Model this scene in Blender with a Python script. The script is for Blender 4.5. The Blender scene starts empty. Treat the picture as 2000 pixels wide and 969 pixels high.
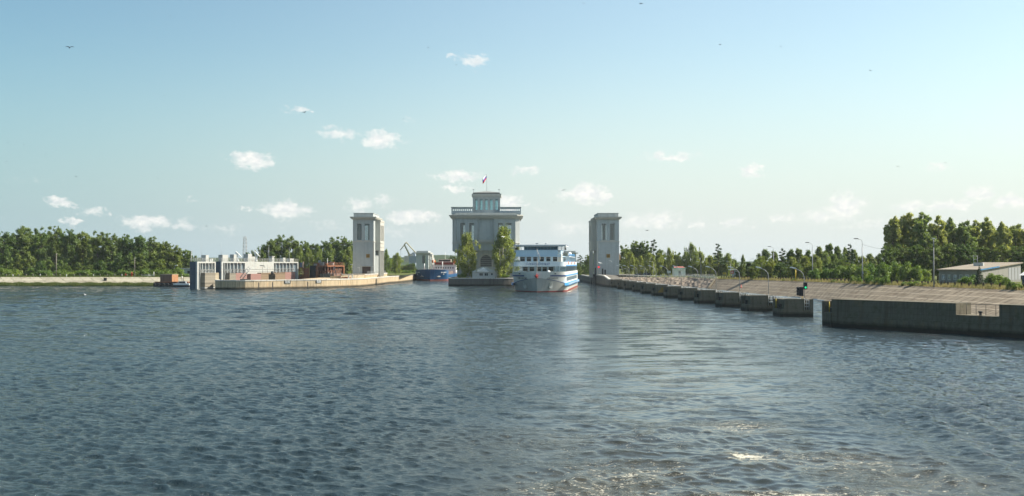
import bpy, math, random
import numpy as np
from mathutils import Vector, Matrix

random.seed(7)
RNG = np.random.default_rng(7)
C = bpy.context.scene.collection
SC = bpy.context.scene
R = math.radians

# ------------------------------------------------------------------ camera, sky, sun, exposure
CAM_H = 8.9
cam = bpy.data.objects.new('camera', bpy.data.cameras.new('camera'))
C.objects.link(cam)
cam.location = (0, 0, CAM_H)
cam.rotation_euler = (R(90.87), 0, R(-0.06))
cam.data.sensor_width = 36.0
cam.data.lens = 36.0
cam.data.clip_end = 20000
SC.camera = cam

SUN_AZ, SUN_EL = 84.0, 44.0          # azimuth from +Y towards +X
w = bpy.data.worlds.new('World'); SC.world = w
w.use_nodes = True
wt = w.node_tree; wt.nodes.clear()
def wn(t, **k):
    n = wt.nodes.new(t)
    for a, b in k.items(): setattr(n, a, b)
    return n
def wlink(a, b): wt.links.new(a, b)
def wmath(op, a, b=None, c=None, clamp=False):
    n = wn('ShaderNodeMath', operation=op, use_clamp=clamp)
    for i, v in enumerate((a, b, c)):
        if v is None: continue
        if isinstance(v, (int, float)): n.inputs[i].default_value = v
        else: wlink(v, n.inputs[i])
    return n.outputs[0]
def wvec(op, a, b=None, c=None):
    n = wn('ShaderNodeVectorMath', operation=op)
    for i, v in enumerate((a, b, c)):
        if v is None: continue
        if isinstance(v, (tuple, list)): n.inputs[i].default_value = v
        else: wlink(v, n.inputs[i])
    return n.outputs['Value'] if op in ('LENGTH', 'DOT_PRODUCT') else n.outputs[0]
sky = wn('ShaderNodeTexSky', sky_type='NISHITA')
sky.sun_disc = False
sky.sun_elevation = R(SUN_EL)
sky.sun_rotation = R(SUN_AZ)
sky.altitude = 100; sky.air_density = 1.25; sky.dust_density = 1.2; sky.ozone_density = 1.6
tint = wn('ShaderNodeMix', data_type='RGBA', blend_type='MULTIPLY')
tint.inputs[0].default_value = 1.0
wlink(sky.outputs[0], tint.inputs[6]); tint.inputs[7].default_value = (1.04, 1.05, 0.95, 1)
# clouds live in azimuth / elevation (radians): fair-weather cumulus at a distance
tc = wn('ShaderNodeTexCoord')
sep = wn('ShaderNodeSeparateXYZ'); wlink(tc.outputs['Generated'], sep.inputs[0])
az = wmath('ARCTAN2', sep.outputs[0], sep.outputs[1])
el = wmath('ARCSINE', sep.outputs[2])
# paler, milkier air low down; deeper blue away from the sun
sdot = wvec('DOT_PRODUCT', tc.outputs['Generated'], (math.sin(R(SUN_AZ)), math.cos(R(SUN_AZ)), 0))
away = wn('ShaderNodeMapRange', interpolation_type='SMOOTHSTEP'); wlink(sdot, away.inputs[0])
away.inputs[1].default_value = -.55; away.inputs[2].default_value = .30; away.inputs[3].default_value = 0; away.inputs[4].default_value = 1.0
awc = wn('ShaderNodeMix', data_type='RGBA'); wlink(away.outputs[0], awc.inputs[0]); awc.inputs[6].default_value = (.50, .66, .74, 1); awc.inputs[7].default_value = (1, 1, 1, 1)
low = wn('ShaderNodeMapRange', interpolation_type='SMOOTHSTEP'); wlink(el, low.inputs[0])
low.inputs[1].default_value = .22; low.inputs[2].default_value = -.03; low.inputs[3].default_value = 0; low.inputs[4].default_value = .92
milky = wn('ShaderNodeMix', data_type='RGBA'); wlink(low.outputs[0], milky.inputs[0]); wlink(tint.outputs[2], milky.inputs[6]); milky.inputs[7].default_value = (3.98, 4.50, 4.82, 1)
dim = wn('ShaderNodeMix', data_type='RGBA', blend_type='MULTIPLY'); dim.inputs[0].default_value = 1
wlink(milky.outputs[2], dim.inputs[6]); wlink(awc.outputs[2], dim.inputs[7])
ae = wn('ShaderNodeCombineXYZ'); wlink(az, ae.inputs[0]); wlink(el, ae.inputs[1])
nz = wn('ShaderNodeTexNoise'); nz.inputs['Scale'].default_value = 75; nz.inputs['Detail'].default_value = 6
nz.inputs['Roughness'].default_value = .62
st = wvec('MULTIPLY', ae.outputs[0], (1.0, 1.5, 1.0)); wlink(st, nz.inputs['Vector'])
off = wvec('SUBTRACT', nz.outputs['Color'], (.5, .5, .5))
warp = wvec('MULTIPLY_ADD', off, (.050, .020, 0), ae.outputs[0])
CLOUDS = [(925,119,52,20,.75),(890,110,26,6,.5),(582,214,38,14,.65),(660,262,70,20,.7),(742,274,60,26,.95),(790,276,14,8,.4),(492,313,66,24,1),
 (120,394,42,14,.8),(175,413,40,13,.6),(143,434,32,12,.7),(285,434,72,22,.9),(358,440,44,18,.55),(557,410,80,24,.9),(895,344,86,16,.85),
 (886,367,56,12,.75),(1027,334,62,12,.65),(1310,305,96,12,.7),(1145,380,88,30,1),(1185,384,20,26,.9),(1466,334,38,22,.95),(1836,325,46,12,.65),
 (700,402,50,30,.6),(750,392,48,20,.55),(805,424,104,22,.85),(995,400,44,34,.95),(1240,434,58,28,.7),(1290,432,74,30,.7),
 (1360,437,56,16,.6),(1440,436,50,18,.6),(1530,428,60,16,.6),(1650,404,66,42,.8),(1600,424,74,22,.65),(1780,404,58,18,.7),
 (1860,400,80,18,.75),(1915,378,44,22,.75),(1975,394,52,22,.85),(1110,446,84,30,.45),(640,440,80,16,.35),(440,446,80,16,.35),
 (480,408,16,8,.5),(372,388,14,7,.4),(1545,348,12,7,.4),(1175,302,18,6,.4),(215,413,14,9,.5),(1050,408,60,10,.35),(60,352,90,10,.2),(795,232,20,7,.35),
 (1700,440,120,18,.4),(1900,440,160,24,.4),(760,452,120,18,.35)]
acc = None
for (x, y, ww, hh, s) in CLOUDS:
    a_ = math.atan((x-998)/2000.0); e_ = math.atan((515-y)/2000.0*math.cos(a_))
    sx = 2000.0/(ww*.62); sy = 2000.0/(hh*.72)
    v = wvec('MULTIPLY_ADD', warp, (sx, sy, 0), (-a_*sx, -e_*sy, 0))
    l = wvec('LENGTH', v)
    m = wmath('MULTIPLY_ADD', l, -s, s*1.25)
    acc = m if acc is None else wmath('MAXIMUM', acc, m)
# a broken bank of small cumulus low all the way round the horizon
nb = wn('ShaderNodeTexNoise'); nb.inputs['Scale'].default_value = 9; nb.inputs['Detail'].default_value = 7; nb.inputs['Roughness'].default_value = .6
wlink(wvec('MULTIPLY', warp, (1.2, 5.0, 1)), nb.inputs['Vector'])
band = wmath('MULTIPLY', wmath('SMOOTH_MIN', wmath('MULTIPLY', el, 26.0), wmath('MULTIPLY_ADD', el, -14.0, 1.35), .2), 1.0, clamp=True)
bank = wmath('MULTIPLY', wmath('MULTIPLY_ADD', nb.outputs[0], 5.0, -2.75, clamp=True), wmath('MULTIPLY', band, .42), clamp=True)
acc = wmath('MAXIMUM', acc, bank)
n2 = wn('ShaderNodeTexNoise'); n2.inputs['Scale'].default_value = 190; n2.inputs['Detail'].default_value = 4
wlink(st, n2.inputs['Vector'])
csm = wn('ShaderNodeMapRange', interpolation_type='SMOOTHSTEP')
wlink(wmath('ADD', acc, wmath('MULTIPLY_ADD', n2.outputs[0], .9, -.45)), csm.inputs[0])
csm.inputs[1].default_value = .10; csm.inputs[2].default_value = .62
cm = wmath('MULTIPLY', csm.outputs[0], wmath('MULTIPLY_ADD', acc, .72, .18, clamp=True), clamp=True)
n3 = wn('ShaderNodeTexNoise'); n3.inputs['Scale'].default_value = 120; n3.inputs['Detail'].default_value = 3
wlink(wvec('ADD', st, (.004, .012, 0)), n3.inputs['Vector'])
ccol = wn('ShaderNodeMix', data_type='RGBA'); wlink(wmath('MULTIPLY_ADD', n3.outputs[0], 4.0, -1.5, clamp=True), ccol.inputs[0])
ccol.inputs[6].default_value = (4.9, 5.0, 5.0, 1); ccol.inputs[7].default_value = (6.1, 5.95, 5.65, 1)
mixc = wn('ShaderNodeMix', data_type='RGBA')
wlink(cm, mixc.inputs[0]); wlink(dim.outputs[2], mixc.inputs[6]); wlink(ccol.outputs[2], mixc.inputs[7])
bg = wn('ShaderNodeBackground'); wlink(mixc.outputs[2], bg.inputs[0]); bg.inputs[1].default_value = 0.098
wo = wn('ShaderNodeOutputWorld'); wlink(bg.outputs[0], wo.inputs[0])

sd = bpy.data.lights.new('sun', 'SUN'); sd.energy = 4.9; sd.angle = R(.53); sd.color = (1.0, .92, .78)
sun = bpy.data.objects.new('sun', sd); C.objects.link(sun)
sv = Vector((math.sin(R(SUN_AZ))*math.cos(R(SUN_EL)), math.cos(R(SUN_AZ))*math.cos(R(SUN_EL)), math.sin(R(SUN_EL))))
sun.rotation_euler = sv.to_track_quat('Z', 'Y').to_euler()
sun.location = (0, 0, 50)
SC.view_settings.view_transform = 'Standard'
SC.view_settings.look = 'None'
SC.view_settings.exposure = 0.88
SC.view_settings.gamma = 1.0
SC.view_settings.use_curve_mapping = False
SC.cycles.max_bounces = 6
SC.cycles.transparent_max_bounces = 10
SC.cycles.caustics_reflective = False
SC.cycles.caustics_refractive = False
SC.cycles.volume_bounces = 1

# ------------------------------------------------------------------ helpers
def L(x, d): return (x-998)/2000.0*d            # lateral metres of a bearing at distance d
def Z(y, d): return CAM_H-(y-515)/2000.0*d      # height of a sight line at distance d

def tag(o, label=None, cat=None, group=None, kind=None):
    if label: o['label'] = label
    if cat: o['category'] = cat
    if group: o['group'] = group
    if kind: o['kind'] = kind
    return o
def thing(name, label, cat, loc=(0,0,0), rz=0, group=None):
    o = bpy.data.objects.new(name, None); C.objects.link(o)
    o.empty_display_size = .5
    o.location = loc; o.rotation_euler = (0, 0, rz)
    return tag(o, label, cat, group)
def copy_tree(o, parent=None):
    c = o.copy(); C.objects.link(c)
    if parent: c.parent = parent
    for ch in list(KIDS.get(o.name, [])):
        copy_tree(ch, c)
    return c
KIDS = {}

class MB:
    """collects faces, builds ONE mesh object with a wall-aligned UV map"""
    def __init__(s): s.v = []; s.f = []; s.sm = []
    def face(s, pts, smooth=False):
        b = len(s.v); s.v += [tuple(p) for p in pts]; s.f.append(tuple(range(b, b+len(pts)))); s.sm.append(smooth)
    def box(s, x0, x1, y0, y1, z0, z1, M=None):
        b = len(s.v)
        p = [(x0,y0,z0),(x1,y0,z0),(x1,y1,z0),(x0,y1,z0),(x0,y0,z1),(x1,y0,z1),(x1,y1,z1),(x0,y1,z1)]
        if M is not None: p = [tuple(M @ Vector(q)) for q in p]
        s.v += p
        for q in ((0,3,2,1),(4,5,6,7),(0,1,5,4),(1,2,6,5),(2,3,7,6),(3,0,4,7)):
            s.f.append(tuple(b+i for i in q)); s.sm.append(False)
        return s
    def cbox(s, c, sz, M=None):
        return s.box(c[0]-sz[0]/2, c[0]+sz[0]/2, c[1]-sz[1]/2, c[1]+sz[1]/2, c[2]-sz[2]/2, c[2]+sz[2]/2, M)
    def prism(s, poly, z0, z1, top=None):
        """poly counter-clockwise xy; z1 may be a list per vertex"""
        n = len(poly); b = len(s.v)
        zt = z1 if isinstance(z1, (list, tuple)) else [z1]*n
        tp = top or poly
        s.v += [(p[0], p[1], z0) for p in poly]+[(p[0], p[1], z) for p, z in zip(tp, zt)]
        s.f.append(tuple(b+i for i in reversed(range(n)))); s.sm.append(False)
        s.f.append(tuple(b+n+i for i in range(n))); s.sm.append(False)
        for i in range(n):
            j = (i+1) % n
            s.f.append((b+i, b+j, b+n+j, b+n+i)); s.sm.append(False)
        return s
    def tube(s, pts, r, n=6, r2=None, cap=True):
        pts = [Vector(p) for p in pts]; m = len(pts); b = len(s.v)
        for i, p in enumerate(pts):
            t = (pts[min(i+1, m-1)]-pts[max(i-1, 0)]).normalized()
            a = Vector((0,0,1)) if abs(t.z) < .9 else Vector((1,0,0))
            u = t.cross(a).normalized(); v = t.cross(u)
            rr = r if r2 is None else r+(r2-r)*i/(m-1)
            for k in range(n):
                an = 2*math.pi*k/n
                s.v.append(tuple(p+u*math.cos(an)*rr+v*math.sin(an)*rr))
        for i in range(m-1):
            for k in range(n):
                j = (k+1) % n
                s.f.append((b+i*n+k, b+i*n+j, b+(i+1)*n+j, b+(i+1)*n+k)); s.sm.append(True)
        if cap:
            s.f.append(tuple(b+k for k in reversed(range(n)))); s.sm.append(False)
            s.f.append(tuple(b+(m-1)*n+k for k in range(n))); s.sm.append(False)
        return s
    def lathe(s, c, prof, n=12):
        """prof: list of (r, z)"""
        b = len(s.v); m = len(prof)
        for r, z in prof:
            for k in range(n):
                a = 2*math.pi*k/n
                s.v.append((c[0]+r*math.cos(a), c[1]+r*math.sin(a), c[2]+z))
        for i in range(m-1):
            for k in range(n):
                j = (k+1) % n
                s.f.append((b+i*n+k, b+i*n+j, b+(i+1)*n+j, b+(i+1)*n+k)); s.sm.append(True)
        s.f.append(tuple(b+k for k in reversed(range(n)))); s.sm.append(False)
        s.f.append(tuple(b+(m-1)*n+k for k in range(n))); s.sm.append(False)
        return s
    def wall(s, x0, x1, z0, z1, y0, th, holes=(), axis='x', at=None):
        """wall panel with real openings. axis 'x': spans x, thickness y0..y0+th. axis 'y': spans y, thickness in x."""
        xs = sorted(set([x0, x1]+[h[0] for h in holes]+[h[1] for h in holes]))
        zs = sorted(set([z0, z1]+[h[2] for h in holes]+[h[3] for h in holes]))
        def solid(i, j):
            if i < 0 or j < 0 or i >= len(xs)-1 or j >= len(zs)-1: return False
            cx = (xs[i]+xs[i+1])/2; cz = (zs[j]+zs[j+1])/2
            return not any(h[0] < cx < h[1] and h[2] < cz < h[3] for h in holes)
        def P(a, t, z): return (a, t, z) if axis == 'x' else (t, a, z)
        def q(*p): s.face(p if axis == 'x' else p[::-1])
        ya, yb = y0, y0+th
        for i in range(len(xs)-1):
            for j in range(len(zs)-1):
                if not solid(i, j): continue
                a, b, c, d = xs[i], xs[i+1], zs[j], zs[j+1]
                q(P(a,ya,c), P(b,ya,c), P(b,ya,d), P(a,ya,d))
                q(P(b,yb,c), P(a,yb,c), P(a,yb,d), P(b,yb,d))
                if not solid(i-1, j): q(P(a,yb,c), P(a,ya,c), P(a,ya,d), P(a,yb,d))
                if not solid(i+1, j): q(P(b,ya,c), P(b,yb,c), P(b,yb,d), P(b,ya,d))
                if not solid(i, j-1): q(P(a,yb,c), P(b,yb,c), P(b,ya,c), P(a,ya,c))
                if not solid(i, j+1): q(P(a,ya,d), P(b,ya,d), P(b,yb,d), P(a,yb,d))
        return s
    def rail(s, pts, h=1.0, n=2, r=.03, post=2.0):
        """handrail along a polyline of floor points"""
        for k in range(n):
            z = h*(k+1)/n
            for a, b in zip(pts[:-1], pts[1:]):
                s.tube([(a[0],a[1],a[2]+z), (b[0],b[1],b[2]+z)], r, 4)
        for a, b in zip(pts[:-1], pts[1:]):
            d = math.dist(a, b); m = max(1, round(d/post))
            for i in range(m+1):
                t = i/m; p = [a[j]+(b[j]-a[j])*t for j in range(3)]
                s.tube([p, (p[0], p[1], p[2]+h)], r, 4)
        return s
    def build(s, name, mat, parent=None, loc=None, rz=None):
        me = bpy.data.meshes.new(name)
        me.from_pydata(s.v, [], s.f)
        me.polygons.foreach_set('use_smooth', s.sm)
        me.materials.append(mat)
        uv = me.uv_layers.new(name='UVMap')
        n = len(me.loops)
        co = np.empty(len(me.vertices)*3); me.vertices.foreach_get('co', co); co = co.reshape(-1, 3)
        li = np.empty(n, dtype=np.int32); me.loops.foreach_get('vertex_index', li)
        nor = np.empty(len(me.polygons)*3); me.polygons.foreach_get('normal', nor); nor = nor.reshape(-1, 3)
        tot = np.empty(len(me.polygons), dtype=np.int32); me.polygons.foreach_get('loop_total', tot)
        ln = np.repeat(nor, tot, axis=0); p = co[li]
        flat = np.abs(ln[:, 2]) > .95
        t = np.stack([-ln[:, 1], ln[:, 0], np.zeros(n)], 1)
        t[flat] = (1, 0, 0)
        t /= np.maximum(np.linalg.norm(t, axis=1, keepdims=True), 1e-9)
        b = np.cross(ln, t)
        uvs = np.stack([(p*t).sum(1), (p*b).sum(1)], 1).astype(np.float32)
        uv.data.foreach_set('uv', uvs.ravel())
        me.update()
        o = bpy.data.objects.new(name, me); C.objects.link(o)
        if parent:
            o.parent = parent; KIDS.setdefault(parent.name, []).append(o)
        if loc: o.location = loc
        if rz is not None: o.rotation_euler = (0, 0, rz)
        return o

# ------------------------------------------------------------------ materials
MATS = {}
class NT:
    def __init__(s, name):
        s.m = bpy.data.materials.new(name); s.m.use_nodes = True; s.t = s.m.node_tree; s.t.nodes.clear()
        s.out = s.n('ShaderNodeOutputMaterial')
    def n(s, t, **k):
        n = s.t.nodes.new(t)
        for a, b in k.items(): setattr(n, a, b)
        return n
    def put(s, v, sock):
        if isinstance(v, bpy.types.NodeSocket): s.t.links.new(v, sock)
        elif isinstance(v, (tuple, list)) and len(v) == 3 and sock.type == 'RGBA': sock.default_value = (*v, 1)
        else: sock.default_value = v
    def math(s, op, a, b=None, c=None, clamp=False):
        n = s.n('ShaderNodeMath', operation=op, use_clamp=clamp)
        for i, v in enumerate((a, b, c)):
            if v is not None: s.put(v, n.inputs[i])
        return n.outputs[0]
    def mix(s, f, a, b, bt='MIX'):
        n = s.n('ShaderNodeMix', data_type='RGBA', blend_type=bt)
        s.put(f, n.inputs[0]); s.put(a, n.inputs[6]); s.put(b, n.inputs[7]); return n.outputs[2]
    def noise(s, vec, scale, detail=4, rough=.55):
        n = s.n('ShaderNodeTexNoise'); s.put(scale, n.inputs['Scale']); n.inputs['Detail'].default_value = detail
        n.inputs['Roughness'].default_value = rough
        if vec is not None: s.put(vec, n.inputs['Vector'])
        return n.outputs[0]
    def vmul(s, v, k):
        n = s.n('ShaderNodeVectorMath', operation='MULTIPLY'); s.put(v, n.inputs[0]); n.inputs[1].default_value = k; return n.outputs[0]
    def ramp(s, v, a, b):
        return s.n_map(v, a, b)
    def n_map(s, v, a, b):
        n = s.n('ShaderNodeMapRange', clamp=True); s.put(v, n.inputs[0]); n.inputs[1].default_value = a; n.inputs[2].default_value = b
        return n.outputs[0]
    def uv(s): return s.n('ShaderNodeTexCoord').outputs['UV']
    def obj(s): return s.n('ShaderNodeTexCoord').outputs['Object']
    def pos(s): return s.n('ShaderNodeNewGeometry').outputs['Position']
    def bsdf(s, col, rough=.8, metal=0, bump=None, bstr=.3, bdist=.05, spec=.4):
        b = s.n('ShaderNodeBsdfPrincipled'); s.put(col, b.inputs['Base Color']); s.put(rough, b.inputs['Roughness'])
        b.inputs['Metallic'].default_value = metal; b.inputs['Specular IOR Level'].default_value = spec
        if bump is not None:
            n = s.n('ShaderNodeBump'); n.inputs['Strength'].default_value = bstr; n.inputs['Distance'].default_value = bdist
            s.put(bump, n.inputs['Height']); s.t.links.new(n.outputs[0], b.inputs['Normal'])
        return b.outputs[0]
    def done(s, sh): s.t.links.new(sh, s.out.inputs[0]); return s.m

def paint(name, col, rough=.45, var=.12, scale=.6, metal=0, streak=.15, rust=0.0, rustcol=(.20,.075,.03)):
    """weathered painted or plain surface: patchy tone, vertical runs, optional rust"""
    if name in MATS: return MATS[name]
    t = NT(name); uv = t.uv()
    n1 = t.noise(uv, scale, 5); n2 = t.noise(t.vmul(uv, (2.2, .16, 1)), 1.0, 4)
    c = t.mix(n1, tuple(x*(1-var) for x in col), tuple(min(1, x*(1+var)) for x in col))
    c = t.mix(t.math('MULTIPLY', t.n_map(n2, .45, .75), streak), c, tuple(x*.45 for x in col))
    if rust:
        r = t.n_map(t.noise(uv, scale*2.3, 8, .7), .62-rust*.35, .70-rust*.2)
        c = t.mix(r, c, t.mix(t.noise(uv, 6), rustcol, tuple(x*1.9 for x in rustcol)))
    m = t.done(t.bsdf(c, rough, metal, bump=t.noise(uv, 8, 4), bstr=.12, bdist=.02))
    MATS[name] = m; return m

def concrete(name, col, dark=.5, ju=6.0, jv=1.0, wet=True, warm=(1,1,1), stain=.5, moss=0.0):
    if name in MATS: return MATS[name]
    t = NT(name); uv = t.uv(); pos = t.pos()
    big = t.noise(uv, .22, 5, .6); fine = t.noise(uv, 3.0, 6, .65)
    c = t.mix(big, tuple(a*b*.72 for a, b in zip(col, warm)), tuple(min(1, a*b*1.18) for a, b in zip(col, warm)))
    c = t.mix(t.math('MULTIPLY', fine, .35), c, tuple(x*.55 for x in col))
    st = t.noise(t.vmul(uv, (1.5, .10, 1)), 1.0, 6, .65)
    c = t.mix(t.math('MULTIPLY', t.n_map(st, .48, .68), stain), c, tuple(x*dark*.6 for x in col))
    st2 = t.noise(t.vmul(uv, (.7, .3, 1)), 1.3, 5, .6)
    c = t.mix(t.math('MULTIPLY', t.n_map(st2, .56, .72), stain*.8), c, (col[0]*1.05, col[1]*.80, col[2]*.52))
    s2 = t.n('ShaderNodeSeparateXYZ'); t.put(uv, s2.inputs[0])
    if ju:
        fu = t.math('ABSOLUTE', t.math('SUBTRACT', t.math('FRACT', t.math('DIVIDE', s2.outputs[0], ju)), .5))
        j = t.n_map(fu, .5-.09/ju, .5-.03/ju)
        c = t.mix(t.math('MULTIPLY', j, .8), c, tuple(x*.16 for x in col))
    if jv:
        fv = t.math('ABSOLUTE', t.math('SUBTRACT', t.math('FRACT', t.math('DIVIDE', s2.outputs[1], jv)), .5))
        j = t.n_map(fv, .5-.05/jv, .5-.01/jv)
        c = t.mix(t.math('MULTIPLY', j, .38), c, tuple(x*.4 for x in col))
    if moss:
        mo = t.n_map(t.noise(uv, .9, 6, .7), .62-moss*.3, .72)
        c = t.mix(t.math('MULTIPLY', mo, .7), c, (.05, .06, .025))
    if moss:
        ef = t.math('MULTIPLY', t.n_map(t.noise(t.vmul(uv, (1.0, .35, 1)), 1.6, 7, .75), .60, .70), .55)
        c = t.mix(ef, c, (.30, .29, .25))
        ru = t.math('MULTIPLY', t.n_map(t.noise(t.vmul(uv, (.5, .30, 1)), .9, 6, .7), .60, .74), .6)
        c = t.mix(ru, c, (.22, .12, .04))
    if wet:
        sp = t.n('ShaderNodeSeparateXYZ'); t.put(pos, sp.inputs[0])
        zz = t.math('MULTIPLY_ADD', t.noise(uv, 1.2, 4), -.5, t.math('ADD', sp.outputs[2], .05))
        wt_ = t.n_map(zz, .75, .25)
        c = t.mix(t.math('MULTIPLY', wt_, .9), c, (.018, .018, .014))
    m = t.done(t.bsdf(c, .9, 0, bump=t.math('ADD', fine, t.math('MULTIPLY', st, .5)), bstr=.5, bdist=.06, spec=.25))
    MATS[name] = m; return m

def masonry(name, col, bw=1.2, bh=.45, mortar=.035, var=.05):
    """large facing slabs in rows"""
    if name in MATS: return MATS[name]
    t = NT(name); uv = t.uv()
    br = t.n('ShaderNodeTexBrick'); t.put(uv, br.inputs['Vector'])
    br.inputs['Scale'].default_value = 1; br.inputs['Brick Width'].default_value = bw; br.inputs['Row Height'].default_value = bh
    br.inputs['Mortar Size'].default_value = mortar; br.inputs['Mortar Smooth'].default_value = .3; br.inputs['Bias'].default_value = -.1
    t.put(tuple(x*(1+var) for x in col), br.inputs['Color1']); t.put(tuple(x*(1-var) for x in col), br.inputs['Color2'])
    t.put(tuple(x*.74 for x in col), br.inputs['Mortar'])
    n1 = t.noise(uv, .25, 6, .6); st = t.noise(t.vmul(uv, (1.1, .07, 1)), 1.0, 5, .6)
    c = t.mix(t.math('MULTIPLY', n1, .35), br.outputs[0], tuple(x*.6 for x in col))
    c = t.mix(t.math('MULTIPLY', t.n_map(st, .5, .72), .45), c, tuple(x*.45 for x in col))
    m = t.done(t.bsdf(c, .85, 0, bump=t.noise(uv, 5, 5), bstr=.25, bdist=.03, spec=.25))
    MATS[name] = m; return m

def planks(name, col, pitch=.35, horiz=True, var=.35):
    if name in MATS: return MATS[name]
    t = NT(name); uv = t.uv()
    s2 = t.n('ShaderNodeSeparateXYZ'); t.put(uv, s2.inputs[0])
    a = s2.outputs[1] if horiz else s2.outputs[0]
    k = t.math('DIVIDE', a, pitch); f = t.math('ABSOLUTE', t.math('SUBTRACT', t.math('FRACT', k), .5))
    idx = t.math('FLOOR', k)
    wnz = t.n('ShaderNodeTexWhiteNoise', noise_dimensions='1D'); t.put(idx, wnz.inputs['W'])
    gr = t.noise(t.vmul(uv, (.5, 6, 1) if horiz else (6, .5, 1)), 1.5, 5)
    c = t.mix(wnz.outputs[0], tuple(x*(1-var) for x in col), tuple(x*(1+var) for x in col))
    c = t.mix(t.math('MULTIPLY', gr, .4), c, tuple(x*.5 for x in col))
    c = t.mix(t.n_map(f, .42, .47), c, tuple(x*.15 for x in col))
    m = t.done(t.bsdf(c, .85)); MATS[name] = m; return m

def glass(name, tintc=(.45,.5,.5), refl=.18, dark=False):
    if name in MATS: return MATS[name]
    t = NT(name)
    lw = t.n('ShaderNodeLayerWeight'); lw.inputs['Blend'].default_value = .25
    gl = t.n('ShaderNodeBsdfGlossy'); gl.inputs['Roughness'].default_value = .04; t.put((.9,.9,.9), gl.inputs['Color'])
    if dark:
        o = t.n('ShaderNodeBsdfDiffuse'); t.put(tintc, o.inputs['Color'])
    else:
        o = t.n('ShaderNodeBsdfTransparent'); t.put(tintc, o.inputs['Color'])
    mx = t.n('ShaderNodeMixShader'); t.put(t.math('ADD', t.math('MULTIPLY', lw.outputs['Fresnel'], .6), refl, clamp=True), mx.inputs[0])
    t.t.links.new(o.outputs[0], mx.inputs[1]); t.t.links.new(gl.outputs[0], mx.inputs[2])
    m = t.done(mx.outputs[0]); MATS[name] = m; return m

def foliage(name, a, b, trans=.35):
    if name in MATS: return MATS[name]
    t = NT(name); oi = t.n('ShaderNodeObjectInfo')
    n1 = t.noise(t.obj(), .5, 3); n2 = t.noise(t.obj(), 2.6, 2)
    f = t.n_map(t.math('ADD', t.math('MULTIPLY', n1, .6), t.math('MULTIPLY', n2, .4)), .40, .62)
    c = t.mix(f, a, b)
    h = t.mix(oi.outputs['Random'], (.66, .84, .74), (1.34, 1.22, 1.12))
    c = t.mix(1.0, c, h, 'MULTIPLY')
    d = t.n('ShaderNodeBsdfDiffuse'); t.put(c, d.inputs['Color'])
    tr = t.n('ShaderNodeBsdfTranslucent'); t.put(t.mix(1.0, c, (1.5, 1.5, .7), 'MULTIPLY'), tr.inputs['Color'])
    gl = t.n('ShaderNodeBsdfGlossy'); gl.inputs['Roughness'].default_value = .55; t.put((.5, .55, .5), gl.inputs['Color'])
    mx = t.n('ShaderNodeMixShader'); mx.inputs[0].default_value = trans
    t.t.links.new(d.outputs[0], mx.inputs[1]); t.t.links.new(tr.outputs[0], mx.inputs[2])
    m2 = t.n('ShaderNodeMixShader'); m2.inputs[0].default_value = .06
    t.t.links.new(mx.outputs[0], m2.inputs[1]); t.t.links.new(gl.outputs[0], m2.inputs[2])
    m = t.done(m2.outputs[0]); MATS[name] = m; return m

def emit(name, col, s):
    t = NT(name); e = t.n('ShaderNodeEmission'); t.put(col, e.inputs[0]); e.inputs[1].default_value = s
    return t.done(e.outputs[0])

M_STONE = masonry('facing_stone', (.43, .465, .46))
M_STONE_L = paint('smooth_render', (.46, .45, .40), .85, .1, .3, streak=.3)
M_FRAME = paint('window_frame_paint', (.34, .35, .33), .6, .08)
M_GLASS = glass('window_glass', (.80, .85, .86), .03)
M_GLASS_D = glass('dark_glass', (.012, .018, .02), .015, dark=True)
M_WHITE = paint('white_paint', (.72, .73, .70), .4, .05, .4, streak=.12)
M_BLUEP = paint('pale_blue_paint', (.48, .60, .68), .4, .05, .4, streak=.1)
M_NAVY = paint('navy_paint', (.015, .06, .22), .4, .1)
M_SKYB = paint('bright_blue_paint', (.06, .30, .62), .4, .06)
M_GREY = paint('grey_paint', (.42, .43, .41), .5, .08)
M_DARK = paint('dark_metal', (.03, .032, .035), .6, .2)
M_STEEL = paint('galvanised_steel', (.30, .31, .31), .5, .1, metal=0)
M_CONC = concrete('quay_concrete', (.54, .43, .285), .5, 7.0, .9, stain=.85)
M_CONC_D = concrete('dark_concrete', (.165, .145, .105), .5, 0, .75, stain=.7, moss=.35)
M_CONC_W = concrete('wall_concrete', (.16, .15, .13), .5, 6.0, 1.0, stain=.6)
M_COPE = concrete('pale_coping', (.62, .60, .54), .6, 3.0, 0, wet=False, stain=.25)
M_TARM = concrete('tarmac', (.16, .155, .14), .6, 0, 0, wet=False, stain=.2)
M_RED = paint('red_paint', (.45, .035, .02), .5, .15)
M_ORANGE = paint('orange_paint', (.72, .16, .03), .5, .12)
M_YEL = paint('yellow_paint', (.62, .44, .03), .5, .12)
M_GOLD = paint('gilded_bronze', (.42, .25, .04), .5, .35, 3)
# ------------------------------------------------------------------ ground, banks
def ground_mat(name, a, b, c3, scale=.15):
    t = NT(name); p = t.pos()
    n1 = t.noise(p, scale, 6, .6); n2 = t.noise(p, scale*9, 5, .6)
    c = t.mix(t.n_map(n1, .35, .65), a, b); c = t.mix(t.math('MULTIPLY', t.n_map(n2, .4, .7), .6), c, c3)
    return t.done(t.bsdf(c, .95, bump=n2, bstr=.8, bdist=.2, spec=.1))
M_GRASS = ground_mat('grass_soil', (.055, .085, .022), (.11, .12, .035), (.15, .135, .05))
M_BED = ground_mat('river_bed', (.05, .045, .03), (.07, .06, .04), (.04, .035, .02))
M_HILL = ground_mat('wooded_hillside', (.028, .050, .022), (.045, .07, .03), (.018, .03, .016), .02)

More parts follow.
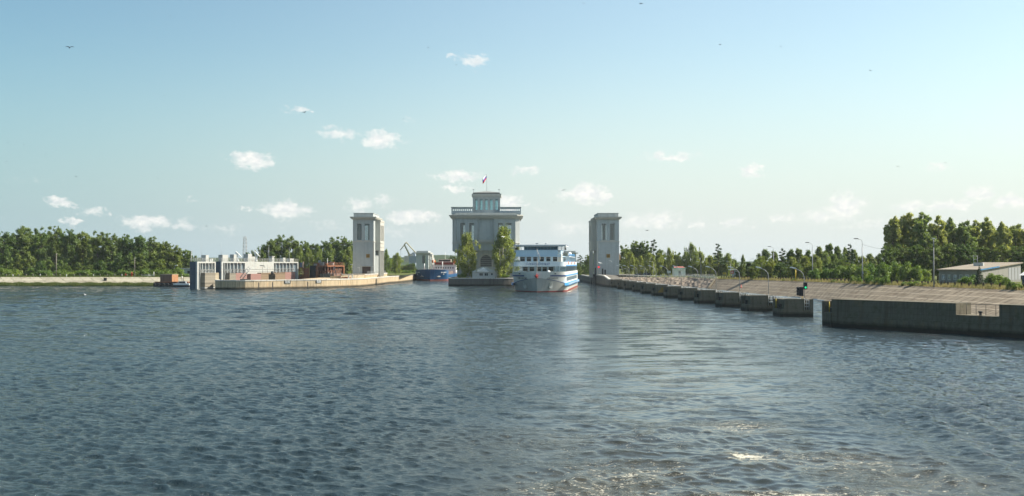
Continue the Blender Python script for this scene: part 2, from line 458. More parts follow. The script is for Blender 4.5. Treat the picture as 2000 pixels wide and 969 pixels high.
def sheet(name, rows, mat, kind='structure', parent=None):
    m = MB()
    for r0, r1 in zip(rows[:-1], rows[1:]):
        for i in range(len(r0)-1):
            m.face([r0[i], r0[i+1], r1[i+1], r1[i]])
    o = m.build(name, mat, parent)
    if kind: o['kind'] = kind
    return o

sheet('ground', [[(-9000, y, -4.2), (9000, y, -4.2)] for y in (-3000, 12000)], M_BED)
sheet('left_bank', [[(-2600, 413, 3.45), (-126, 413, 3.45)], [(-2600, 480, 3.5), (-126, 480, 3.5)],
                    [(-2600, 481, 3.5), (-50.4, 481, 3.4)], [(-2600, 2600, 4), (-50.4, 2600, 4)]], M_GRASS)
sheet('left_shore', [[(-2600, 401.5, -.9), (-125, 401.5, -.9)], [(-2600, 404.5, .12), (-125, 404.5, .12)], [(-2600, 406.6, .95), (-125.5, 406.6, .95)],
                     [(-2600, 407.0, 1.0), (-125.6, 407.0, 1.0)]], M_GRASS)

def slab_mat(name, col, pu, pv, shade=.5, diag=0.0):
    """sloping concrete slabs: seams along and across, weathered runs down the slope, slab shadows painted in"""
    t = NT(name); uv = t.uv(); s2 = t.n('ShaderNodeSeparateXYZ')
    dn = t.n('ShaderNodeTexNoise'); dn.inputs['Scale'].default_value = .35; dn.inputs['Detail'].default_value = 3; t.put(uv, dn.inputs['Vector'])
    dv = t.n('ShaderNodeVectorMath', operation='MULTIPLY_ADD'); t.put(dn.outputs['Color'], dv.inputs[0]); dv.inputs[1].default_value = (.9, .5, 0); t.put(uv, dv.inputs[2]); t.put(dv.outputs[0], s2.inputs[0])
    u = t.math('ADD', s2.outputs[0], t.math('MULTIPLY', s2.outputs[1], diag)); v = s2.outputs[1]
    big = t.noise(uv, .12, 6, .62); run = t.noise(t.vmul(uv, (.9, .16, 1)), 1.0, 6, .7); fine = t.noise(uv, 2.5, 6, .65)
    c = t.mix(big, tuple(x*.72 for x in col), tuple(x*1.2 for x in col))
    c = t.mix(t.math('MULTIPLY', t.n_map(run, .47, .62), shade), c, (col[0]*.42, col[1]*.38, col[2]*.32))
    c = t.mix(t.math('MULTIPLY', fine, .3), c, tuple(x*.6 for x in col))
    blot = t.noise(t.vmul(uv, (.10, .22, 1)), 1.0, 7, .7)
    c = t.mix(t.math('MULTIPLY', t.n_map(blot, .54, .66), .75), c, (col[0]*.36, col[1]*.30, col[2]*.26))
    ku = t.math('DIVIDE', u, pu); kv = t.math('DIVIDE', v, pv)
    wn_ = t.n('ShaderNodeTexWhiteNoise', noise_dimensions='2D')
    cb = t.n('ShaderNodeCombineXYZ'); t.put(t.math('FLOOR', ku), cb.inputs[0]); t.put(t.math('FLOOR', kv), cb.inputs[1]); t.t.links.new(cb.outputs[0], wn_.inputs['Vector'])
    c = t.mix(t.math('MULTIPLY', wn_.outputs[0], .42), c, tuple(x*.5 for x in col))
    fu = t.math('ABSOLUTE', t.math('SUBTRACT', t.math('FRACT', ku), .5)); fv = t.math('ABSOLUTE', t.math('SUBTRACT', t.math('FRACT', kv), .5))
    wd = t.math('MULTIPLY', t.n_map(t.noise(uv, .6, 6, .7), .60, .68), t.n_map(fu, .30, .5)); c = t.mix(wd, c, (.07, .10, .03))
    c = t.mix(t.math('MULTIPLY', t.n_map(fv, .5-.16/pv, .5-.05/pv), .75), c, (col[0]*1.75, col[1]*1.8, col[2]*1.9))
    brk = t.n_map(t.noise(uv, .45, 4, .6), .40, .62)
    c = t.mix(t.math('MULTIPLY', t.n_map(fu, .5-.34/pu, .5-.10/pu), t.math('MULTIPLY', brk, .85)), c, tuple(x*.22 for x in col))  # across joints widened dark, painting the short shadows between slabs
    return t.done(t.bsdf(c, .92, bump=t.math('ADD', fine, run), bstr=.5, bdist=.08, spec=.2))
M_SLAB = slab_mat('slope_slabs', (.27, .225, .165), 2.6, 2.9, .8)
M_SLAB_L = slab_mat('pale_slope_slabs', (.40, .37, .28), 4.0, 3.0, .35, .9)
sheet('left_embankment', [[(-2600, 407.0, 1.0), (-125.6, 407.0, 1.0)], [(-2600, 413, 3.45), (-126, 413, 3.45)]], M_SLAB_L)

# right bank: toe and crest polylines running away from the camera
CREST = [(125, -60, 4.0), (106, 110, 4.0), (94, 188, 4.0), (88, 225, 4.0), (84, 247, 4.0), (83, 266, 4.0), (80, 320, 3.7), (73.4, 365, 3.45)]
TOE   = [(104, -60, -.6), (86, 110, -.6), (77.5, 180, -.6), (75.3, 214, -.6), (74.6, 236, -.6), (73.4, 250, -.6), (70.2, 316, -.6), (67.6, 352, -.6)]
def resample(pl, n):
    out = []
    for a, b in zip(pl[:-1], pl[1:]):
        for k in range(n): out.append(tuple(a[i]+(b[i]-a[i])*k/n for i in range(3)))
    out.append(pl[-1]); return out
def slope_mesh(name, toe, crest, mat, rough=.05, nv=6, n=4):
    te, cr = resample(toe, n), resample(crest, n); m = MB(); g = []
    for i, (a, b) in enumerate(zip(te, cr)):
        g.append([tuple(a[k]+(b[k]-a[k])*j/nv+(random.uniform(-rough, rough) if k == 2 and 0 < j < nv else 0) for k in range(3)) for j in range(nv+1)])
    for i in range(len(g)-1):
        for j in range(nv): m.face([g[i][j], g[i+1][j], g[i+1][j+1], g[i][j+1]][::-1])
    # uv along / up the slope
    o = m.build(name, mat); uv = o.data.uv_layers[0]
    S = [0]
    for a, b in zip(cr[:-1], cr[1:]): S.append(S[-1]+math.dist(a, b))
    k = 0
    W = math.dist(te[len(te)//2], cr[len(cr)//2])
    for i in range(len(g)-1):
        for j in range(nv):
            q = [(S[i], j), (S[i+1], j), (S[i+1], j+1), (S[i], j+1)][::-1]
            for (s_, jj) in q:
                uv.data[k].uv = (s_, jj/nv*W); k += 1
    o['kind'] = 'structure'; return o
slope_mesh('right_embankment', TOE, CREST, M_SLAB, .04)
# stony stretch between the slabs and the lock
t_ = NT('rip_rap'); uvp = t_.pos()
vo = t_.n('ShaderNodeTexVoronoi'); vo.inputs['Scale'].default_value = .85; t_.put(uvp, vo.inputs['Vector'])
cc = t_.mix(t_.noise(uvp, 1.2, 4), (.14, .10, .075), (.40, .34, .26)); cc = t_.mix(t_.math('MULTIPLY', t_.n_map(vo.outputs['Distance'], .3, .75), .8), cc, (.06, .045, .035))  # gaps between stones browned, their shadows put into the colour
M_RIP = t_.done(t_.bsdf(cc, .95, bump=vo.outputs['Distance'], bstr=1, bdist=.35))
RCREST = [(73.4, 365, 3.45), (69.5, 396, 3.6), (58, 412, 3.5), (44, 420, 3.4), (37.5, 422, 3.4)]
RTOE   = [(67.6, 352, -.6), (64, 380, -.6), (54, 398, -.6), (42, 404, -.6), (37.5, 405, -.6)]
slope_mesh('stone_bank', RTOE, RCREST, M_RIP, .28, 8, 14)
# flat land on top of the right bank
mm = MB()
full = CREST+RCREST[1:]
for a, b in zip(full[:-1], full[1:]):
    mm.face([a, (2600, a[1], a[2]), (2600, b[1], b[2]), b])
mm.face([(37.5, 422, 3.4), (2600, 422, 3.4), (2600, 2600, 4), (37.5, 2600, 4)])
o = mm.build('right_bank', M_GRASS); o['kind'] = 'structure'
# service road on the right bank
M_ROAD = concrete('asphalt', (.06, .06, .058), .6, 0, 0, wet=False, stain=.2)
rp = [(c[0]+13, c[1], c[2]+.02) for c in CREST]
mm = MB()
for a, b in zip(rp[:-1], rp[1:]): mm.face([a, (a[0]+6, a[1], a[2]), (b[0]+6, b[1], b[2]), b])
o = mm.build('road', M_ROAD); o['kind'] = 'structure'
# far wooded hills
def ridge(name, x0, x1, y, h, dep=500, seed=0):
    rr = random.Random(seed); n = 140; m = MB(); rows = []
    ph = [rr.uniform(0, 6) for _ in range(6)]
    for j, fz in enumerate((0, .55, .9, 1.0, .8)):
        row = []
        for i in range(n+1):
            x = x0+(x1-x0)*i/n; e = min(1, 5*min(i, n-i)/n)
            hh = h*(.72+.14*math.sin(x/190+ph[0])+.09*math.sin(x/71+ph[1])+.05*math.sin(x/23+ph[2]))*e+rr.uniform(0, 2.2)*(j > 0)
            row.append((x, y+dep*[0, .25, .5, .8, 1.2][j]+rr.uniform(-9, 9), 3+hh*fz))
        rows.append(row)
    for r0, r1 in zip(rows[:-1], rows[1:]):
        for i in range(n): m.face([r0[i], r0[i+1], r1[i+1], r1[i]])
    o = m.build(name, M_HILL); o['kind'] = 'structure'
ridge('hills', -1250, 200, 1700, 24, 500, 3)
ridge('hills', -200, 1400, 2300, 12, 400, 5)

# ------------------------------------------------------------------ water
def build_water():
    th = np.concatenate([np.linspace(-math.pi, -R(40), 30, endpoint=False), np.linspace(-R(40), R(40), 860), np.linspace(R(40), math.pi, 30)[1:]])
    r = [0.5, 4, 10, 18, 26, 33]
    while r[-1] < 480: r.append(r[-1]+max(.10, .10*(r[-1]/52)**1.2))
    while r[-1] < 9000: r.append(r[-1]*1.07)
    r = np.array(r)
    T, Rr = np.meshgrid(th, r)
    X = Rr*np.sin(T); Y = Rr*np.cos(T); Zz = np.zeros_like(X)
    rng = np.random.default_rng(3)
    # wake of the departing ship (the one carrying the camera)
    cy = np.array([0, 39, 96, 209, 300, 430.]); cx = np.array([6, 8.5, 14.5, 25.5, 26, 20.]); hw = np.array([9, 10.5, 13, 16, 15, 12.])
    xc = np.interp(Y, cy, cx); wd = np.interp(Y, cy, hw)
    wob = 1.2*np.sin(Y/7.3)+.8*np.sin(Y/3.1+1)
    u = np.abs(X-xc+wob)/wd
    wake = 1/(1+np.exp((u-1)*6)); wake[(Y < 2) | (Y > 440)] = 0
    local = np.maximum(.10, .10*(Rr/52)**1.2)
    fan = (np.abs(T) < R(39.5))
    DX = np.zeros_like(X); DY = np.zeros_like(X)
    wind = R(200)
    gust = .5+.5*np.sin(X/23+1.3*np.sin(Y/31))*np.sin(Y/17+1.1*np.sin(X/29)+.7)
    gust2 = .5+.5*np.sin(X/6.1+Y/9.7+1.6*np.sin(X/11.3))*np.sin(Y/5.3-X/13.1+1.2*np.sin(Y/8.9))
    for i in range(90):
        lam = .22*(1.3/.22)**(rng.random()**.75); k = 2*math.pi/lam
        a = wind+rng.normal(0, .26)+(.62 if i % 3 == 0 else 0); kx, ky = math.sin(a)*k, math.cos(a)*k
        st_ = .034*(lam/1.0)**-.05*(.55 if lam > 3 else 1)
        amp = 1.05*st_/k*rng.uniform(.6, 1.3)
        fade = np.clip((lam/(2.2*local))-1, 0, 1)*fan
        fw = 1-(.62+.36*np.clip((Y-45)/45, 0, 1))*wake
        ph = kx*X+ky*Y+rng.uniform(0, 6.28)
        A = amp*fade*fw*((.62+.55*gust2) if i % 2 else (.70+.45*gust))*1.15
        s, c_ = np.sin(ph), np.cos(ph)
        Zz += A*c_; DX -= A*s*kx/k*.8; DY -= A*s*ky/k*.8
    farw = np.clip((Rr-70)/120, .12, 1)
    for i in range(44):
        lam = 1.7*(5.5/1.7)**rng.random(); k = 2*math.pi/lam
        a = wind+rng.normal(0, .42); kx, ky = math.sin(a)*k, math.cos(a)*k
        A = .040/k*rng.uniform(.6, 1.3)*np.clip((lam/(2.2*local))-1, 0, 1)*fan*farw*(1-.97*wake)*(.65+.5*gust)
        ph = kx*X+ky*Y+rng.uniform(0, 6.28)
        Zz += A*np.cos(ph); DX -= A*np.sin(ph)*kx/k*.6; DY -= A*np.sin(ph)*ky/k*.6
    # churned swirl inside the wake: short-crested, random headings
    for i in range(34):
        lam = .6*(4.0/.6)**rng.random(); k = 2*math.pi/lam
        a = rng.uniform(0, 6.28); kx, ky = math.sin(a)*k, math.cos(a)*k
        near = np.clip(1.45-Y/75, .06, 1)
        A = .030/k*np.clip((lam/(2.2*local))-1, 0, 1)*fan*wake*near*1.25
        px = X+1.1*np.sin(Y/2.3+X/4.1); py = Y+.9*np.sin(X/1.9+Y/5.2)
        ph = kx*px+ky*py+rng.uniform(0, 6.28)
        Zz += A*np.cos(ph); DX -= A*np.sin(ph)*kx/k; DY -= A*np.sin(ph)*ky/k
    # diverging stern waves on the right edge of the wake
    line = 19.0+(Y-38)*.19
    for j, (dlt, amp) in enumerate(((3.4, .17), (1.0, .13), (-1.6, .10), (-4.2, .07))):
        uu = (X-line-dlt*1.0)
        seg = np.clip((Y-18)/10, 0, 1)*np.clip((92-Y)/30, 0, 1)
        mod = .75+.35*np.sin(Y/4.3+j*2.1)
        Zz += amp*np.exp(-(uu/.62)**2)*seg*mod*fan - amp*.45*np.exp(-((uu-1.1)/.8)**2)*seg*fan
    foam = np.zeros_like(X)
    g = lambda x0, y0, sx, sy: np.exp(-((X-x0)/sx)**2-((Y-y0)/sy)**2)
    foam += .95*g(10.8, 39.0, 4.2, 1.5)+.95*g(10.9, 47.6, .95, .9)+.55*g(12.5, 56, 2.2, 2.0)+.60*g(15.5, 46, 4.5, 3.5)+.50*g(6, 43.5, 4, 3)+.42*g(9, 52, 8, 7)+.40*g(10, 66, 8, 8)+.33*g(12, 82, 7, 10)
    foam += .62*g(2.5, 40, 4, 3)+.30*g(0, 50, 6, 8)+.5*g(17.5, 41, 5, 3)
    seg = np.clip((Y-30)/3, 0, 1)*np.clip((50-Y)/5, 0, 1)
    foam += 1.2*np.exp(-((X-line-3.4)/.30)**2)*seg
    # ship's own bow wave and side wash
    sx_ = 18.6+(Y-330)*.11
    foam += 1.1*np.exp(-((X-sx_-.4)/.7)**2)*((Y > 322) & (Y < 400))+.9*g(18.5, 324, 1.6, 3)
    X2 = X+DX; Y2 = Y+DY
    n1, n0 = len(th), len(r)
    co = np.stack([X2, Y2, Zz], -1).reshape(-1, 3).astype(np.float32)
    idx = np.arange(n0*n1).reshape(n0, n1)
    q = np.stack([idx[:-1, :-1], idx[:-1, 1:], idx[1:, 1:], idx[1:, :-1]], -1)[:, :, ::-1].reshape(-1, 4)
    me = bpy.data.meshes.new('water')
    me.vertices.add(len(co)); me.vertices.foreach_set('co', co.ravel())
    me.loops.add(q.size); me.loops.foreach_set('vertex_index', q.ravel().astype(np.int32))
    me.polygons.add(len(q)); me.polygons.foreach_set('loop_start', np.arange(0, q.size, 4, dtype=np.int32))
    me.polygons.foreach_set('use_smooth', np.ones(len(q), dtype=bool))
    me.update(); me.validate()
    for nm, arr in (('wake', wake), ('foam', np.clip(foam*.80, 0, 1.2))):
        at = me.attributes.new(nm, 'FLOAT', 'POINT'); at.data.foreach_set('value', arr.astype(np.float32).ravel())
    # material
    t = NT('river_water'); p = t.pos()
    aw = t.n('ShaderNodeAttribute', attribute_name='wake').outputs['Fac']; af = t.n('ShaderNodeAttribute', attribute_name='foam').outputs['Fac']
    pw = t.vmul(p, (1.0, 1.0, 1.0))
    sl = t.noise(t.vmul(p, (.035, .012, 1)), 1.0, 5, .6)                    # slicks and gust patches
    rip = t.noise(pw, 4.2, 6, .62); rip2 = t.noise(t.vmul(p, (.7, 1.0, 1)), 1.7, 5, .6)
    sw = t.noise(t.vmul(p, (.16, .34, 1)), 1.0, 6, .68)                      # long streaks in the wake
    hgt = t.math('ADD', t.math('MULTIPLY', rip, .60), t.math('MULTIPLY', rip2, .55))
    calm = t.math('MULTIPLY_ADD', t.n_map(sl, .38, .62), .55, .55)
    hgt = t.math('MULTIPLY', hgt, calm)
    rl = t.n('ShaderNodeVectorMath', operation='LENGTH'); t.put(p, rl.inputs[0])
    farf = t.n_map(rl.outputs['Value'], 45, 230)
    hgt = t.math('MULTIPLY', hgt, t.math('MULTIPLY_ADD', farf, 1.5, 1.0))
    hgt = t.math('MULTIPLY', hgt, t.math('MULTIPLY_ADD', aw, t.math('MULTIPLY_ADD', t.n_map(sw, .52, .66), .50, -.96), 1.0))
    fp = t.noise(t.vmul(p, (1.0, 2.2, 1)), 1.3, 10, .78); fp2 = t.noise(p, 9.0, 6, .8)
    ln_ = t.noise(t.vmul(p, (1.0, 1.8, 1)), .85, 8, .68)
    lace = t.n_map(t.math('ABSOLUTE', t.math('SUBTRACT', ln_, .5)), .045, .0)
    fm = t.math('ADD', t.math('ADD', t.math('MULTIPLY', fp, .62), t.math('MULTIPLY', fp2, .45)), t.math('MULTIPLY', lace, .11))
    thr = t.math('MULTIPLY_ADD', af, -.235, .770)
    fmask = t.n_map(t.math('SUBTRACT', fm, thr), 0.0, .035)
    fmask = t.math('MULTIPLY', fmask, t.n_map(af, .05, .3))
    deep = t.mix(t.math('MULTIPLY', af, .9, clamp=True), (.020, .033, .036), (.075, .055, .018))
    col = t.mix(fmask, deep, (.55, .53, .44))
    b = t.n('ShaderNodeBsdfPrincipled'); t.put(col, b.inputs['Base Color'])
    b.inputs['IOR'].default_value = 1.38
    t.put(t.mix(fmask, (.07, .07, .07), (.9, .9, .9)), b.inputs['Roughness'])
    bp = t.n('ShaderNodeBump'); bp.inputs['Strength'].default_value = 1.0; bp.inputs['Distance'].default_value = .30
    t.put(t.math('ADD', hgt, t.math('MULTIPLY', fmask, .12)), bp.inputs['Height'])
    # ripples too fine for the bump filter far out: tilt the normal directly
    nzv = t.n('ShaderNodeTexNoise'); nzv.inputs['Scale'].default_value = 2.2; nzv.inputs['Detail'].default_value = 3; t.put(t.vmul(p, (.8, 1.0, 1)), nzv.inputs['Vector'])
    sub = t.n('ShaderNodeVectorMath', operation='SUBTRACT'); t.put(nzv.outputs['Color'], sub.inputs[0]); sub.inputs[1].default_value = (.5, .5, .5)
    flat = t.vmul(sub.outputs[0], (1.7, 2.9, 0))
    amp = t.math('MULTIPLY', t.math('MULTIPLY', t.n_map(rl.outputs['Value'], 60, 260), t.math('MULTIPLY_ADD', calm, .75, .15)), t.math('MULTIPLY_ADD', aw, t.math('MULTIPLY_ADD', t.n_map(sw, .52, .66), .35, -.96), 1.0))
    scl = t.n('ShaderNodeVectorMath', operation='SCALE'); t.put(flat, scl.inputs[0]); t.put(amp, scl.inputs['Scale'])
    ad = t.n('ShaderNodeVectorMath', operation='ADD'); t.put(bp.outputs[0], ad.inputs[0]); t.put(scl.outputs[0], ad.inputs[1])
    nn_ = t.n('ShaderNodeVectorMath', operation='NORMALIZE'); t.put(ad.outputs[0], nn_.inputs[0]); t.t.links.new(nn_.outputs[0], b.inputs['Normal'])
    m = t.done(b.outputs[0])
    me.materials.append(m)
    o = bpy.data.objects.new('water', me); C.objects.link(o); o['kind'] = 'structure'
build_water()

# ------------------------------------------------------------------ quays and lock walls
def offset_line(pl, d):
    out = []
    for i in range(len(pl)):
        a = Vector(pl[max(i-1, 0)][:2]); b = Vector(pl[min(i+1, len(pl)-1)][:2]); t = (b-a).normalized()
        out.append((pl[i][0]-t.y*d, pl[i][1]+t.x*d))
    return out
def wall_thing(name, label, line, zt, th, mat, cope=True, side=1, group=None, dens=4, cat='quay wall'):
    """line: waterside edge; th: thickness to the left of travel"""
    root = thing(name, label, cat, group=group)
    ln = line; inner = offset_line(ln, th*side)
    zs = zt if isinstance(zt, list) else [zt]*len(ln)
    m = MB(); S = 0; uvs = []
    n = len(ln)
    for i in range(n-1):
        a, b, c, d = ln[i], ln[i+1], inner[i+1], inner[i]
        z0, z1 = zs[i], zs[i+1]
        m.face([(a[0],a[1],-3), (b[0],b[1],-3), (b[0],b[1],z1), (a[0],a[1],z0)] if side > 0 else [(b[0],b[1],-3), (a[0],a[1],-3), (a[0],a[1],z0), (b[0],b[1],z1)])
        m.face([(a[0],a[1],z0), (b[0],b[1],z1), (c[0],c[1],z1), (d[0],d[1],z0)])
        m.face([(c[0],c[1],-3), (d[0],d[1],-3), (d[0],d[1],z0), (c[0],c[1],z1)])
    for i, sgn in ((0, 1), (n-1, -1)):
        a, d = ln[i], inner[i]; z0 = zs[i]
        m.face([(d[0],d[1],-3), (a[0],a[1],-3), (a[0],a[1],z0), (d[0],d[1],z0)][::sgn])
    o = m.build('wall_face', mat, root)
    uv = o.data.uv_layers[0]; k = 0
    for i in range(n-1):
        l_ = math.dist(ln[i][:2], ln[i+1][:2])
        vals = [(S, -3), (S+l_, -3), (S+l_, zs[i+1]), (S, zs[i])] if side > 0 else [(S+l_, -3), (S, -3), (S, zs[i]), (S+l_, zs[i+1])]
        for q in vals: uv.data[k].uv = q; k += 1
        k += 8; S += l_
    if cope:
        m = MB(); o1 = offset_line(ln, -.12*side); o2 = offset_line(ln, .75*side)
        for i in range(n-1):
            a, b, c, d = o1[i], o1[i+1], o2[i+1], o2[i]
            P = [(a[0],a[1],zs[i]), (b[0],b[1],zs[i+1]), (c[0],c[1],zs[i+1]), (d[0],d[1],zs[i])]
            lo = [(p[0], p[1], p[2]-.28) for p in P]; hi = [(p[0], p[1], p[2]+.12) for p in P]
            m.face(hi); m.face([lo[0], lo[1], hi[1], hi[0]]); m.face([lo[2], lo[3], hi[3], hi[2]]); m.face(lo[::-1])
            if i == 0: m.face([lo[3], lo[0], hi[0], hi[3]])
            if i == n-2: m.face([lo[1], lo[2], hi[2], hi[1]])
        m.build('coping', M_COPE, root)
    return root
def smooth_line(pl, n=4):
    """Catmull-Rom through the points"""
    out = []
    P = [pl[0]]+list(pl)+[pl[-1]]
    for i in range(1, len(P)-2):
        for k in range(n):
            t = k/n; p = []
            for j in range(2):
                a, b, c, d = P[i-1][j], P[i][j], P[i+1][j], P[i+2][j]
                p.append(.5*((2*b)+(-a+c)*t+(2*a-5*b+4*c-d)*t*t+(-a+3*b-3*c+d)*t**3))
            out.append(tuple(p))
    out.append(tuple(pl[-1][:2])); return out

QL = [(-102.6, 358), (-101.6, 352), (-91, 350.8), (-80, 361), (-67, 373), (-58, 392)]
ql = smooth_line(QL[1:], 4)
ql = [(-103.5, 362), (-102.2, 354)]+ql
quay = wall_thing('quay_wall', 'weathered tan concrete guide quay with white coping on the left side', ql, 3.15, 5.0, M_CONC)
# joints on the quay, and dark panels painting the shade of ladder recesses
def at_line(pl, s):
    for a, b in zip(pl[:-1], pl[1:]):
        l_ = math.dist(a[:2], b[:2])
        if s <= l_: 
            t = s/l_; return (a[0]+(b[0]-a[0])*t, a[1]+(b[1]-a[1])*t), math.atan2(b[1]-a[1], b[0]-a[0])
        s -= l_
    return pl[-1], 0
def on_line(pl, s, name, mat, boxes, parent):
    (x, y), a = at_line(pl, s); M = Matrix.Translation((x, y, 0)) @ Matrix.Rotation(a, 4, 'Z')
    m = MB()
    for b in boxes: m.box(*b, M=M)
    return m.build(name, mat, parent)
for s in (26, 31.5, 45.5): on_line(ql, s, 'joint', M_DARK, [(-.16, .16, -.06, .2, -.5, 2.4)], quay)
for s in (37.5, 50):
    on_line(ql, s, 'ladder_recess_shade', M_DARK, [(-1.2, 1.2, -.16, .1, 1.9, 3.0)], quay)  # dark panel on the wall face, painted shade of a notch
    on_line(ql, s, 'ladder', M_WHITE, [(-.9, .9, -.24, -.17, 2.0+k*.35, 2.12+k*.35) for k in range(3)]+[(-.9, -.75, -.24, -.17, 2.0, 3.0), (.4, .55, -.24, -.17, 2.0, 3.0)], quay)

lw = [(-58, 392), (-56.6, 405), (-55.6, 425), (-55, 462), (-52.6, 480), (-50.9, 520), (-50.6, 740)]
left_lock = wall_thing('lock_wall', 'long tan concrete chamber wall running back past the left tower', lw, 3.1, 5, M_CONC, cat='lock wall')
# raised terrace under the left tower
tr = thing('tower_terrace', 'stepped tan concrete terrace carrying the left lock tower', 'terrace')
MB().prism([(-57.1, 400.5), (-55.9, 425), (-55.3, 458), (-66.2, 458), (-66.2, 402.2)], -3, 4.65).build('terrace_block', M_CONC, tr)
MB().prism([(-58.6, 394), (-57.12, 400.4), (-66.2, 402.1), (-66.2, 397)], -3, [3.3, 4.6, 4.6, 3.3]).build('ramp', M_CONC, tr)
for y0 in (428.5, 434): MB().box(-.12, .10, y0, y0+1.4, 0.0, 4.0).build('stop_log_slot', M_DARK, tr, loc=(-55.75, 0, 0))
MB().rail([(-56.4, 402, 4.65), (-56.1, 458, 4.65)], 1.1, 3, .035, 2.5).build('railing', M_STEEL, tr)
cp = MB()
for a, b in (((-57.1, 400.5), (-55.9, 425)), ((-55.9, 425), (-55.3, 458))):
    cp.face([(a[0]+.1, a[1], 4.80), (b[0]+.1, b[1], 4.80), (b[0]-.8, b[1], 4.80), (a[0]-.8, a[1], 4.80)])
    cp.face([(a[0]+.1, a[1], 4.40), (b[0]+.1, b[1], 4.40), (b[0]+.1, b[1], 4.80), (a[0]+.1, a[1], 4.80)])
cp.box(-66.2, -57.3, 400.2, 400.9, 4.5, 4.8)
cp.build('coping', M_COPE, tr)

ap = thing('quay_apron', 'flat concrete apron behind the guide quay at the foot of the left tower', 'quay apron')
MB().prism([(-72.5, 376.5), (-62.6, 389.6), (-58.9, 397), (-66.25, 403.8), (-66.25, 427), (-79, 427), (-79, 385)], -3, 3.08).build('apron_slab', M_CONC, ap)

# central island between the two chambers
iw = smooth_line([(-24.9, 430), (-24.9, 409), (-23.2, 404.6), (-12, 402.2), (-1, 403.2), (4.2, 407), (5.0, 412), (5.0, 430)], 5)
isl = thing('lock_island', 'grey concrete nose of the island between the lock chambers', 'lock island')
MB().prism([p for p in iw]+[(5.0, 740), (-24.9, 740)], -3, 3.1).build('wall_face', M_CONC_W, isl)
m = MB(); o1 = offset_line(iw, -.10); o2 = offset_line(iw, .8)
for i in range(len(iw)-1):
    a, b, c_, d = o1[i], o1[i+1], o2[i+1], o2[i]
    m.face([(a[0],a[1],3.24), (b[0],b[1],3.24), (c_[0],c_[1],3.24), (d[0],d[1],3.24)])
    m.face([(a[0],a[1],2.92), (b[0],b[1],2.92), (b[0],b[1],3.24), (a[0],a[1],3.24)])
m.build('coping', M_COPE, isl)

# right chamber wall, curving to the guide piers
rw = [(35.2, 740), (35.2, 470), (35.4, 446), (35.6, 426), (36.3, 400), (37.0, 386)]
zr = [3.2, 3.2, 3.2, 4.3, 4.2, 2.95]
right_lock = wall_thing('lock_wall', 'dark grey concrete chamber wall curving round below the right tower', rw, zr, 5, M_CONC_W, cat='lock wall')
m = MB()
for y in (428, 434, 448): m.box(34.9, 35.5, y, y+1.5, 0, 4.4)
m.build('stop_log_slot', M_DARK, right_lock)
tr2 = thing('tower_terrace', 'grey concrete terrace carrying the right lock tower', 'terrace')
MB().prism([(36.2, 420), (56, 420), (56, 458), (35.9, 458)], -3, 4.2).build('terrace_block', M_CONC_W, tr2)
MB().rail([(36.6, 421, 4.2), (36.6, 457, 4.2)], 1.1, 3, .035, 2.5).build('railing', M_STEEL, tr2)
# ------------------------------------------------------------------ lock towers
def window_part(parent, x0, x1, z0, z1, y, nx, nz_, glass_m=None, bar=.07, dep=.10, framem=None):
    """mullioned window in a wall facing -Y, with its pane as sub-part"""
    m = MB()
    for i in range(nx+1):
        x = x0+(x1-x0)*i/nx; m.box(x-bar/2, x+bar/2, y, y+dep, z0, z1)
    for j in range(nz_+1):
        z = z0+(z1-z0)*j/nz_; m.box(x0, x1, y+.012, y+dep-.012, z-bar/2, z+bar/2)
    f = m.build('window', framem or M_FRAME, parent)
    MB().box(x0, x1, y+dep*.4, y+dep*.4+.03, z0, z1).build('pane', glass_m or M_GLASS, f)
    return f
def window_part_x(parent, y0, y1, z0, z1, x, ny, nz_, glass_m=None, bar=.07, dep=.10):
    m = MB()
    for i in range(ny+1):
        y = y0+(y1-y0)*i/ny; m.box(x, x+dep, y-bar/2, y+bar/2, z0, z1)
    for j in range(nz_+1):
        z = z0+(z1-z0)*j/nz_; m.box(x+.012, x+dep-.012, y0, y1, z-bar/2, z+bar/2)
    f = m.build('window', M_FRAME, parent)
    MB().box(x+dep*.4, x+dep*.4+.03, y0, y1, z0, z1).build('pane', glass_m or M_GLASS, f)
    return f

def ring(m, x0, x1, y0, y1, z0, z1, o, t=.5):
    """rectangular band projecting o from the walls, hollow inside by t"""
    m.box(x0-o, x1+o, y0-o, y0+t, z0, z1); m.box(x0-o, x1+o, y1-t, y1+o, z0, z1)
    m.box(x0-o, x0+t, y0+t, y1-t, z0, z1); m.box(x1-t, x1+o, y0+t, y1-t, z0, z1)

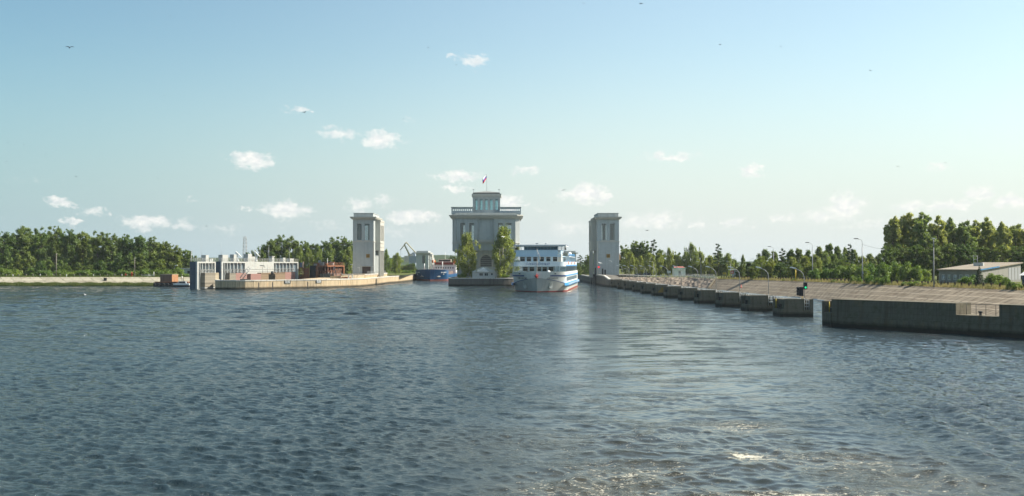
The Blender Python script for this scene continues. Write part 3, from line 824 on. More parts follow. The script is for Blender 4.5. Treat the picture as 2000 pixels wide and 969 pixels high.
def lock_tower(label, x0, x1, y0, dep, zb, side):
    """side +1: chamber lies towards +x. heights taken for the near towers"""
    D = 425.0
    root = thing('lock_tower', label, 'tower', (x0 if side > 0 else x1, y0, zb), 0, 'lock towers')
    W = x1-x0
    # local: x from chamber-far edge; mirrored through sgn
    def X(a): return a if side > 0 else -a
    def xb(m, a, b, *r): m.box(min(X(a), X(b)), max(X(a), X(b)), *r)
    z = lambda y: Z(y, D)-zb
    zbelt, zwin0, zwin1, zcor0, zcor1, zpar = z(472.5), z(469), z(437), z(428.5), z(423.5), z(416)
    holes = [(W*.20, W*.42, zwin0, zwin1), (W*.58, W*.80, zwin0, zwin1)]
    hol = [(min(X(h[0]), X(h[1])), max(X(h[0]), X(h[1])), h[2], h[3]) for h in holes]
    m = MB()
    a, b = min(0, X(W)), max(0, X(W))
    dz = [(W*.45, W*.86, 0, 3.0)] if side > 0 else []
    dh = [(min(X(h[0]), X(h[1])), max(X(h[0]), X(h[1])), h[2], h[3]) for h in dz]
    m.wall(a, b, 0, zcor0, 0, .6, hol+dh)
    m.wall(a, b, zbelt-.2, zcor0, dep-.6, .6, hol)
    m.wall(a, b, 0, zbelt-.2, dep-.6, .6)
    # side walls
    xf = X(W)-.6 if side > 0 else X(W)
    m.wall(.6, dep-.6, 0, zcor0, xf, .6, axis='y', holes=[(dep*.30, dep*.44, zwin0, zwin1), (dep*.50, dep*.64, zwin0, zwin1), (dep*.70, dep*.84, zwin0, zwin1)])
    xn = 0 if side > 0 else -.6
    m.wall(.6, dep-.6, 0, zcor0, xn, .6, axis='y', holes=[(dep*.2, dep*.34, zwin0, zwin1), (dep*.66, dep*.8, zwin0, zwin1)])
    m.box(a+.6, b-.6, .6, dep-.6, zbelt-.3, zbelt)
    m.box(a+.6, b-.6, .6, dep-.6, zcor0-.5, zcor0-.002)
    m.build('wall', M_STONE, root)
    m = MB(); m.box(a-.95, b+.95, -.95, dep+.95, zcor0+.35, zcor1-.35); m.box(a-.55, b+.55, -.55, dep+.55, zcor0, zcor0+.34); m.box(a-1.15, b+1.15, -1.15, dep+1.15, zcor1-.34, zcor1)
    m.build('cornice', M_STONE_L, root)
    m = MB(); ring(m, a+.25, b-.25, .3, dep-.3, zcor1+.003, zpar-.2, 0, .4); ring(m, a+.1, b-.1, .15, dep-.15, zpar-.2, zpar, 0, .5)
    m.build('parapet', M_STONE, root)
    m = MB(); m.box(a+.7, b-.7, .8, dep-.8, zcor1+.004, zcor1+.3); m.build('roof', M_TARM, root)
    m = MB(); ring(m, a, b, 0, dep, zbelt-.15, zbelt+.25, .16, .4); m.build('belt_course', M_STONE_L, root)
    for h in hol:
        window_part(root, h[0], h[1], h[2], h[3], .34, 4, 8)
        window_part(root, h[0], h[1], h[2], h[3], dep-.5, 4, 8)
        m = MB(); m.box(h[0]-.12, h[1]+.12, -.14, .3, h[2]-.75, h[2]-.003); m.build('sill_panel', M_STONE_L, root)
    # emblem plaque
    ex = X(W*.73 if side > 0 else W*.5); ez = z(500); s = .74
    m = MB(); ring_y = -.12
    m.box(ex-s, ex+s, ring_y, .05, ez-s, ez+s)
    pl = m.build('emblem', M_GOLD, root)
    m = MB(); m.box(ex-s*.9, ex-s*.7, ring_y-.06, ring_y+.001, ez-s*.9, ez+s*.9); m.box(ex+s*.7, ex+s*.9, ring_y-.06, ring_y+.001, ez-s*.9, ez+s*.9)
    for k in (-1, 0, 1): m.box(ex-s*.62, ex+s*.62, ring_y-.06, ring_y+.001, ez+k*s*.72-s*.1, ez+k*s*.72+s*.1)
    m.box(ex-s*.16, ex+s*.16, ring_y-.08, ring_y+.001, ez-s*.62, ez+s*.62)
    for i in (-1, 1): m.box(ex+i*s*.42-s*.07, ex+i*s*.42+s*.07, ring_y-.05, ring_y+.001, ez-s*.45, ez+s*.45)
    m.build('relief', paint('dark_bronze', (.16, .09, .02), .5, .3), pl)
    if dh:
        h = dh[0]; m = MB(); m.box(h[0], h[1], .25, .35, 0, h[3]); 
        for k in range(1, 5): x = h[0]+(h[1]-h[0])*k/5; m.box(x-.03, x+.03, .2, .26, 0, h[3])
        m.build('door', paint('brown_door', (.055, .042, .038), .6), root)
        MB().box(h[0]-.5, h[1]+.3, -.5, .1, h[3]+.02, h[3]+.25).build('door_canopy', M_STONE_L, root)
    # machinery bay projecting over the chamber, on columns
    p = 2.1; xa, xb_ = W, W+p
    by0, by1 = dep*.27, dep*.93
    zb0, zb1 = z(489.5), z(432)
    bh = []
    n = 7; zz0, zz1 = z(470), z(439)
    for i in range(n):
        c0 = by0+.8+(by1-by0-1.6)*(i+.2)/n; bh.append((c0, c0+(by1-by0-1.6)/n*.6, zz0, zz1))
    m = MB(); xo = X(xb_)-.3 if side > 0 else X(xb_)
    m.wall(by0, by1, zb0, zb1, xo, .3, bh, axis='y')
    lo, hi = (W, xb_-.3) if side > 0 else (-(xb_-.3), -W)
    m.box(lo, hi, by0, by0+.3, zb0, zb1); m.box(lo, hi, by1-.3, by1, zb0, zb1)
    m.box(lo, hi, by0+.3, by1-.3, zb0, zb0+.3); m.box(lo, hi, by0+.3, by1-.3, zb1-.3, zb1)
    bay = m.build('machinery_bay', M_STONE_L, root)
    m = MB(); lo, hi = sorted((X(W), X(xb_+.12)))
    MB().box(lo, hi, by0-.12, by1+.12, z(475), z(473.3)).build('bay_moulding', M_STONE_L, bay); MB().box(lo, hi, by0-.08, by1+.08, z(482.5), z(481.6)).build('bay_moulding', M_STONE_L, bay); MB().box(lo, hi, by0-.15, by1+.15, zb1+.003, zb1+.7).build('bay_roof', M_STONE_L, bay)
    for h in bh: window_part_x(bay, h[0], h[1], h[2], h[3], xo+.1, 1, 6, bar=.09)
    for f in (0.02, .25, .48, .71, .94):
        m = MB(); cy = by0+(by1-by0)*f; lo, hi = sorted((X(xb_-.75), X(xb_-.1)))
        m.box(lo, hi, cy, cy+.75, -1.2, zb0-.003); m.build('column', M_STONE_L, root)
    # corner pilaster and rain pipe
    lo, hi = sorted((X(W-.35), X(W+.15)))
    MB().box(lo, hi, -.10, .5, 0, zbelt-.2).build('corner_strip', M_STONE_L, root)
    if side < 0:
        m = MB(); m.prism([(X(-.003), dep*.3), (X(-1.2), dep*.3), (X(-1.2), dep*.55), (X(-.003), dep*.55)][::-1], z(508), z(497))
        m.prism([(X(-.003), dep*.33), (X(-.9), dep*.33), (X(-.9), dep*.5), (X(-.003), dep*.5)][::-1], z(497)+.002, z(484), top=[(X(-.003), dep*.33), (X(-.2), dep*.33), (X(-.2), dep*.5), (X(-.003), dep*.5)][::-1])
        m.build('buttress', paint('tan_render', (.50, .33, .20), .8), root)  # sloped buttress of the annex on the tower's outer side
    return root
lock_tower('tall grey stone lock tower on the left bank, with a door under its gold plaque', -65.6, -57.0, 425, 20, 4.65, 1)
lock_tower('tall grey stone lock tower on the right bank beside the stony slope', 35.9, 44.9, 425, 20, 4.2, -1)

def far_tower(label, x0, x1, side, dep=20):
    y0 = 712; D = 712.0; zb = 3.1
    root = thing('lock_tower', label, 'tower', (x0 if side > 0 else x1, y0, zb), 0, 'far lock towers'); W = x1-x0
    X = (lambda a: a) if side > 0 else (lambda a: -a)
    a, b = min(0, X(W)), max(0, X(W)); z = lambda y: Z(y, D)-zb
    h = [tuple(sorted((X(W*.50), X(W*.80))))+(z(515), z(499.5))]
    m = MB(); m.wall(a, b, 0, z(495.5), 0, .6, h); m.wall(a, b, 0, z(495.5), dep-.6, .6, h)
    m.box(a, a+.6, .6, dep-.6, 0, z(495.5)); m.box(b-.6, b, .6, dep-.6, 0, z(495.5)); m.build('wall', M_STONE, root)
    MB().box(a-1.4, b+1.4, -1.4, dep+1.4, z(495.4), z(493.6)).build('cornice', M_STONE_L, root)
    MB().box(a+.2, b-.2, .2, dep-.2, z(493.6)+.003, z(490.2)).build('parapet', M_STONE, root)
    window_part(root, *h[0], .3, 3, 6, bar=.14)
    lo, hi = sorted((X(W), X(W+2.2)))
    MB().box(lo, hi, 5, 17, z(522), z(497)).build('machinery_bay', M_STONE_L, root)
    for cy in (5.2, 10.5, 16):
        lo, hi = sorted((X(W+1.3), X(W+2.1))); MB().box(lo, hi, cy, cy+.8, 0, z(522)-.003).build('column', M_STONE_L, root)
    return root
far_tower('small far grey lock tower rising behind the blue tanker', L(813, 712), L(837, 712), 1)
far_tower('small far grey lock tower just right of the cruise ship', 37.6, L(1125, 712), -1)

# ------------------------------------------------------------------ central lock house
def central():
    D = 425.0; y0 = 424.0; zb = 3.1
    cx = L(949.5, D)
    root = thing('lock_control_house', 'massive grey stone lock house with glazed galleries and a flag on its roof', 'building', (cx, y0, zb))
    z = lambda y: Z(y, D)-zb
    x = lambda px: L(px, D)-cx
    HW = x(1015); ch = 1.75; dep = 24
    zov0, zov1, zc0, zc1 = z(490), z(474), z(427.5), z(420.5)
    LW = x(1006)
    # lower body with the arched portal
    m = MB()
    ax0, ax1 = x(938.6), x(960.4); az0, az1 = z(521), z(498.5); r = (ax1-ax0)/2; acx = (ax0+ax1)/2
    zs = az1-r
    # wall with arch: columns of strips
    N = 16
    xs = [acx-r*math.cos(math.pi*k/N) for k in range(N+1)]
    m.wall(-LW, ax0, 0, zov0, 0, .8); m.wall(ax1, LW, 0, zov0, 0, .8)
    for k in range(N):
        za = zs+math.sqrt(max(0, r*r-(xs[k]-acx)**2)); zb_ = zs+math.sqrt(max(0, r*r-(xs[k+1]-acx)**2))
        m.face([(xs[k],0,za),(xs[k+1],0,zb_),(xs[k+1],0,zov0),(xs[k],0,zov0)])
        m.face([(xs[k],0,za),(xs[k],.8,za),(xs[k+1],.8,zb_),(xs[k+1],0,zb_)])
    m.box(ax0, ax1, .002, .8, 0, az0)
    m.box(-LW, -LW+.8, .8, dep, 0, zov0); m.box(LW-.8, LW, .8, dep, 0, zov0); m.box(-LW+.8, LW-.8, dep-.8, dep, 0, zov0)
    m.build('lower_wall', M_STONE, root)
    # arch window
    m = MB()
    for k in range(0, 11):
        xx = ax0+(ax1-ax0)*k/10; zt = zs+math.sqrt(max(0, r*r-(xx-acx)**2)); m.box(xx-.06, xx+.06, .30, .42, az0, zt)
    for k in range(6):
        zz = az0+(az1-az0)*k/5.6; h = r if zz < zs else math.sqrt(max(0, r*r-(zz-zs)**2)); m.box(acx-h, acx+h, .312, .408, zz-.06, zz+.06)
    f = m.build('arched_window', M_FRAME, root)
    pts = [(ax0,.45,az0),(ax1,.45,az0)]+[(acx+r*math.cos(math.pi*k/N), .45, zs+r*math.sin(math.pi*k/N)) for k in range(N+1)]
    m = MB(); m.face(pts); m.build('pane', M_GLASS_D, f)
    m = MB(); R1 = r+.75
    for k in range(N):
        a0, a1 = math.pi*k/N, math.pi*(k+1)/N
        P = lambda rr, a, yy: (acx+rr*math.cos(a), yy, zs+rr*math.sin(a))
        m.face([P(r,a0,-.18),P(R1,a0,-.18),P(R1,a1,-.18),P(r,a1,-.18)]); m.face([P(R1,a0,-.18),P(R1,a0,0),P(R1,a1,0),P(R1,a1,-.18)]); m.face([P(r,a0,0),P(r,a0,-.18),P(r,a1,-.18),P(r,a1,0)])
    m.box(ax0-.75, ax0, -.18, -.002, az0, zs); m.box(ax1, ax1+.75, -.18, -.002, az0, zs)
    m.build('arch_surround', M_STONE_L, root)
    # round clock-like opening
    m = MB(); M = Matrix.Translation((0, -.10, z(487))) @ Matrix.Rotation(R(90), 4, 'X'); 
    pts = [M @ Vector((.62*math.cos(k*math.pi/8), .62*math.sin(k*math.pi/8), 0)) for k in range(16)]
    pts2 = [M @ Vector((.62*math.cos(k*math.pi/8), .62*math.sin(k*math.pi/8), -.1)) for k in range(16)]
    m.face(pts); [m.face([pts[k], pts2[k], pts2[(k+1)%16], pts[(k+1)%16]]) for k in range(16)]
    m.build('round_vent', M_DARK, root)
    # overhanging main storey
    oh = 1.6
    holes = [(x(899.5), x(909), z(470), z(436)), (x(917), x(926), z(470), z(436)), (x(973), x(982), z(470), z(436)), (x(990), x(999), z(470), z(436))]
    m = MB(); c = HW-ch
    m.wall(-c, x(933.5), zov0, zc0, -oh, .7, [h for h in holes if h[1] < x(933)])
    m.wall(x(964.5), c, zov0, zc0, -oh, .7, [h for h in holes if h[0] > x(965)])
    m.wall(x(933.5), x(964.5), zov0, zc0, -oh+.35, .35)
    m.wall(-c, c, zov0, zc0, dep-.7+oh, .7, holes)
    for s in (-1, 1):
        poly = [(s*c, -oh), (s*HW, -oh+ch), (s*(HW-.7), -oh+ch+.3), (s*(c-.0), -oh+.7)]
        if s < 0: poly = poly[::-1]
        m.prism(poly, zov0, zc0)
        lo, hi = sorted((s*(HW-.7), s*HW)); m.box(lo, hi, -oh+ch+.31, dep, zov0+.001, zc0)
    m.box(-c+.3, c-.3, -oh+.71, dep+oh-.71, zov0+.002, zov0+.5); m.box(-c, c, -oh+.71, dep+oh-.71, zc0-.6, zc0-.002)
    m.build('upper_wall', M_STONE, root)
    for h in holes:
        window_part(root, h[0], h[1], h[2], h[3], -oh+.25, 4, 11, bar=.08)
        window_part(root, h[0], h[1], h[2], h[3], dep+oh-.4, 4, 11, bar=.08)
    m = MB(); m.box(-c-.1, c+.1, -oh-.22, -oh-.002, z(475.6), z(474.2)); m.box(-c-.1, c+.1, -oh-.3, -oh-.003, z(473), z(472.2))
    for s in (-1, 1):
        poly = [(s*(c+.1), -oh-.25), (s*(HW+.2), -oh+ch-.1), (s*(HW+.0), -oh+ch+.05), (s*c, -oh-.004)]
        if s < 0: poly = poly[::-1]
        m.prism(poly, z(475.6), z(474.2))
    m.build('belt_course', M_STONE_L, root)
    m = MB(); m.box(x(934), x(964), -oh+.05, -oh+.34, z(473.9), z(468.5)); m.build('sill_panel', M_STONE_L, root)
    # corbels under the overhang
    for s in (-1, 1):
        m = MB()
        for q, (za, zb2, o) in enumerate(((491.5, 490, .0), (493.5, 491.6, .8), (495.5, 493.6, 1.6))):
            lo, hi = sorted((s*(LW-.5), s*(HW-.3-o))); m.box(lo, hi, -oh+.3+o*.5, dep-2, z(za), z(zb2)-.004)
        m.build('corbel', M_STONE, root)
    for px in (934.2, 963.8, 887.5+4.5):
        MB().tube([(x(px), -oh-.15, z(472)), (x(px), -oh-.15, zc0)], .10, 6).build('rain_pipe', M_FRAME, root)
    # cornice
    m = MB(); 
    for o, za, zt in ((.6, zc0, zc0+.5), (1.0, zc0+.502, zc1-.4), (1.45, zc1-.398, zc1)):
        pl = [(-c-o*.5, -oh-o), (c+o*.5, -oh-o), (HW+o, -oh+ch-o*.5), (HW+o, dep+oh+o), (-HW-o, dep+oh+o), (-HW-o, -oh+ch-o*.5)]
        m.prism(pl, za, zt)
    m.build('cornice', M_STONE_L, root)
    # terrace block
    zt0, zt1 = zc1+.003, z(415.6)
    MB().box(x(889.5), x(1009), .6, dep-.6, zt0, zt1).build('attic', M_STONE, root)
    # galleries
    def gallery(a, b, nwin):
        zf, zr = z(417.6), z(404.2)
        g0, g1 = 1.4, 4.0
        m = MB(); hs = []
        for i in range(nwin):
            w_ = (b-a-.6)/nwin; q = a+.3+w_*(i+.17); hs.append((q, q+w_*.66, z(412), z(407.7)))
        for yy in (g0, g1): m.wall(a, b, zf, zr-.25, yy, .12, hs)
        m.box(a, b, g0+.121, g1-.01, zf-.2, zf-.002)
        o_ = m.build('gallery', paint('gallery_metal', (.27, .33, .36), .5, .08), root)
        MB().box(a-.15, b+.15, g0-.3, g1+.4, zr-.25, zr).build('gallery_roof', paint('gallery_roof_paint', (.25, .29, .29), .6), o_)
        return o_
    ga = gallery(x(881.5), x(924), 10); gb = gallery(x(975), x(1017.5), 10)
    for g, s in ((ga, -1), (gb, 1)):
        m = MB(); xe = x(881.9) if s < 0 else x(1017.1); xi = x(887) if s < 0 else x(1011.5)
        for yy in (1.8, 3.6): MB().tube([(xi, yy, z(420.5)), (xe, yy, z(417.8))], .09, 5).build('strut', M_STEEL, g)
    # central turret
    t0, t1 = x(923), x(977); zc = z(381)
    hs = [(x(q-2.8), x(q+2.8), z(409.5), z(388)) for q in (929.7, 939.5, 949.4, 959.3, 969.7)]
    m = MB(); ty0, ty1 = 3.5, 15.0
    m.wall(t0, t1, zt0, zc, ty0, .5, hs); m.wall(t0, t1, zt0, zc, ty1-.5, .5, hs)
    m.box(t0, t0+.5, ty0+.501, ty1-.501, zt0, zc); m.box(t1-.5, t1, ty0+.501, ty1-.501, zt0, zc)
    tur = m.build('turret_wall', M_STONE, root)
    MB().box(x(921), x(979), ty0-.5, ty1+.5, z(383), z(377.6)+0).build('turret_cornice', M_STONE_L, root)
    MB().box(x(923.5), x(975.8), ty0-.1, ty1+.1, z(377.5)+.01, z(375.6)).build('roof_kerb', M_DARK, root)
    e = [(x(923), ty0-.3), (x(976), ty0-.3), (x(976), ty1+.3), (x(923), ty1+.3)]; k = (x(946), x(953)); ym = (ty0+ty1)/2; zr = z(370.8); ze = z(375.5)
    m = MB(); A = [(p[0], p[1], ze) for p in e]; B0 = (k[0], ym, zr); B1 = (k[1], ym, zr)
    m.face([A[0], A[1], B1, B0]); m.face([A[2], A[3], B0, B1]); m.face([A[1], A[2], B1]); m.face([A[3], A[0], B0]); m.face(A[::-1])
    m.build('turret_roof', paint('roof_metal', (.22, .23, .21), .6), root)
    gt = glass('turret_glass', (.45, .66, .70), .12)
    for h in hs: window_part(root, h[0], h[1], h[2], h[3], ty0+.2, 2, 4, gt, .09, framem=paint('teal_frame', (.16, .26, .28), .5))
    # roof lamps
    for px in (924.5, 974.8):
        m = MB(); m.tube([(x(px), ty0, z(375.5)), (x(px), ty0, z(370.5))], .05, 5); m.box(x(px)-.35, x(px)+.25, ty0-.2, ty0+.3, z(370.4), z(369.2)); m.build('floodlight', M_STEEL, root)
    # wall lamp and notice
    MB().cbox((x(944.5), -.2, z(486.6)), (.5, .4, .4)).build('wall_lamp', M_WHITE, root)
    return root, (cx, y0+9.25, zb+zr)
house, fpos = central()
# flag
fl = thing('flagpole', 'flagpole with a white, blue and red tricolour on the lock house roof', 'flagpole', (fpos[0]+.05, fpos[1], fpos[2]-.05))
MB().tube([(0, 0, 0), (0, 0, 6.0), (-.12, 0, 7.35)], .07, 6, .04).build('pole', M_STEEL, fl)
def flag():
    cols = [paint('flag_white', (.75, .75, .76), .8, .02, streak=0), paint('flag_blue', (.02, .07, .42), .8, .05, streak=0), paint('flag_red', (.62, .03, .03), .8, .05, streak=0)]
    me = bpy.data.meshes.new('flag'); v = []; f = []; mi = []
    nu, nv = 10, 9
    for j in range(nv+1):
        for i in range(nu+1):
            u, s = i/nu, j/nv
            x_ = -.1-u*1.75-.15*s; y_ = -1.1*u+.25*math.sin(u*6+s*2)*u; z_ = 7.2-s*2.05-u*1.95-.25*u*u+.1*math.sin(u*7)
            x_ += .25*s*u
            v.append((x_+(.12-.0)*s, y_, z_))
    for j in range(nv):
        for i in range(nu):
            a = j*(nu+1)+i; f.append((a, a+1, a+nu+2, a+nu+1)); mi.append(j*3//nv)
    me.from_pydata(v, [], f)
    for c_ in cols: me.materials.append(c_)
    me.polygons.foreach_set('material_index', mi); me.update()
    o = bpy.data.objects.new('flag', me); C.objects.link(o); o.parent = fl
flag()

# small pavilion in front of the lock house
pv = thing('pavilion', 'low whitewashed pavilion with a pale hipped roof on the island nose', 'hut', (L(945, 413), 411.5, 3.1))
def pavilion():
    w2 = 4.6; dp = 5; h = 2.4
    hs = [(-1.7, -1.1, .9, 1.9), (-1.0, -.4, .9, 1.9), (.4, 1.0, .9, 1.9), (1.1, 1.7, .9, 1.9), (3.0, 3.6, 1.1, 1.9)]
    m = MB(); m.wall(-w2, w2, 0, h, 0, .3, hs); m.box(-w2, -w2+.3, .3, dp, 0, h); m.box(w2-.3, w2, .3, dp, 0, h); m.box(-w2+.3, w2-.3, dp-.3, dp, 0, h)
    m.build('wall', paint('old_whitewash', (.50, .51, .47), .8, .15), pv)
    for q in hs:
        f_ = MB().box(q[0]-.06, q[1]+.06, -.04, .04, q[2]-.08, q[2]-.003).build('window', M_WHITE, pv); MB().box(q[0], q[1], .1, .14, q[2], q[3]).build('pane', M_GLASS_D, f_)
    m = MB(); o_ = .35; z0 = h+.003
    A = [(-w2-o_, -o_, z0), (w2+o_, -o_, z0), (w2+o_, dp+o_, z0), (-w2-o_, dp+o_, z0)]
    B0, B1 = (-.9, dp/2, h+1.95), (.9, dp/2, h+1.95)
    m.face([A[0], A[1], B1, B0]); m.face([A[2], A[3], B0, B1]); m.face([A[1], A[2], B1]); m.face([A[3], A[0], B0]); m.face(A[::-1])
    m.build('roof', paint('pale_roof', (.46, .47, .42), .6, .2, .8, rust=.2, rustcol=(.2,.2,.18)), pv)
    m = MB(); A = (-2.4, -.5, z0+.1); m.face([(-2.6, -.45, z0+.05), (2.2, -.45, z0+.05), (-.2, 1.2, h+1.9)]); m.face([(2.2, -.45, z0+.05), (-2.6, -.45, z0+.05), (-.2, -.45, h+1.35)][::-1])
    m.build('gable', M_WHITE, pv)
pavilion()
# ------------------------------------------------------------------ cruise ship
def hull_pt(t, z, sgn, stem0, rake, Lz0, Lz1, ztop, B, p=.62):
    f = max(0, min(1, (z+.6)/(ztop+.6)))
    st = stem0*(1-f)**1.2+0*rake
    Lz = Lz0+(Lz1-Lz0)*f
    b = B*math.sin(math.pi/2*min(1, t))**(p+.25*(1-f))
    return (sgn*b, st+Lz*t, z)
def cruise():
    rz = -math.atan2(10, 88)
    root = thing('cruise_ship', 'white and pale blue river cruise ship with a red star on its bow', 'cruise ship', (L(1047.6, 318), 316.5, 0), rz)
    B = 8.45; LEN = 94
    T = [i/14 for i in range(15)]
    def P(t, z, s): return hull_pt(t, z, s, 2.6, 0, 17, 8.5, 6.3, B)
    def zl(t): return 4.55-2.45*t**.85
    def shell(name, zlo, zhi, mat, off=0.0, nz_=5, parent=root, t0=0.0, t1=1.0, aft=True, capt=False):
        m = MB(); sgns = (-1, 1)
        for s in sgns:
            cols = []
            ts = [t for t in T if t0-1e-6 <= t <= t1+1e-6]
            for t in ts:
                a, b = zlo(t), zhi(t); col = []
                for j in range(nz_+1):
                    p = Vector(P(t, a+(b-a)*j/nz_, s))
                    if off:
                        q = Vector(P(min(1, t+.03), p.z, s)); q0 = Vector(P(max(0, t-.03), p.z, s)); d = (q-q0); n_ = Vector((s*d.y, -s*d.x, 0)).normalized() if d.length > 0 else Vector((0, -1, 0))
                        if n_.y > .01: n_ = -n_
                        p += n_*off
                    col.append(p)
                cols.append(col)
            if aft and t1 >= 1:
                for yy in (30, 60, LEN-6):
                    a, b = zlo(1), zhi(1); cols.append([Vector((s*(B+off), yy, a+(b-a)*j/nz_)) for j in range(nz_+1)])
                a, b = zlo(1), zhi(1); cols.append([Vector((s*5.5, LEN, a+(b-a)*j/nz_)) for j in range(nz_+1)]); cols.append([Vector((0, LEN+.5, a+(b-a)*j/nz_)) for j in range(nz_+1)])
            for c0, c1 in zip(cols[:-1], cols[1:]):
                for j in range(nz_):
                    q = [c0[j], c1[j], c1[j+1], c0[j+1]]
                    m.face(q if s > 0 else q[::-1], smooth=True)
        return m.build(name, mat, parent)
    hullm = paint('grey_hull_paint', (.46, .47, .45), .4, .10, .5, streak=.35)
    hull = shell('hull', lambda t: -.6, zl, hullm, nz_=8)
    shell('boot_stripe', lambda t: -.6, lambda t: .28, paint('red_antifouling', (.30, .03, .025), .5), .03, 2, hull)
    bul = shell('bulwark', lambda t: zl(t)+.001, lambda t: 6.3, M_WHITE, nz_=6)
    shell('stripe', lambda t: zl(t)-.07, lambda t: zl(t)+.10, M_NAVY, .045, 1, hull, t0=.10)
    navs = shell('stripe', lambda t: 4.85, lambda t: 5.28, M_NAVY, .05, 1, bul, t0=.17, t1=.9)
    # foredeck
    m = MB(); ring_ = [Vector(P(t, 5.3, -1)) for t in T[::-1]]+[Vector(P(t, 5.3, 1)) for t in T[1:]]
    ring_ = [(p.x, p.y) for p in ring_]+[(B, 14), (-B, 14)]
    m.face([(p[0]*.99, p[1], 5.3) for p in ring_]); m.build('foredeck', paint('deck_green', (.12, .16, .14), .7), root)
    # rubbing strakes (sponsons)
    for s in (-1, 1):
        m = MB(); lo, hi = sorted((s*(B-.15), s*(B+.75))); m.prism([(lo, 11.5 if s < 0 else 9.8), (hi, 9.8 if s < 0 else 11.5), (hi, LEN-7), (lo, LEN-7)] if False else [(lo, 12), (hi, 12), (hi, LEN-8), (lo, LEN-8)], 1.95, 2.75)
        m.prism([(s*(B-.2), 8.2), (s*(B+.75), 11.998), (s*(B-.2), 11.998)][::s], 1.95, 2.75)
        sp = m.build('rubbing_strake', M_SKYB, root)
        m = MB()
        for k in range(32):
            y_ = 14+k*2.25; lo, hi = sorted((s*(B+.70), s*(B+.79))); m.box(lo, hi, y_, y_+1.15, 2.15, 2.6)
        m.build('dash_marking', M_WHITE, sp)
        for z0, z1 in ((4.85, 5.28),):
            m = MB(); lo, hi = sorted((s*(B+.01), s*(B+.12))); m.box(lo, hi, 9, LEN-7, z0, z1); m.build('side_stripe', M_SKYB, root)
        m = MB(); lo, hi = sorted((s*(B+.01), s*(B+.06))); m.box(lo, hi, 24, LEN-7, -.5, .42); m.build('side_boot_stripe', paint('red_boot', (.26, .06, .045), .5), root)
    # decks and houses ------------------------------------------------
    def rr(w2, y0, y1, r, n=5):
        pts = []
        for cx_, cy_, a0 in ((w2-r, y0+r, -90), (w2-r, y1-r, 0), (-w2+r, y1-r, 90), (-w2+r, y0+r, 180)):
            for k in range(n+1): a = R(a0+90*k/n); pts.append((cx_+r*math.cos(a), cy_+r*math.sin(a)))
        return pts
    def slab(name, poly, z0, z1, mat): return MB().prism(poly, z0, z1).build(name, mat, root)
    slab('main_deck', rr(B-.05, 9.2, LEN-4, 2.0), 6.0, 6.28, M_WHITE)
    def house(name, w2, y0, y1, z0, z1, wins, mat, side_w, parent=root):
        m = MB(); t_ = .12
        m.wall(-w2, w2, z0, z1, y0, t_, wins)
        m.wall(-w2, w2, z0, z1, y1, t_)
        for s in (-1, 1):
            xw = s*w2-(t_ if s > 0 else 0)
            m.wall(y0+t_, y1, z0, z1, xw, t_, side_w, axis='y')
        o_ = m.build(name, mat, parent)
        for h in wins:
            f_ = MB(); f_.box(h[0]-.06, h[1]+.06, y0-.05, y0-.002, h[2]-.1, h[2]-.02); f_.box(h[0]-.05, h[1]+.05, y0-.05, y0-.002, h[3]+.02, h[3]+.08)
            f_.box(h[0]-.07, h[0]-.002, y0-.04, y0-.003, h[2]-.02, h[3]+.02); f_.box(h[1]+.002, h[1]+.07, y0-.04, y0-.003, h[2]-.02, h[3]+.02); f_.box(h[0], h[1], y0+.01, y0+.05, h[3]-.42, h[3]-.37)
            f = f_.build('window', M_WHITE, root); MB().box(h[0], h[1], y0+.06, y0+.08, h[2], h[3]).build('pane', M_GLASS_D, f)
        for s in (-1, 1):
            for h in side_w:
                f_ = MB(); lo, hi = sorted((s*(w2+.002), s*(w2+.05))); f_.box(lo, hi, h[0]-.06, h[1]+.06, h[2]-.1, h[2]-.02); f_.box(lo, hi, h[0]-.06, h[1]+.06, h[3]+.02, h[3]+.08)
                f = f_.build('window', M_WHITE, root); lo, hi = sorted((s*(w2-.05), s*(w2-.08))); MB().box(lo, hi, h[0], h[1], h[2], h[3]).build('pane', M_GLASS_D, f)
        return o_
    # deck A (behind the bow): five front windows, glazed promenade outboard
    d = 332; ox = L(1054.6, d)
    fx = lambda px: L(px, d)-ox
    zA0, zA1 = 6.281, 8.05
    wA = [(fx(a), fx(b), 6.45, 7.72) for a, b in ((1021, 1030), (1034, 1042.5), (1048, 1056), (1059, 1067.5), (1071, 1080))]
    house('deck_house', 6.0, 14.0, LEN-12, zA0, zA1, wA, M_BLUEP, [(18+i*3.2, 20+i*3.2, 6.8, 7.6) for i in range(20)])
    m = MB()
    for i in range(24): m.box(B-.18, B-.08, 13+i*3.0, 13.12+i*3.0, 6.281, 8.06); m.box(-B+.08, -B+.18, 13+i*3.0, 13.12+i*3.0, 6.281, 8.06)
    m.box(fx(1084), fx(1084.6), 12, 12.1, 6.281, 8.06); m.box(fx(1093), fx(1093.5), 12, 12.1, 6.281, 8.06); m.box(B-.1, B, 12, 12.1, 6.281, 8.06); m.box(-B, -B+.12, 12, 12.1, 6.281, 8.06)
    m.build('promenade_mullion', M_BLUEP, root)
    m = MB(); m.box(B-.14, B-.12, 12.1, LEN-16, 6.3, 8.05); m.box(fx(1084.6), B-.1, 12.04, 12.06, 6.3, 8.05); m.build('promenade_glass', glass('promenade_glass_m', (.60, .72, .76), .25), root)
    # deck B board and floor
    zb0, zb1 = 8.06, 9.46
    slab('upper_deck', rr(B-.02, 10.2, LEN-10, 2.2), 8.06, 8.34, M_WHITE)
    poly_o = rr(B, 10.0, LEN-10, 2.4, 7); 
    m = MB(); n_ = len(poly_o); inn = rr(B-.12, 10.12, LEN-10.12, 2.3, 7)
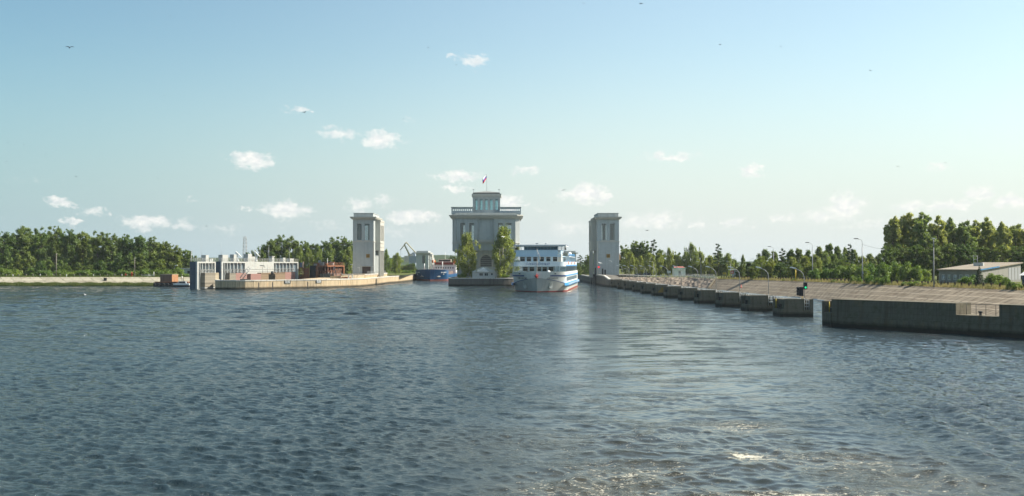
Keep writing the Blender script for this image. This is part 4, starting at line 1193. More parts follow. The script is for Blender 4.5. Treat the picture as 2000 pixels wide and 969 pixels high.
    for i in range(n_):
        j = (i+1) % n_; a, b, c_, e = poly_o[i], poly_o[j], inn[j], inn[i]
        m.face([(*a, zb0-.05), (*b, zb0-.05), (*b, zb1), (*a, zb1)]); m.face([(*e, zb0), (*c_, zb0), (*c_, zb1), (*e, zb1)][::-1]); m.face([(*a, zb1), (*b, zb1), (*c_, zb1), (*e, zb1)])
    board = m.build('deck_board', paint('name_board_paint', (.60, .67, .72), .4, .04, streak=.08), root)
    for s in (-1, 1):
        lo, hi = sorted((s*(B+.01), s*(B+.08))); MB().box(lo, hi, 12, LEN-12, 8.1, 8.42).build('side_stripe', M_SKYB, root)
        for k in range(2):
            lo, hi = sorted((s*(B+.012), s*(B+.02)))
    zB0, zB1 = 8.341, 11.15
    wB = [(fx(a), fx(b), 9.62, 11.0) for a, b in ((1016, 1025), (1028.7, 1037), (1041.5, 1050), (1054, 1062.3), (1066.8, 1075), (1079.7, 1088))]
    d2 = house('deck_house', 6.35, 13.0, LEN-20, zB0, zB1, wB, M_BLUEP, [(17+i*3.4, 19.4+i*3.4, 9.3, 10.6) for i in range(16)])
    MB().box(fx(1088.7), fx(1096.5), 12.2, 17, 8.341, 11.9).build('side_locker', M_WHITE, root)
    MB().box(fx(1090.2), fx(1094.8), 12.1, 12.19, 9.5, 11.0).build('door', paint('door_cream', (.6, .56, .46), .5), root)
    # bridge deck
    zC0, zC1 = 11.151, 13.15
    m = MB(); m.box(fx(1008), fx(1090), 12.4, 34, zC0, zC1); m.box(fx(1008)-.15, fx(1096), 12.1, 34.2, zC0+.001, zC0+.28); m.build('bridge_base', paint('bridge_blue_paint', (.42, .57, .68), .4, .05), root)
    slab('bridge_deck', [(-8.1, 12.2), (8.1, 12.2), (8.1, 26), (-8.1, 26)], zC1+.002, zC1+.10, M_BLUEP)
    MB().box(-8.1, -7.95, 12.2, 20, zC1-.75, zC1+.0).build('wing_board', M_BLUEP, root)
    m = MB(); zz0, zz1 = zC1+.102, 14.42
    bx0, bx1 = fx(1024), fx(1088)
    m.box(bx0, bx1, 12.7, 18, zz0, zz0+.12)
    for k in range(11): xx = bx0+(bx1-bx0)*k/10; m.box(xx-.05, xx+.05, 12.7, 12.82, zz0+.121, zz1)
    for s_ in (bx0, bx1-.1): m.box(s_, s_+.1, 12.83, 18, zz0+.121, zz1)
    m.box(bx0, bx1, 17.9, 18, zz0+.121, zz1)
    m.build('wheelhouse', paint('wheelhouse_paint', (.10, .22, .32), .4), root)
    m = MB(); m.box(bx0+.06, bx1-.06, 12.75, 12.77, zz0+.13, zz1-.01); m.build('bridge_glass', glass('bridge_glass_m', (.010, .060, .095), .03, dark=True), root)
    m = MB()
    for s in (-1, 1):
        for yy in (12.4, 17): m.tube([(s*8.0, yy, zC1+.1), (s*8.0, yy, 14.43)], .08, 5)
        m.tube([(s*6.9, 12.4, zC1+.1), (s*6.9, 12.4, 14.43)], .05, 5)
    m.build('wing_post', M_DARK, root)
    m = MB()
    for s in (-1, 1):
        m.rail([(s*5.9, 12.35, zC1+.1), (s*8.0, 12.35, zC1+.1), (s*8.0, 20, zC1+.1)], .8, 3, .035, .9)
    m.build('wing_rail', M_DARK, root)
    m = MB(); m.box(-8.35, 8.35, 11.9, 26, 14.44, 14.78); roof = m.build('bridge_roof', M_WHITE, root)
    MB().box(-8.4, 8.4, 11.85, 26.05, 14.783, 14.92).build('roof_edge', M_NAVY, roof)
    for px, yy, s_ in ((1048, 14, 1), (1065, 14, .5)):
        m = MB(); m.tube([(fx(px), yy, 14.9), (fx(px), yy, 15.3)], .06, 5); m.cbox((fx(px), yy, 15.35), (.9*s_, .25, .2)); m.build('searchlight', M_STEEL, root)
    m = MB(); m.tube([(0, 22, 14.9), (0, 22, 19)], .10, 5, .05) if False else m.tube([(1.5, 24, 14.9), (1.5, 24, 16.0)], .10, 5, .05); m.build('mast_stub', M_WHITE, root)
    # funnel block aft
    MB().box(-3, 3, 55, 61, 11.4, 13.6).build('funnel', M_BLUEP, root)
    slab('sun_deck', [(-8.2, 34), (8.2, 34), (8.2, 74), (-8.2, 74)], 11.2, 11.38, M_WHITE)
    # side rails on deck B and sun deck, right side seen past the bridge
    m = MB()
    for s in (-1, 1): m.rail([(s*8.2, 14, 9.46), (s*8.2, 74, 9.46)], .35, 1, .04, 2.5); m.rail([(s*8.1, 34, 11.38), (s*8.1, 74, 11.38)], 1.0, 3, .035, 2)
    m.build('side_rail', M_SKYB, root)
    m = MB()
    for s in (-1, 1):
        for k in range(18): lo, hi = sorted((s*8.15, s*8.3)); m.box(lo, hi, 16+k*3.4, 16.12+k*3.4, 9.46, 11.2)
    m.build('deck_post', M_BLUEP, root)
    for yy in (22, 44, 60):
        m = MB(); M = Matrix.Translation((B+.14, yy, 9.1)) @ Matrix.Rotation(R(90), 4, 'Y')
        pts = [tuple(M @ Vector((.42*math.cos(a*math.pi/6), .42*math.sin(a*math.pi/6), 0))) for a in range(13)]
        m.tube(pts, .12, 6, cap=False); m.build('lifebuoy', M_ORANGE, root)
    for yy in (56,):  # lifeboats on the far side decks
        for s in (-1, 1):
            m = MB(); m.lathe((0, 0, 0), [(.02, -2.4), (.5, -2), (.75, -.8), (.75, .8), (.5, 2), (.02, 2.4)], 10)
            M = Matrix.Translation((s*6.9, yy+5, 12.4)) @ Matrix.Rotation(R(90), 4, 'X'); m.v = [tuple(M @ Vector(p)) for p in m.v]; m.build('lifeboat', M_WHITE, root)
    # lower deck side windows
    for s in (-1, 1):
        for k in range(16):
            lo, hi = sorted((s*(B+.005), s*(B+.05))); MB().box(lo, hi, 15+k*4.2, 18.4+k*4.2, 3.3, 4.55).build('side_window', paint('side_glass', (.16, .21, .24), .3), root)
    # jackstaff
    m = MB(); m.tube([(0, 2.4, 5.3), (0, 2.4, 13.4)], .10, 6, .05); m.tube([(0, 2.4, 12.9), (1.0, 2.5, 10.7)], .06, 5); m.tube([(1.0, 2.5, 10.7), (1.0, 2.5, 10.0)], .04, 4); m.build('jackstaff', paint('mast_paint', (.6, .55, .5), .5), root)
    # star
    m = MB(); M = Matrix.Translation((0, -.03, 4.95)) @ Matrix.Rotation(R(4), 4, 'X'); pts = []
    for k in range(10): r = .78 if k % 2 == 0 else .32; a = math.pi/2+k*math.pi/5; pts.append(M @ Vector((r*math.cos(a), -.10, r*math.sin(a))))
    cc_ = M @ Vector((0, -.34, 0)); back = [M @ Vector(((p-M.translation).x, .45, (p-M.translation).z)) for p in pts]
    for k in range(10):
        m.face([cc_, pts[k], pts[(k+1)%10]]); m.face([pts[k], back[k], back[(k+1)%10], pts[(k+1)%10]])
    m.build('red_star', M_RED, root)
    # anchors with their pale plates and chain streaks
    for s in (-1, 1):
        p = Vector(P(.24, 1.7, s)); q = Vector(P(.30, 1.7, s)); tdir = (q-p).normalized(); n_ = Vector((s*tdir.y, -s*tdir.x, 0)); n_ = n_ if n_.y < 0 else -n_
        up = (Vector(P(.24, 3.2, s))-Vector(P(.24, 1.7, s))).normalized()
        M = Matrix((( tdir.x*s, n_.x, up.x, p.x), (tdir.y*s, n_.y, up.y, p.y), (tdir.z, n_.z, up.z, p.z), (0, 0, 0, 1)))
        m = MB(); m.box(-.75, .75, .05, .38, -.55, .25, M); m.box(-.45, .45, .05, .5, -.75, -.5, M); m.box(-.55, -.32, .05, .3, .25, 1.55, M); m.box(.25, .48, .05, .3, .25, 1.55, M)
        m.build('anchor', paint('anchor_paint', (.62, .64, .62), .5), root)
        m = MB(); p2 = Vector(P(.35, 5.75, s)); m.cbox((p2.x, p2.y-.05, p2.z), (.5, .35, .28)); m.build('fairlead', M_DARK, root)
    # lettering
    def text(body, size, name, mat, xf, ext=.02, shear=0, parent=root):
        cu = bpy.data.curves.new(name, 'FONT'); cu.body = body; cu.size = size; cu.extrude = ext; cu.align_x = 'CENTER'; cu.align_y = 'CENTER'; cu.shear = shear; cu.resolution_u = 2
        tmp = bpy.data.objects.new('tmp', cu); C.objects.link(tmp); bpy.context.view_layer.update()
        me = bpy.data.meshes.new_from_object(tmp.evaluated_get(bpy.context.evaluated_depsgraph_get()))
        bpy.data.objects.remove(tmp); me.transform(xf); me.materials.clear(); me.materials.append(mat); me.name = name
        o_ = bpy.data.objects.new(name, me); C.objects.link(o_); o_.parent = parent; return o_
    up = Matrix.Rotation(R(90), 4, 'X')
    text('С.М.БУДЁННЫЙ', .98, 'name_lettering', M_NAVY, Matrix.Translation((fx(1051), 9.96, 8.72)) @ up, .02, .3, board)
    for s in (-1, 1):
        q0 = Vector(P(.16, 4.35, s)); q1 = Vector(P(.40, 4.35, s)); tdir = (q1-q0).normalized()*s
        n_ = Vector((tdir.y, -tdir.x, 0)); a = math.atan2(tdir.y, tdir.x); mid = (q0+q1)/2+n_*.42
        text('СЕМЁН БУДЁННЫЙ', .46, 'name_lettering', paint('letter_brown', (.06, .05, .05), .5), Matrix.Translation(mid) @ Matrix.Rotation(a, 4, 'Z') @ up, .03, 0, bul)
    # hatch and gear on foredeck
    m = MB(); m.lathe((3.2, 7.5, 5.3), [(.7, 0), (.7, .5), (.5, 1.2), (.1, 1.5)], 10); m.build('winch', M_WHITE, root)
    m = MB(); m.lathe((-3.4, 7, 5.3), [(.35, 0), (.35, .9), (.5, 1.0), (.5, 1.1)], 10); m.build('capstan', M_DARK, root)
    return text
text3d = cruise()

# ------------------------------------------------------------------ blue tanker in the left chamber
def tanker():
    root = thing('tanker', 'dark blue river tanker with white deckhouse in the left chamber', 'tanker', (-41.9, 529, 0))
    B = 8.2; LEN = 140
    T = [i/12 for i in range(13)]
    def P(t, z, s): return hull_pt(t, z, s, 1.8, 0, 15, 8, 5.9, B, .6)
    def shell(name, zlo, zhi, mat, off, nz_, parent):
        m = MB()
        for s in (-1, 1):
            cols = []
            for t in T:
                a, b = zlo, zhi(t); cols.append([Vector(P(t, a+(b-a)*j/nz_, s))+Vector((s*off*t, -off*(1-t), 0)) for j in range(nz_+1)])
            for yy, zt in ((24, zhi(1)), (26, min(zhi(1), 3.0)), (LEN, min(zhi(1), 3.0))):
                cols.append([Vector((s*(B+off), yy, zlo+(zt-zlo)*j/nz_)) for j in range(nz_+1)])
            cols.append([Vector((0, LEN+2, zlo+(min(zhi(1), 3)-zlo)*j/nz_)) for j in range(nz_+1)])
            for c0, c1 in zip(cols[:-1], cols[1:]):
                for j in range(nz_):
                    q = [c0[j], c1[j], c1[j+1], c0[j+1]]; m.face(q if s > 0 else q[::-1], True)
        return m.build(name, mat, parent)
    hull = shell('hull', -.6, lambda t: 5.9-.5*t, paint('deep_blue_hull', (.008, .075, .19), .4, .12, .4, streak=.2), 0, 6, root)
    shell('boot_stripe', -.6, lambda t: .65, paint('dull_red_boot', (.26, .08, .06), .6), .04, 1, hull)
    m = MB(); pl = [P(t, 4.9, -1) for t in T[::-1]]+[P(t, 4.9, 1) for t in T[1:]]; m.face([(p[0], p[1], 4.9) for p in pl]+[(B-.1, 24, 4.9), (-B+.1, 24, 4.9)]); m.box(-B+.1, B-.1, 24.1, LEN, 2.2, 2.7)
    m.build('deck', paint('deck_red', (.22, .06, .045), .7), root)
    # coamings, pipes
    m = MB(); m.box(-6, 6, 32, 108, 2.71, 4.2); m.build('cargo_trunk', paint('brown_trunk', (.16, .12, .10), .7), root)
    for s in (-1, 1):
        m = MB(); m.box(-.03, .03, -1.2, 1.2, -.5, .5); 
        p = Vector(P(.28, 2.2, s)); q = Vector(P(.4, 2.2, s)); a = math.atan2((q-p).y, (q-p).x)
        M = Matrix.Translation(p+Vector((0, -.15, 0))) @ Matrix.Rotation(a, 4, 'Z'); m = MB(); m.box(-1.2, 1.2, -.12, .3, -.25, .25, M); m.box(-.3, .3, -.15, .3, .25, 1.1, M); m.build('anchor', M_STEEL, root)
        q = Vector(P(.62, 4.2, s)); p = Vector(P(.42, 4.2, s)); t_ = (q-p).normalized()*s; a = math.atan2(t_.y, t_.x); n_ = Vector((t_.y, -t_.x, 0)); mid = (p+q)/2+n_*.35
        up = Matrix.Rotation(R(90), 4, 'X')
        text3d('ВФ ТАНКЕР', .8, 'name_lettering', M_WHITE, Matrix.Translation(mid) @ Matrix.Rotation(a, 4, 'Z') @ up, .03, 0, hull)
        text3d('20', .8, 'name_lettering', M_WHITE, Matrix.Translation(mid-Vector((0, 0, .95))) @ Matrix.Rotation(a, 4, 'Z') @ up, .03, 0, hull)
    m = MB()
    for px, h in ((-4.5, 9), (.5, 12), (5.2, 10)): MB().tube([(px, 20, 4.9), (px, 20, h)], .22, 6).build('vent_post', M_WHITE, root)
    m = MB(); m.tube([(0, 6, 4.9), (0, 6, 12.5)], .14, 6); m.tube([(-1.2, 6, 11), (1.2, 6, 11)], .08, 5); m.build('foremast', M_WHITE, root)
    m = MB(); m.rail([(P(.5, 5.9, 1)[0]-.2, P(.5, 5.9, 1)[1], 5.5), (1.5, 1, 5.6), (-1.5, 1, 5.6), (P(.5, 5.9, -1)[0]+.2, P(.5, 5.9, -1)[1], 5.5)], .8, 2, .05, 1.2); m.build('bow_rail', M_STEEL, root)
    # deckhouse aft
    hs = [(-7+k*1.5+.3, -7+k*1.5+.95, 5.8, 6.7) for k in range(9)]+[(-7+k*1.5+.3, -7+k*1.5+.95, 3.4, 4.3) for k in range(9)]
    m = MB(); m.wall(-7.4, 7.4, 2.71, 8.0, 112, .2, hs); m.box(-7.4, -7.2, 112.2, 130, 2.71, 8.0); m.box(7.2, 7.4, 112.2, 130, 2.71, 8); m.box(-7.4, 7.4, 112, 130, 8.001, 8.2)
    dh = m.build('deckhouse', M_WHITE, root)
    for h in hs: MB().box(h[0], h[1], 112.1, 112.15, h[2], h[3]).build('window', M_GLASS_D, dh)
    MB().box(-5.8, 6.0, 111.5, 121, 8.202, 9.7).build('bridge_band', paint('maroon_paint', (.20, .018, .012), .5), root)
    m = MB(); m.box(-3.6, 4.2, 114, 119, 9.702, 11.6); m.build('wheelhouse', paint('cream_paint', (.58, .55, .42), .5), root)
    m = MB(); m.box(-3.4, 4.0, 113.93, 113.99, 10.3, 11.2); m.build('bridge_glass', M_GLASS_D, root)
    for x_ in (-6.3, 6.8):
        m = MB(); m.lathe((0, 0, 0), [(.02, -2.8), (.9, -2.2), (1.15, 0), (.9, 2.2), (.02, 2.8)], 10); M = Matrix.Translation((x_, 110, 10.2)) @ Matrix.Rotation(R(90), 4, 'X'); m.v = [tuple(M @ Vector(p)) for p in m.v]; m.build('lifeboat', M_ORANGE, root)
        m = MB(); m.tube([(x_-.8, 110, 8.0), (x_-.8, 110, 11.8), (x_+.4, 110, 12.3)], .12, 5); m.build('davit', M_WHITE, root)
    m = MB(); m.tube([(.5, 117, 11.6), (.5, 117, 16)], .12, 5); m.build('mast', M_WHITE, root)
tanker()

# ------------------------------------------------------------------ floating dock sections on the left
def dock(name, label, p0, p1, wd, zt, mats, ribs, plain=(), boxes=(), end_ports=True, door=None, cat='dock section'):
    """p0,p1: near and far corner of the long right-hand side; local x runs along it, local y points away (left)"""
    a = math.atan2(p1[1]-p0[1], p1[0]-p0[0]); ln = math.dist(p0, p1)
    root = thing(name, label, cat, (p0[0], p0[1], 0), a)
    body, light, rib_m = mats[:3]
    MB().box(0, ln, .8, wd, -.5, zt).build('inner_wall', mats[3], root)
    m = MB(); m.box(0, ln, 0, .798, -.8, .095)
    # end frames flush
    for u0, u1 in [(0, .75), (ln-.75, ln)]+list(plain): m.box(u0, u1, 0, .799, .1, zt)
    m.box(.75, ln-.75, 0, .799, zt-.55, zt-.001) if not plain else [m.box(q0, q1, 0, .799, zt-.55, zt-.001) for q0, q1 in zip([.75]+[p[1] for p in plain], [p[0] for p in plain]+[ln-.75])]
    m.build('side_shell', light, root)
    # near end plate with port holes, shade put into its dark colour
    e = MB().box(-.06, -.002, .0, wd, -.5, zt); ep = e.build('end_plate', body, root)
    m = MB(); m.box(-.5, -.061, -.10, .45, -.5, zt+.0); m.build('fender_post', light, root)
    if end_ports:
        m = MB()
        for yy in (wd*.42, wd*.80):
            for zz in (zt*.75, zt*.22): M = Matrix.Translation((-.09, yy, zz)) @ Matrix.Rotation(R(-90), 4, 'Y'); pts = [M @ Vector((.2*math.cos(k*math.pi/5), .2*math.sin(k*math.pi/5), 0)) for k in range(10)]; m.face(pts)
        m.build('port_hole', M_DARK, ep)
    m = MB(); m.box(-.08, -.061, 0, wd, zt*.52, zt*.53); m.build('seam', M_DARK, ep)
    # ribs
    for u in ribs:
        m = MB(); m.box(u, u+.28, .02, .80, .1, zt-.56); m.build('rib', rib_m, root)
    m = MB()
    us = list(ribs)
    if us:
        for zz in (zt*.70, zt*.60, zt*.50):
            m.tube([(us[0], -.10, zz), (us[-1]+1.2, -.10, zz)], .06, 5)
        for u in us: m.cbox((u+.7, -.05, zt*.66), (.25, .25, .55)); m.cbox((u+.15, -.05, zt*.55), (.3, .3, .3))
        m.build('pipework', light, root)
    m = MB(); m.rail([(0, .15, zt), (ln, .15, zt)], 1.15, 3, .04, 2.0); m.rail([(0, wd-.1, zt), (ln, wd-.1, zt)], 1.15, 3, .04, 2.0); m.rail([(.05, .15, zt), (.05, wd-.1, zt)], 1.15, 3, .04, 1.5)
    m.build('railing', light, root)
    for (u0, u1, z0, z1, mt, nm) in boxes:
        m = MB(); m.box(u0, u1, -1.6, -.004, z0, z1); b = m.build(nm, mt, root)
    return root, a, ln
M_DK = paint('dock_shade_blue', (.062, .085, .115), .5, .12, .5, streak=.2)  # dark copy for the dock ends, shade put into the blue
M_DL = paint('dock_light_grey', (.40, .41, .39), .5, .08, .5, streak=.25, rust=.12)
M_DR = paint('dock_inner_blue', (.13, .17, .20), .6, .12)
M_PLK = planks('grey_planks', (.24, .215, .17), .42)
M_PLK2 = planks('brown_planks', (.23, .165, .105), .40)
M_PINK = planks('faded_pink_planks', (.30, .17, .145), .45, True, .12)
d1, a1, l1 = dock('dock_tower', 'dock tower with a shade-dark blue end standing furthest left beside the quay tip', (L(386.5, 354), 354), (L(420, 368)+.6, 367), 2.9, 9.6, (M_DK, M_DL, M_DL, M_DR), [1.6, 3.4, 5.6, 8.0, 10.4],
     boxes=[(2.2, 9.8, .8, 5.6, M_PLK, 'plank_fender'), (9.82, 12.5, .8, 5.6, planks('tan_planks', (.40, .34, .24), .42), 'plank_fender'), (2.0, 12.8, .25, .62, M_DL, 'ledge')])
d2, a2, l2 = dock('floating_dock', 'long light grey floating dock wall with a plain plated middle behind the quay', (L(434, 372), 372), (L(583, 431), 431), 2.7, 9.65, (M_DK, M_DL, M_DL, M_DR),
     [1.8, 3.6, 5.6, 8.2, 10.8, 13.4]+[41+i*3.0 for i in range(6)], plain=[(16.5, 39.5)],
     boxes=[(2.6, 7.0, .8, 5.4, M_PLK, 'plank_fender'), (7.02, 15.2, .8, 5.4, M_PINK, 'plank_fender'), (18, 26, .8, 5.0, M_PINK, 'plank_fender'), (26.02, 46, .8, 5.3, M_PLK2, 'plank_fender'), (46.02, 55, .8, 5.4, M_PINK, 'plank_fender')])
def deck_item(parent, name, mat, boxes=(), tubes=()):
    m = MB()
    for b in boxes: m.box(*b)
    for p, r in tubes: m.tube(p, r, 6)
    return m.build(name, mat, parent)
deck_item(d1, 'deck_hut', M_DL, [(7, 9.2, .6, 2.4, 9.6, 11.9)])
deck_item(d1, 'bollard', M_WHITE, [(10, 10.6, .5, 1.0, 9.6, 10.4), (11.3, 11.8, .5, 1.0, 9.6, 10.6)])
deck_item(d2, 'deck_hut', M_DL, [(1.2, 5.2, .5, 2.2, 9.65, 12.1), (9.2, 11.2, .5, 2.2, 9.65, 12.3)])
deck_item(d2, 'control_cabin', M_DL, [(19.5, 22.5, .4, 2.3, 9.65, 12.6), (22.5, 25, .4, 2.3, 9.65, 11.6)])
deck_item(d2, 'vent_drum', M_DL, [(39, 40.8, .6, 2.0, 9.65, 11.6), (38.8, 41, .4, 2.2, 11.6, 11.9)])
deck_item(d2, 'deck_locker', M_DL, [(48.5, 50.5, .6, 2.0, 9.65, 11.3), (54.5, 58, .6, 2.0, 9.65, 11.0)])
deck_item(d2, 'wall_pipe', M_DL, [], [([(30, -.15, 8.0), (30, -.15, 2.5)], .08), ([(34, -.15, 8.8), (34, -.15, 2)], .06), ([(28, -.2, 8.3), (31, -.2, 8.3), (31.6, -.2, 7.4)], .09)])
def rot_pt(root, u, v, z): a = root.rotation_euler.z; return (root.location.x+u*math.cos(a)-v*math.sin(a), root.location.y+u*math.sin(a)+v*math.cos(a), z)
for i, (rt, u, h, lab) in enumerate(((d1, 5, 16.5, 'thin whip aerial on the leftmost dock tower'), (d2, 1.5, 17.2, 'thin whip aerial at the near end of the long grey dock'))):
    t = thing('aerial', lab, 'aerial', rot_pt(rt, u, 1.2, 9.6)); MB().tube([(0, 0, 0), (0, 0, h-9.6)], .045, 5, .02).build('mast', M_STEEL, t)
for px, d, y0, y1, lab in ((494+14, 395, 505, 482, 'thin grey mast on the dock left of the white deck crane'), (525, 402, 505, 480, 'thin grey mast on the dock right of the white deck crane'), (565, 418, 505, 484, 'thin grey mast near the far end of the long grey dock')):
    t = thing('lamp_mast', lab, 'mast', (L(px, d), d, 9.5)); m = MB(); m.tube([(0, 0, 0), (0, 0, Z(y1, d)-9.5)], .10, 5, .06); m.build('pole', M_STEEL, t); MB().cbox((.2, 0, Z(y1, d)-9.5), (.6, .25, .15)).build('lamp_head', M_STEEL, t)
# deck crane
def deck_crane(label, u, k):
    t = thing('deck_crane', label, 'crane', rot_pt(d2, u, 1.3, 9.65), 0)
    MB().lathe((0, 0, 0), [(.5, 0), (.5, .6), (.35, .7), (.35, 1.6)], 8).build('pedestal', M_WHITE, t)
    m = MB(); m.tube([(0, 0, 1.4), (-.9*k, 0, 4.4*k)], .28, 4); m.tube([(-.9*k, 0, 4.4*k), (1.6*k, 0, .8*k+1)], .20, 4); m.build('jib', M_WHITE, t)
    m = MB(); m.tube([(-.9*k, 0, 4.0*k), (-.1*k, 0, 1.8*k)], .10, 5); m.build('ram', M_DARK, t)
deck_crane('white folded knuckle crane standing on the grey dock wall', 27.5, .95)
deck_crane('small white folded crane near the left end of the grey dock', 13.5, .85)
# rusty dock section
M_RU = paint('rusty_steel', (.17, .10, .075), .8, .3, .6, rust=.75)
M_RUL = paint('red_lead_steel', (.26, .11, .08), .7, .3, .6, rust=.8, rustcol=(.10,.05,.035))
M_BLK = paint('black_plate', (.010, .013, .018), .6, .2)
d3, a3, l3 = dock('dock_tower', 'rusty red dock section with a black end plate right of the grey dock', (L(620, 436), 436), (L(673, 458), 458), 3.6, 8.1, (M_BLK, M_RU, M_RUL, paint('rust_black', (.035, .022, .018), .8, .3, .6, rust=.4)), [1.8, 4.0, 6.4, 8.8, 11.2, 13.4],
     end_ports=False, boxes=[(2, 8.2, 1.0, 4.6, M_PLK, 'plank_fender'), (11.2, 16.5, 1.0, 4.5, planks('red_planks', (.26, .15, .11), .4), 'plank_fender')])
fr = thing('rusty_frame', 'open rusty steel frame standing between the grey and black docks', 'steel frame', (L(584, 432), 432, 0))
m = MB()
for x_ in (0, 1.3, 2.8, 4.0): m.box(x_, x_+.25, 0, .25, 0, 7.4)
for k in range(6): m.box(0, 1.6, .02, .22, 2.2+k*.95, 2.55+k*.95)
m.box(0, 4.2, .3, .5, 0, 3.0); m.box(1.6, 4.2, 1.2, 1.4, 0, 6.9); m.build('post', M_RU, fr)
m = MB(); m.box(.2, 1.2, .4, 1.1, 7.4, 9.3); m.build('tank', paint('dull_blue_tank', (.10, .14, .2), .6), fr)
m = MB(); m.box(1.4, 1.9, .4, .9, 7.0, 9.7); m.build('stack', paint('peach_paint', (.5, .34, .26), .6), fr)
# heap of gear on rusty dock top
for u, h, w_, mt in ((.8, .8, .5, M_DL), (4.4, 2.2, .3, M_STEEL), (7.8, 1.7, .4, M_RUL), (11.3, 1.3, .5, M_DARK), (15.6, 1.6, .4, M_RU), (2.5, 1.0, .9, M_RU), (6, 1.4, 1.2, M_DL), (9.2, .9, 1.4, M_RU), (12.5, 2.0, .7, M_DARK), (14.5, 1.1, 1.2, M_STEEL)):
    deck_item(d3, 'deck_gear', mt, [(u, u+w_, .8, 2.2, 8.1, 8.1+h)])
deck_item(d3, 'flag_staff', M_WHITE, [(10.2, 10.42, 1, 1.2, 8.1, 11.2)])
for i, (u, h, mt) in enumerate(((3.2, 5.6, M_RU), (9.6, 5.2, M_STEEL), (10.4, 6.0, M_RU), (17.2, 5.0, M_RUL))): deck_item(d3, 'brace', mt, [], [([(u, -.5, 1.5), (u+1.1*(-1)**i, -.3, h)], .16), ([(u+.4, -.5, 4.6), (u+2.2, -.3, 4.8)], .10)])
t = thing('access_ladder', 'grey a-frame ladder against the rusty dock section', 'ladder', (L(651, 440), 441, 2.6))
m = MB(); m.tube([(-1.0, 0, 0), (.3, 0, 5.2)], .13, 5); m.tube([(1.4, 0, 0), (.3, 0, 5.2)], .13, 5)
for k in range(5): m.tube([(-1+.26*k+.2, 0, 1.0*k+.4), (1.4-.22*k-.2, 0, 1.0*k+.4)], .06, 4)
m.build('frame', M_STEEL, t)
t = thing('gangway', 'steel truss gangway leaning on the quay beside the pink plank fender', 'gangway', (L(474, 356.5), 356.0, 3.15), R(24))
m = MB(); 
for yy in (0, 1.0):
    m.tube([(0, yy, 0), (3.2, yy, 4.4)], .09, 5); m.tube([(-.6, yy, .8), (2.6, yy, 5.2)], .07, 5)
    for k in range(6): m.tube([(k*.55, yy, k*.75), (k*.55-.5, yy, k*.75+.85)], .05, 4)
m.build('truss', M_STEEL, t)
MB().box(-.5, 2.6, .0, 1.0, .02, .35).build('foot', M_DARK, t)
t = thing('winch', 'dark winch drum on the quay in front of the brown plank fender', 'winch', (L(531, 379), 380, 5.0)); 
MB().lathe((0, 0, 0), [(.5, 0), (.6, .35), (.5, .8), (.2, 1.1)], 10).build('drum', M_DARK, t); MB().box(-1.2, 1.2, -.7, .7, -5.4, -.002).build('stand', M_PLK2, t)

# barge, launch and shed on the left
t = thing('work_barge', 'low black barge carrying a rusty container at the left shore', 'barge', (L(303, 398), 396, 0))
w_ = L(345, 398)-L(303, 398)
m = MB(); m.prism([(0, .6), (.8, 0), (w_+5, 0), (w_+5, 4), (.8, 4), (0, 3.4)], -.5, 1.55); m.build('hull', paint('black_hull', (.014, .015, .018), .6), t)
MB().box(.6, w_+5, .1, 3.9, 1.552, 1.85).build('deck', M_RU, t)
for k in range(5): m = MB(); M = Matrix.Translation((.6+k*1.7, -.12, .75)) @ Matrix.Rotation(R(90), 4, 'X'); m.tube([tuple(M @ Vector((.42*math.cos(a*math.pi/5), .42*math.sin(a*math.pi/5), 0))) for a in range(11)], .17, 6, cap=False); m.build('tyre_fender', M_DARK, t)
t = thing('container', 'rusty brown container with an orange end standing on the barge', 'container', (L(314, 397), 396.6, 1.86))
wc = L(337, 397)-L(314, 397)
MB().prism([(0, 0), (wc, 0), (wc+1.6, 2.3), (1.4, 2.6)], 0, 2.75).build('box', planks('rust_sheet', (.20, .125, .09), .3, False, .2), t)
MB().prism([(wc+.02, -.03), (wc+1.68, 2.3), (wc+1.62, 2.32), (wc, 0)], .05, 2.7).build('end_panel', paint('faded_orange', (.42, .23, .12), .6, .2, rust=.3), t)
MB().prism([(-.1, -.1), (wc+.1, -.1), (wc+1.7, 2.4), (1.3, 2.7)], 2.752, 2.95).build('roof', paint('tan_roof', (.36, .29, .2), .7), t)
t = thing('launch', 'small white launch with a dark hull moored beside the barge', 'boat', (L(340, 393), 391.5, 0))
wl_ = L(372, 393)-L(340, 393)
m = MB(); P0 = [(0, 1), (1.2, 0), (wl_, -.05), (wl_+.6, 1), (wl_, 2.1), (1.2, 2)]
m.prism([(p[0]*.94+.2, p[1]*.8+.2) for p in P0], -.4, .65, top=P0); m.build('hull', M_BLK, t)
m = MB(); m.prism(P0, .66, 1.3, top=[(p[0], p[1]) for p in P0]); m.build('gunwale', M_WHITE, t)
m = MB(); m.prism([(1.6, .4), (5, .3), (5, 1.7), (1.6, 1.6)], 1.3, 2.1, top=[(2.3, .5), (4.8, .4), (4.8, 1.6), (2.3, 1.5)]); m.build('cabin', paint('grey_cabin', (.25, .27, .29), .5), t)
m = MB(); m.box(2.5, 4.7, .30, .34, 1.5, 1.9); m.build('window', M_GLASS_D, t)
t = thing('mooring_post', 'white topped mooring light post behind the small launch', 'post', (L(356, 400), 400, 0)); MB().tube([(0, 0, -2), (0, 0, 3.4)], .10, 6).build('pole', M_STEEL, t); MB().lathe((0, 0, 3.0), [(.1, 0), (.22, .2), (.22, .8), (.06, 1.0)], 8).build('lamp', M_WHITE, t)
MBx = thing('mooring_pile', 'pale wooden pile standing between launch and dock tower', 'pile', (L(359.5, 400), 400, 0)); MB().tube([(0, 0, -2), (0, 0, 3.7)], .18, 7).build('pile', M_PLK, MBx)
t = thing('shed', 'small pale grey flat roofed shed behind the bushes left of the docks', 'shed', (L(355, 432), 432, 3.5))
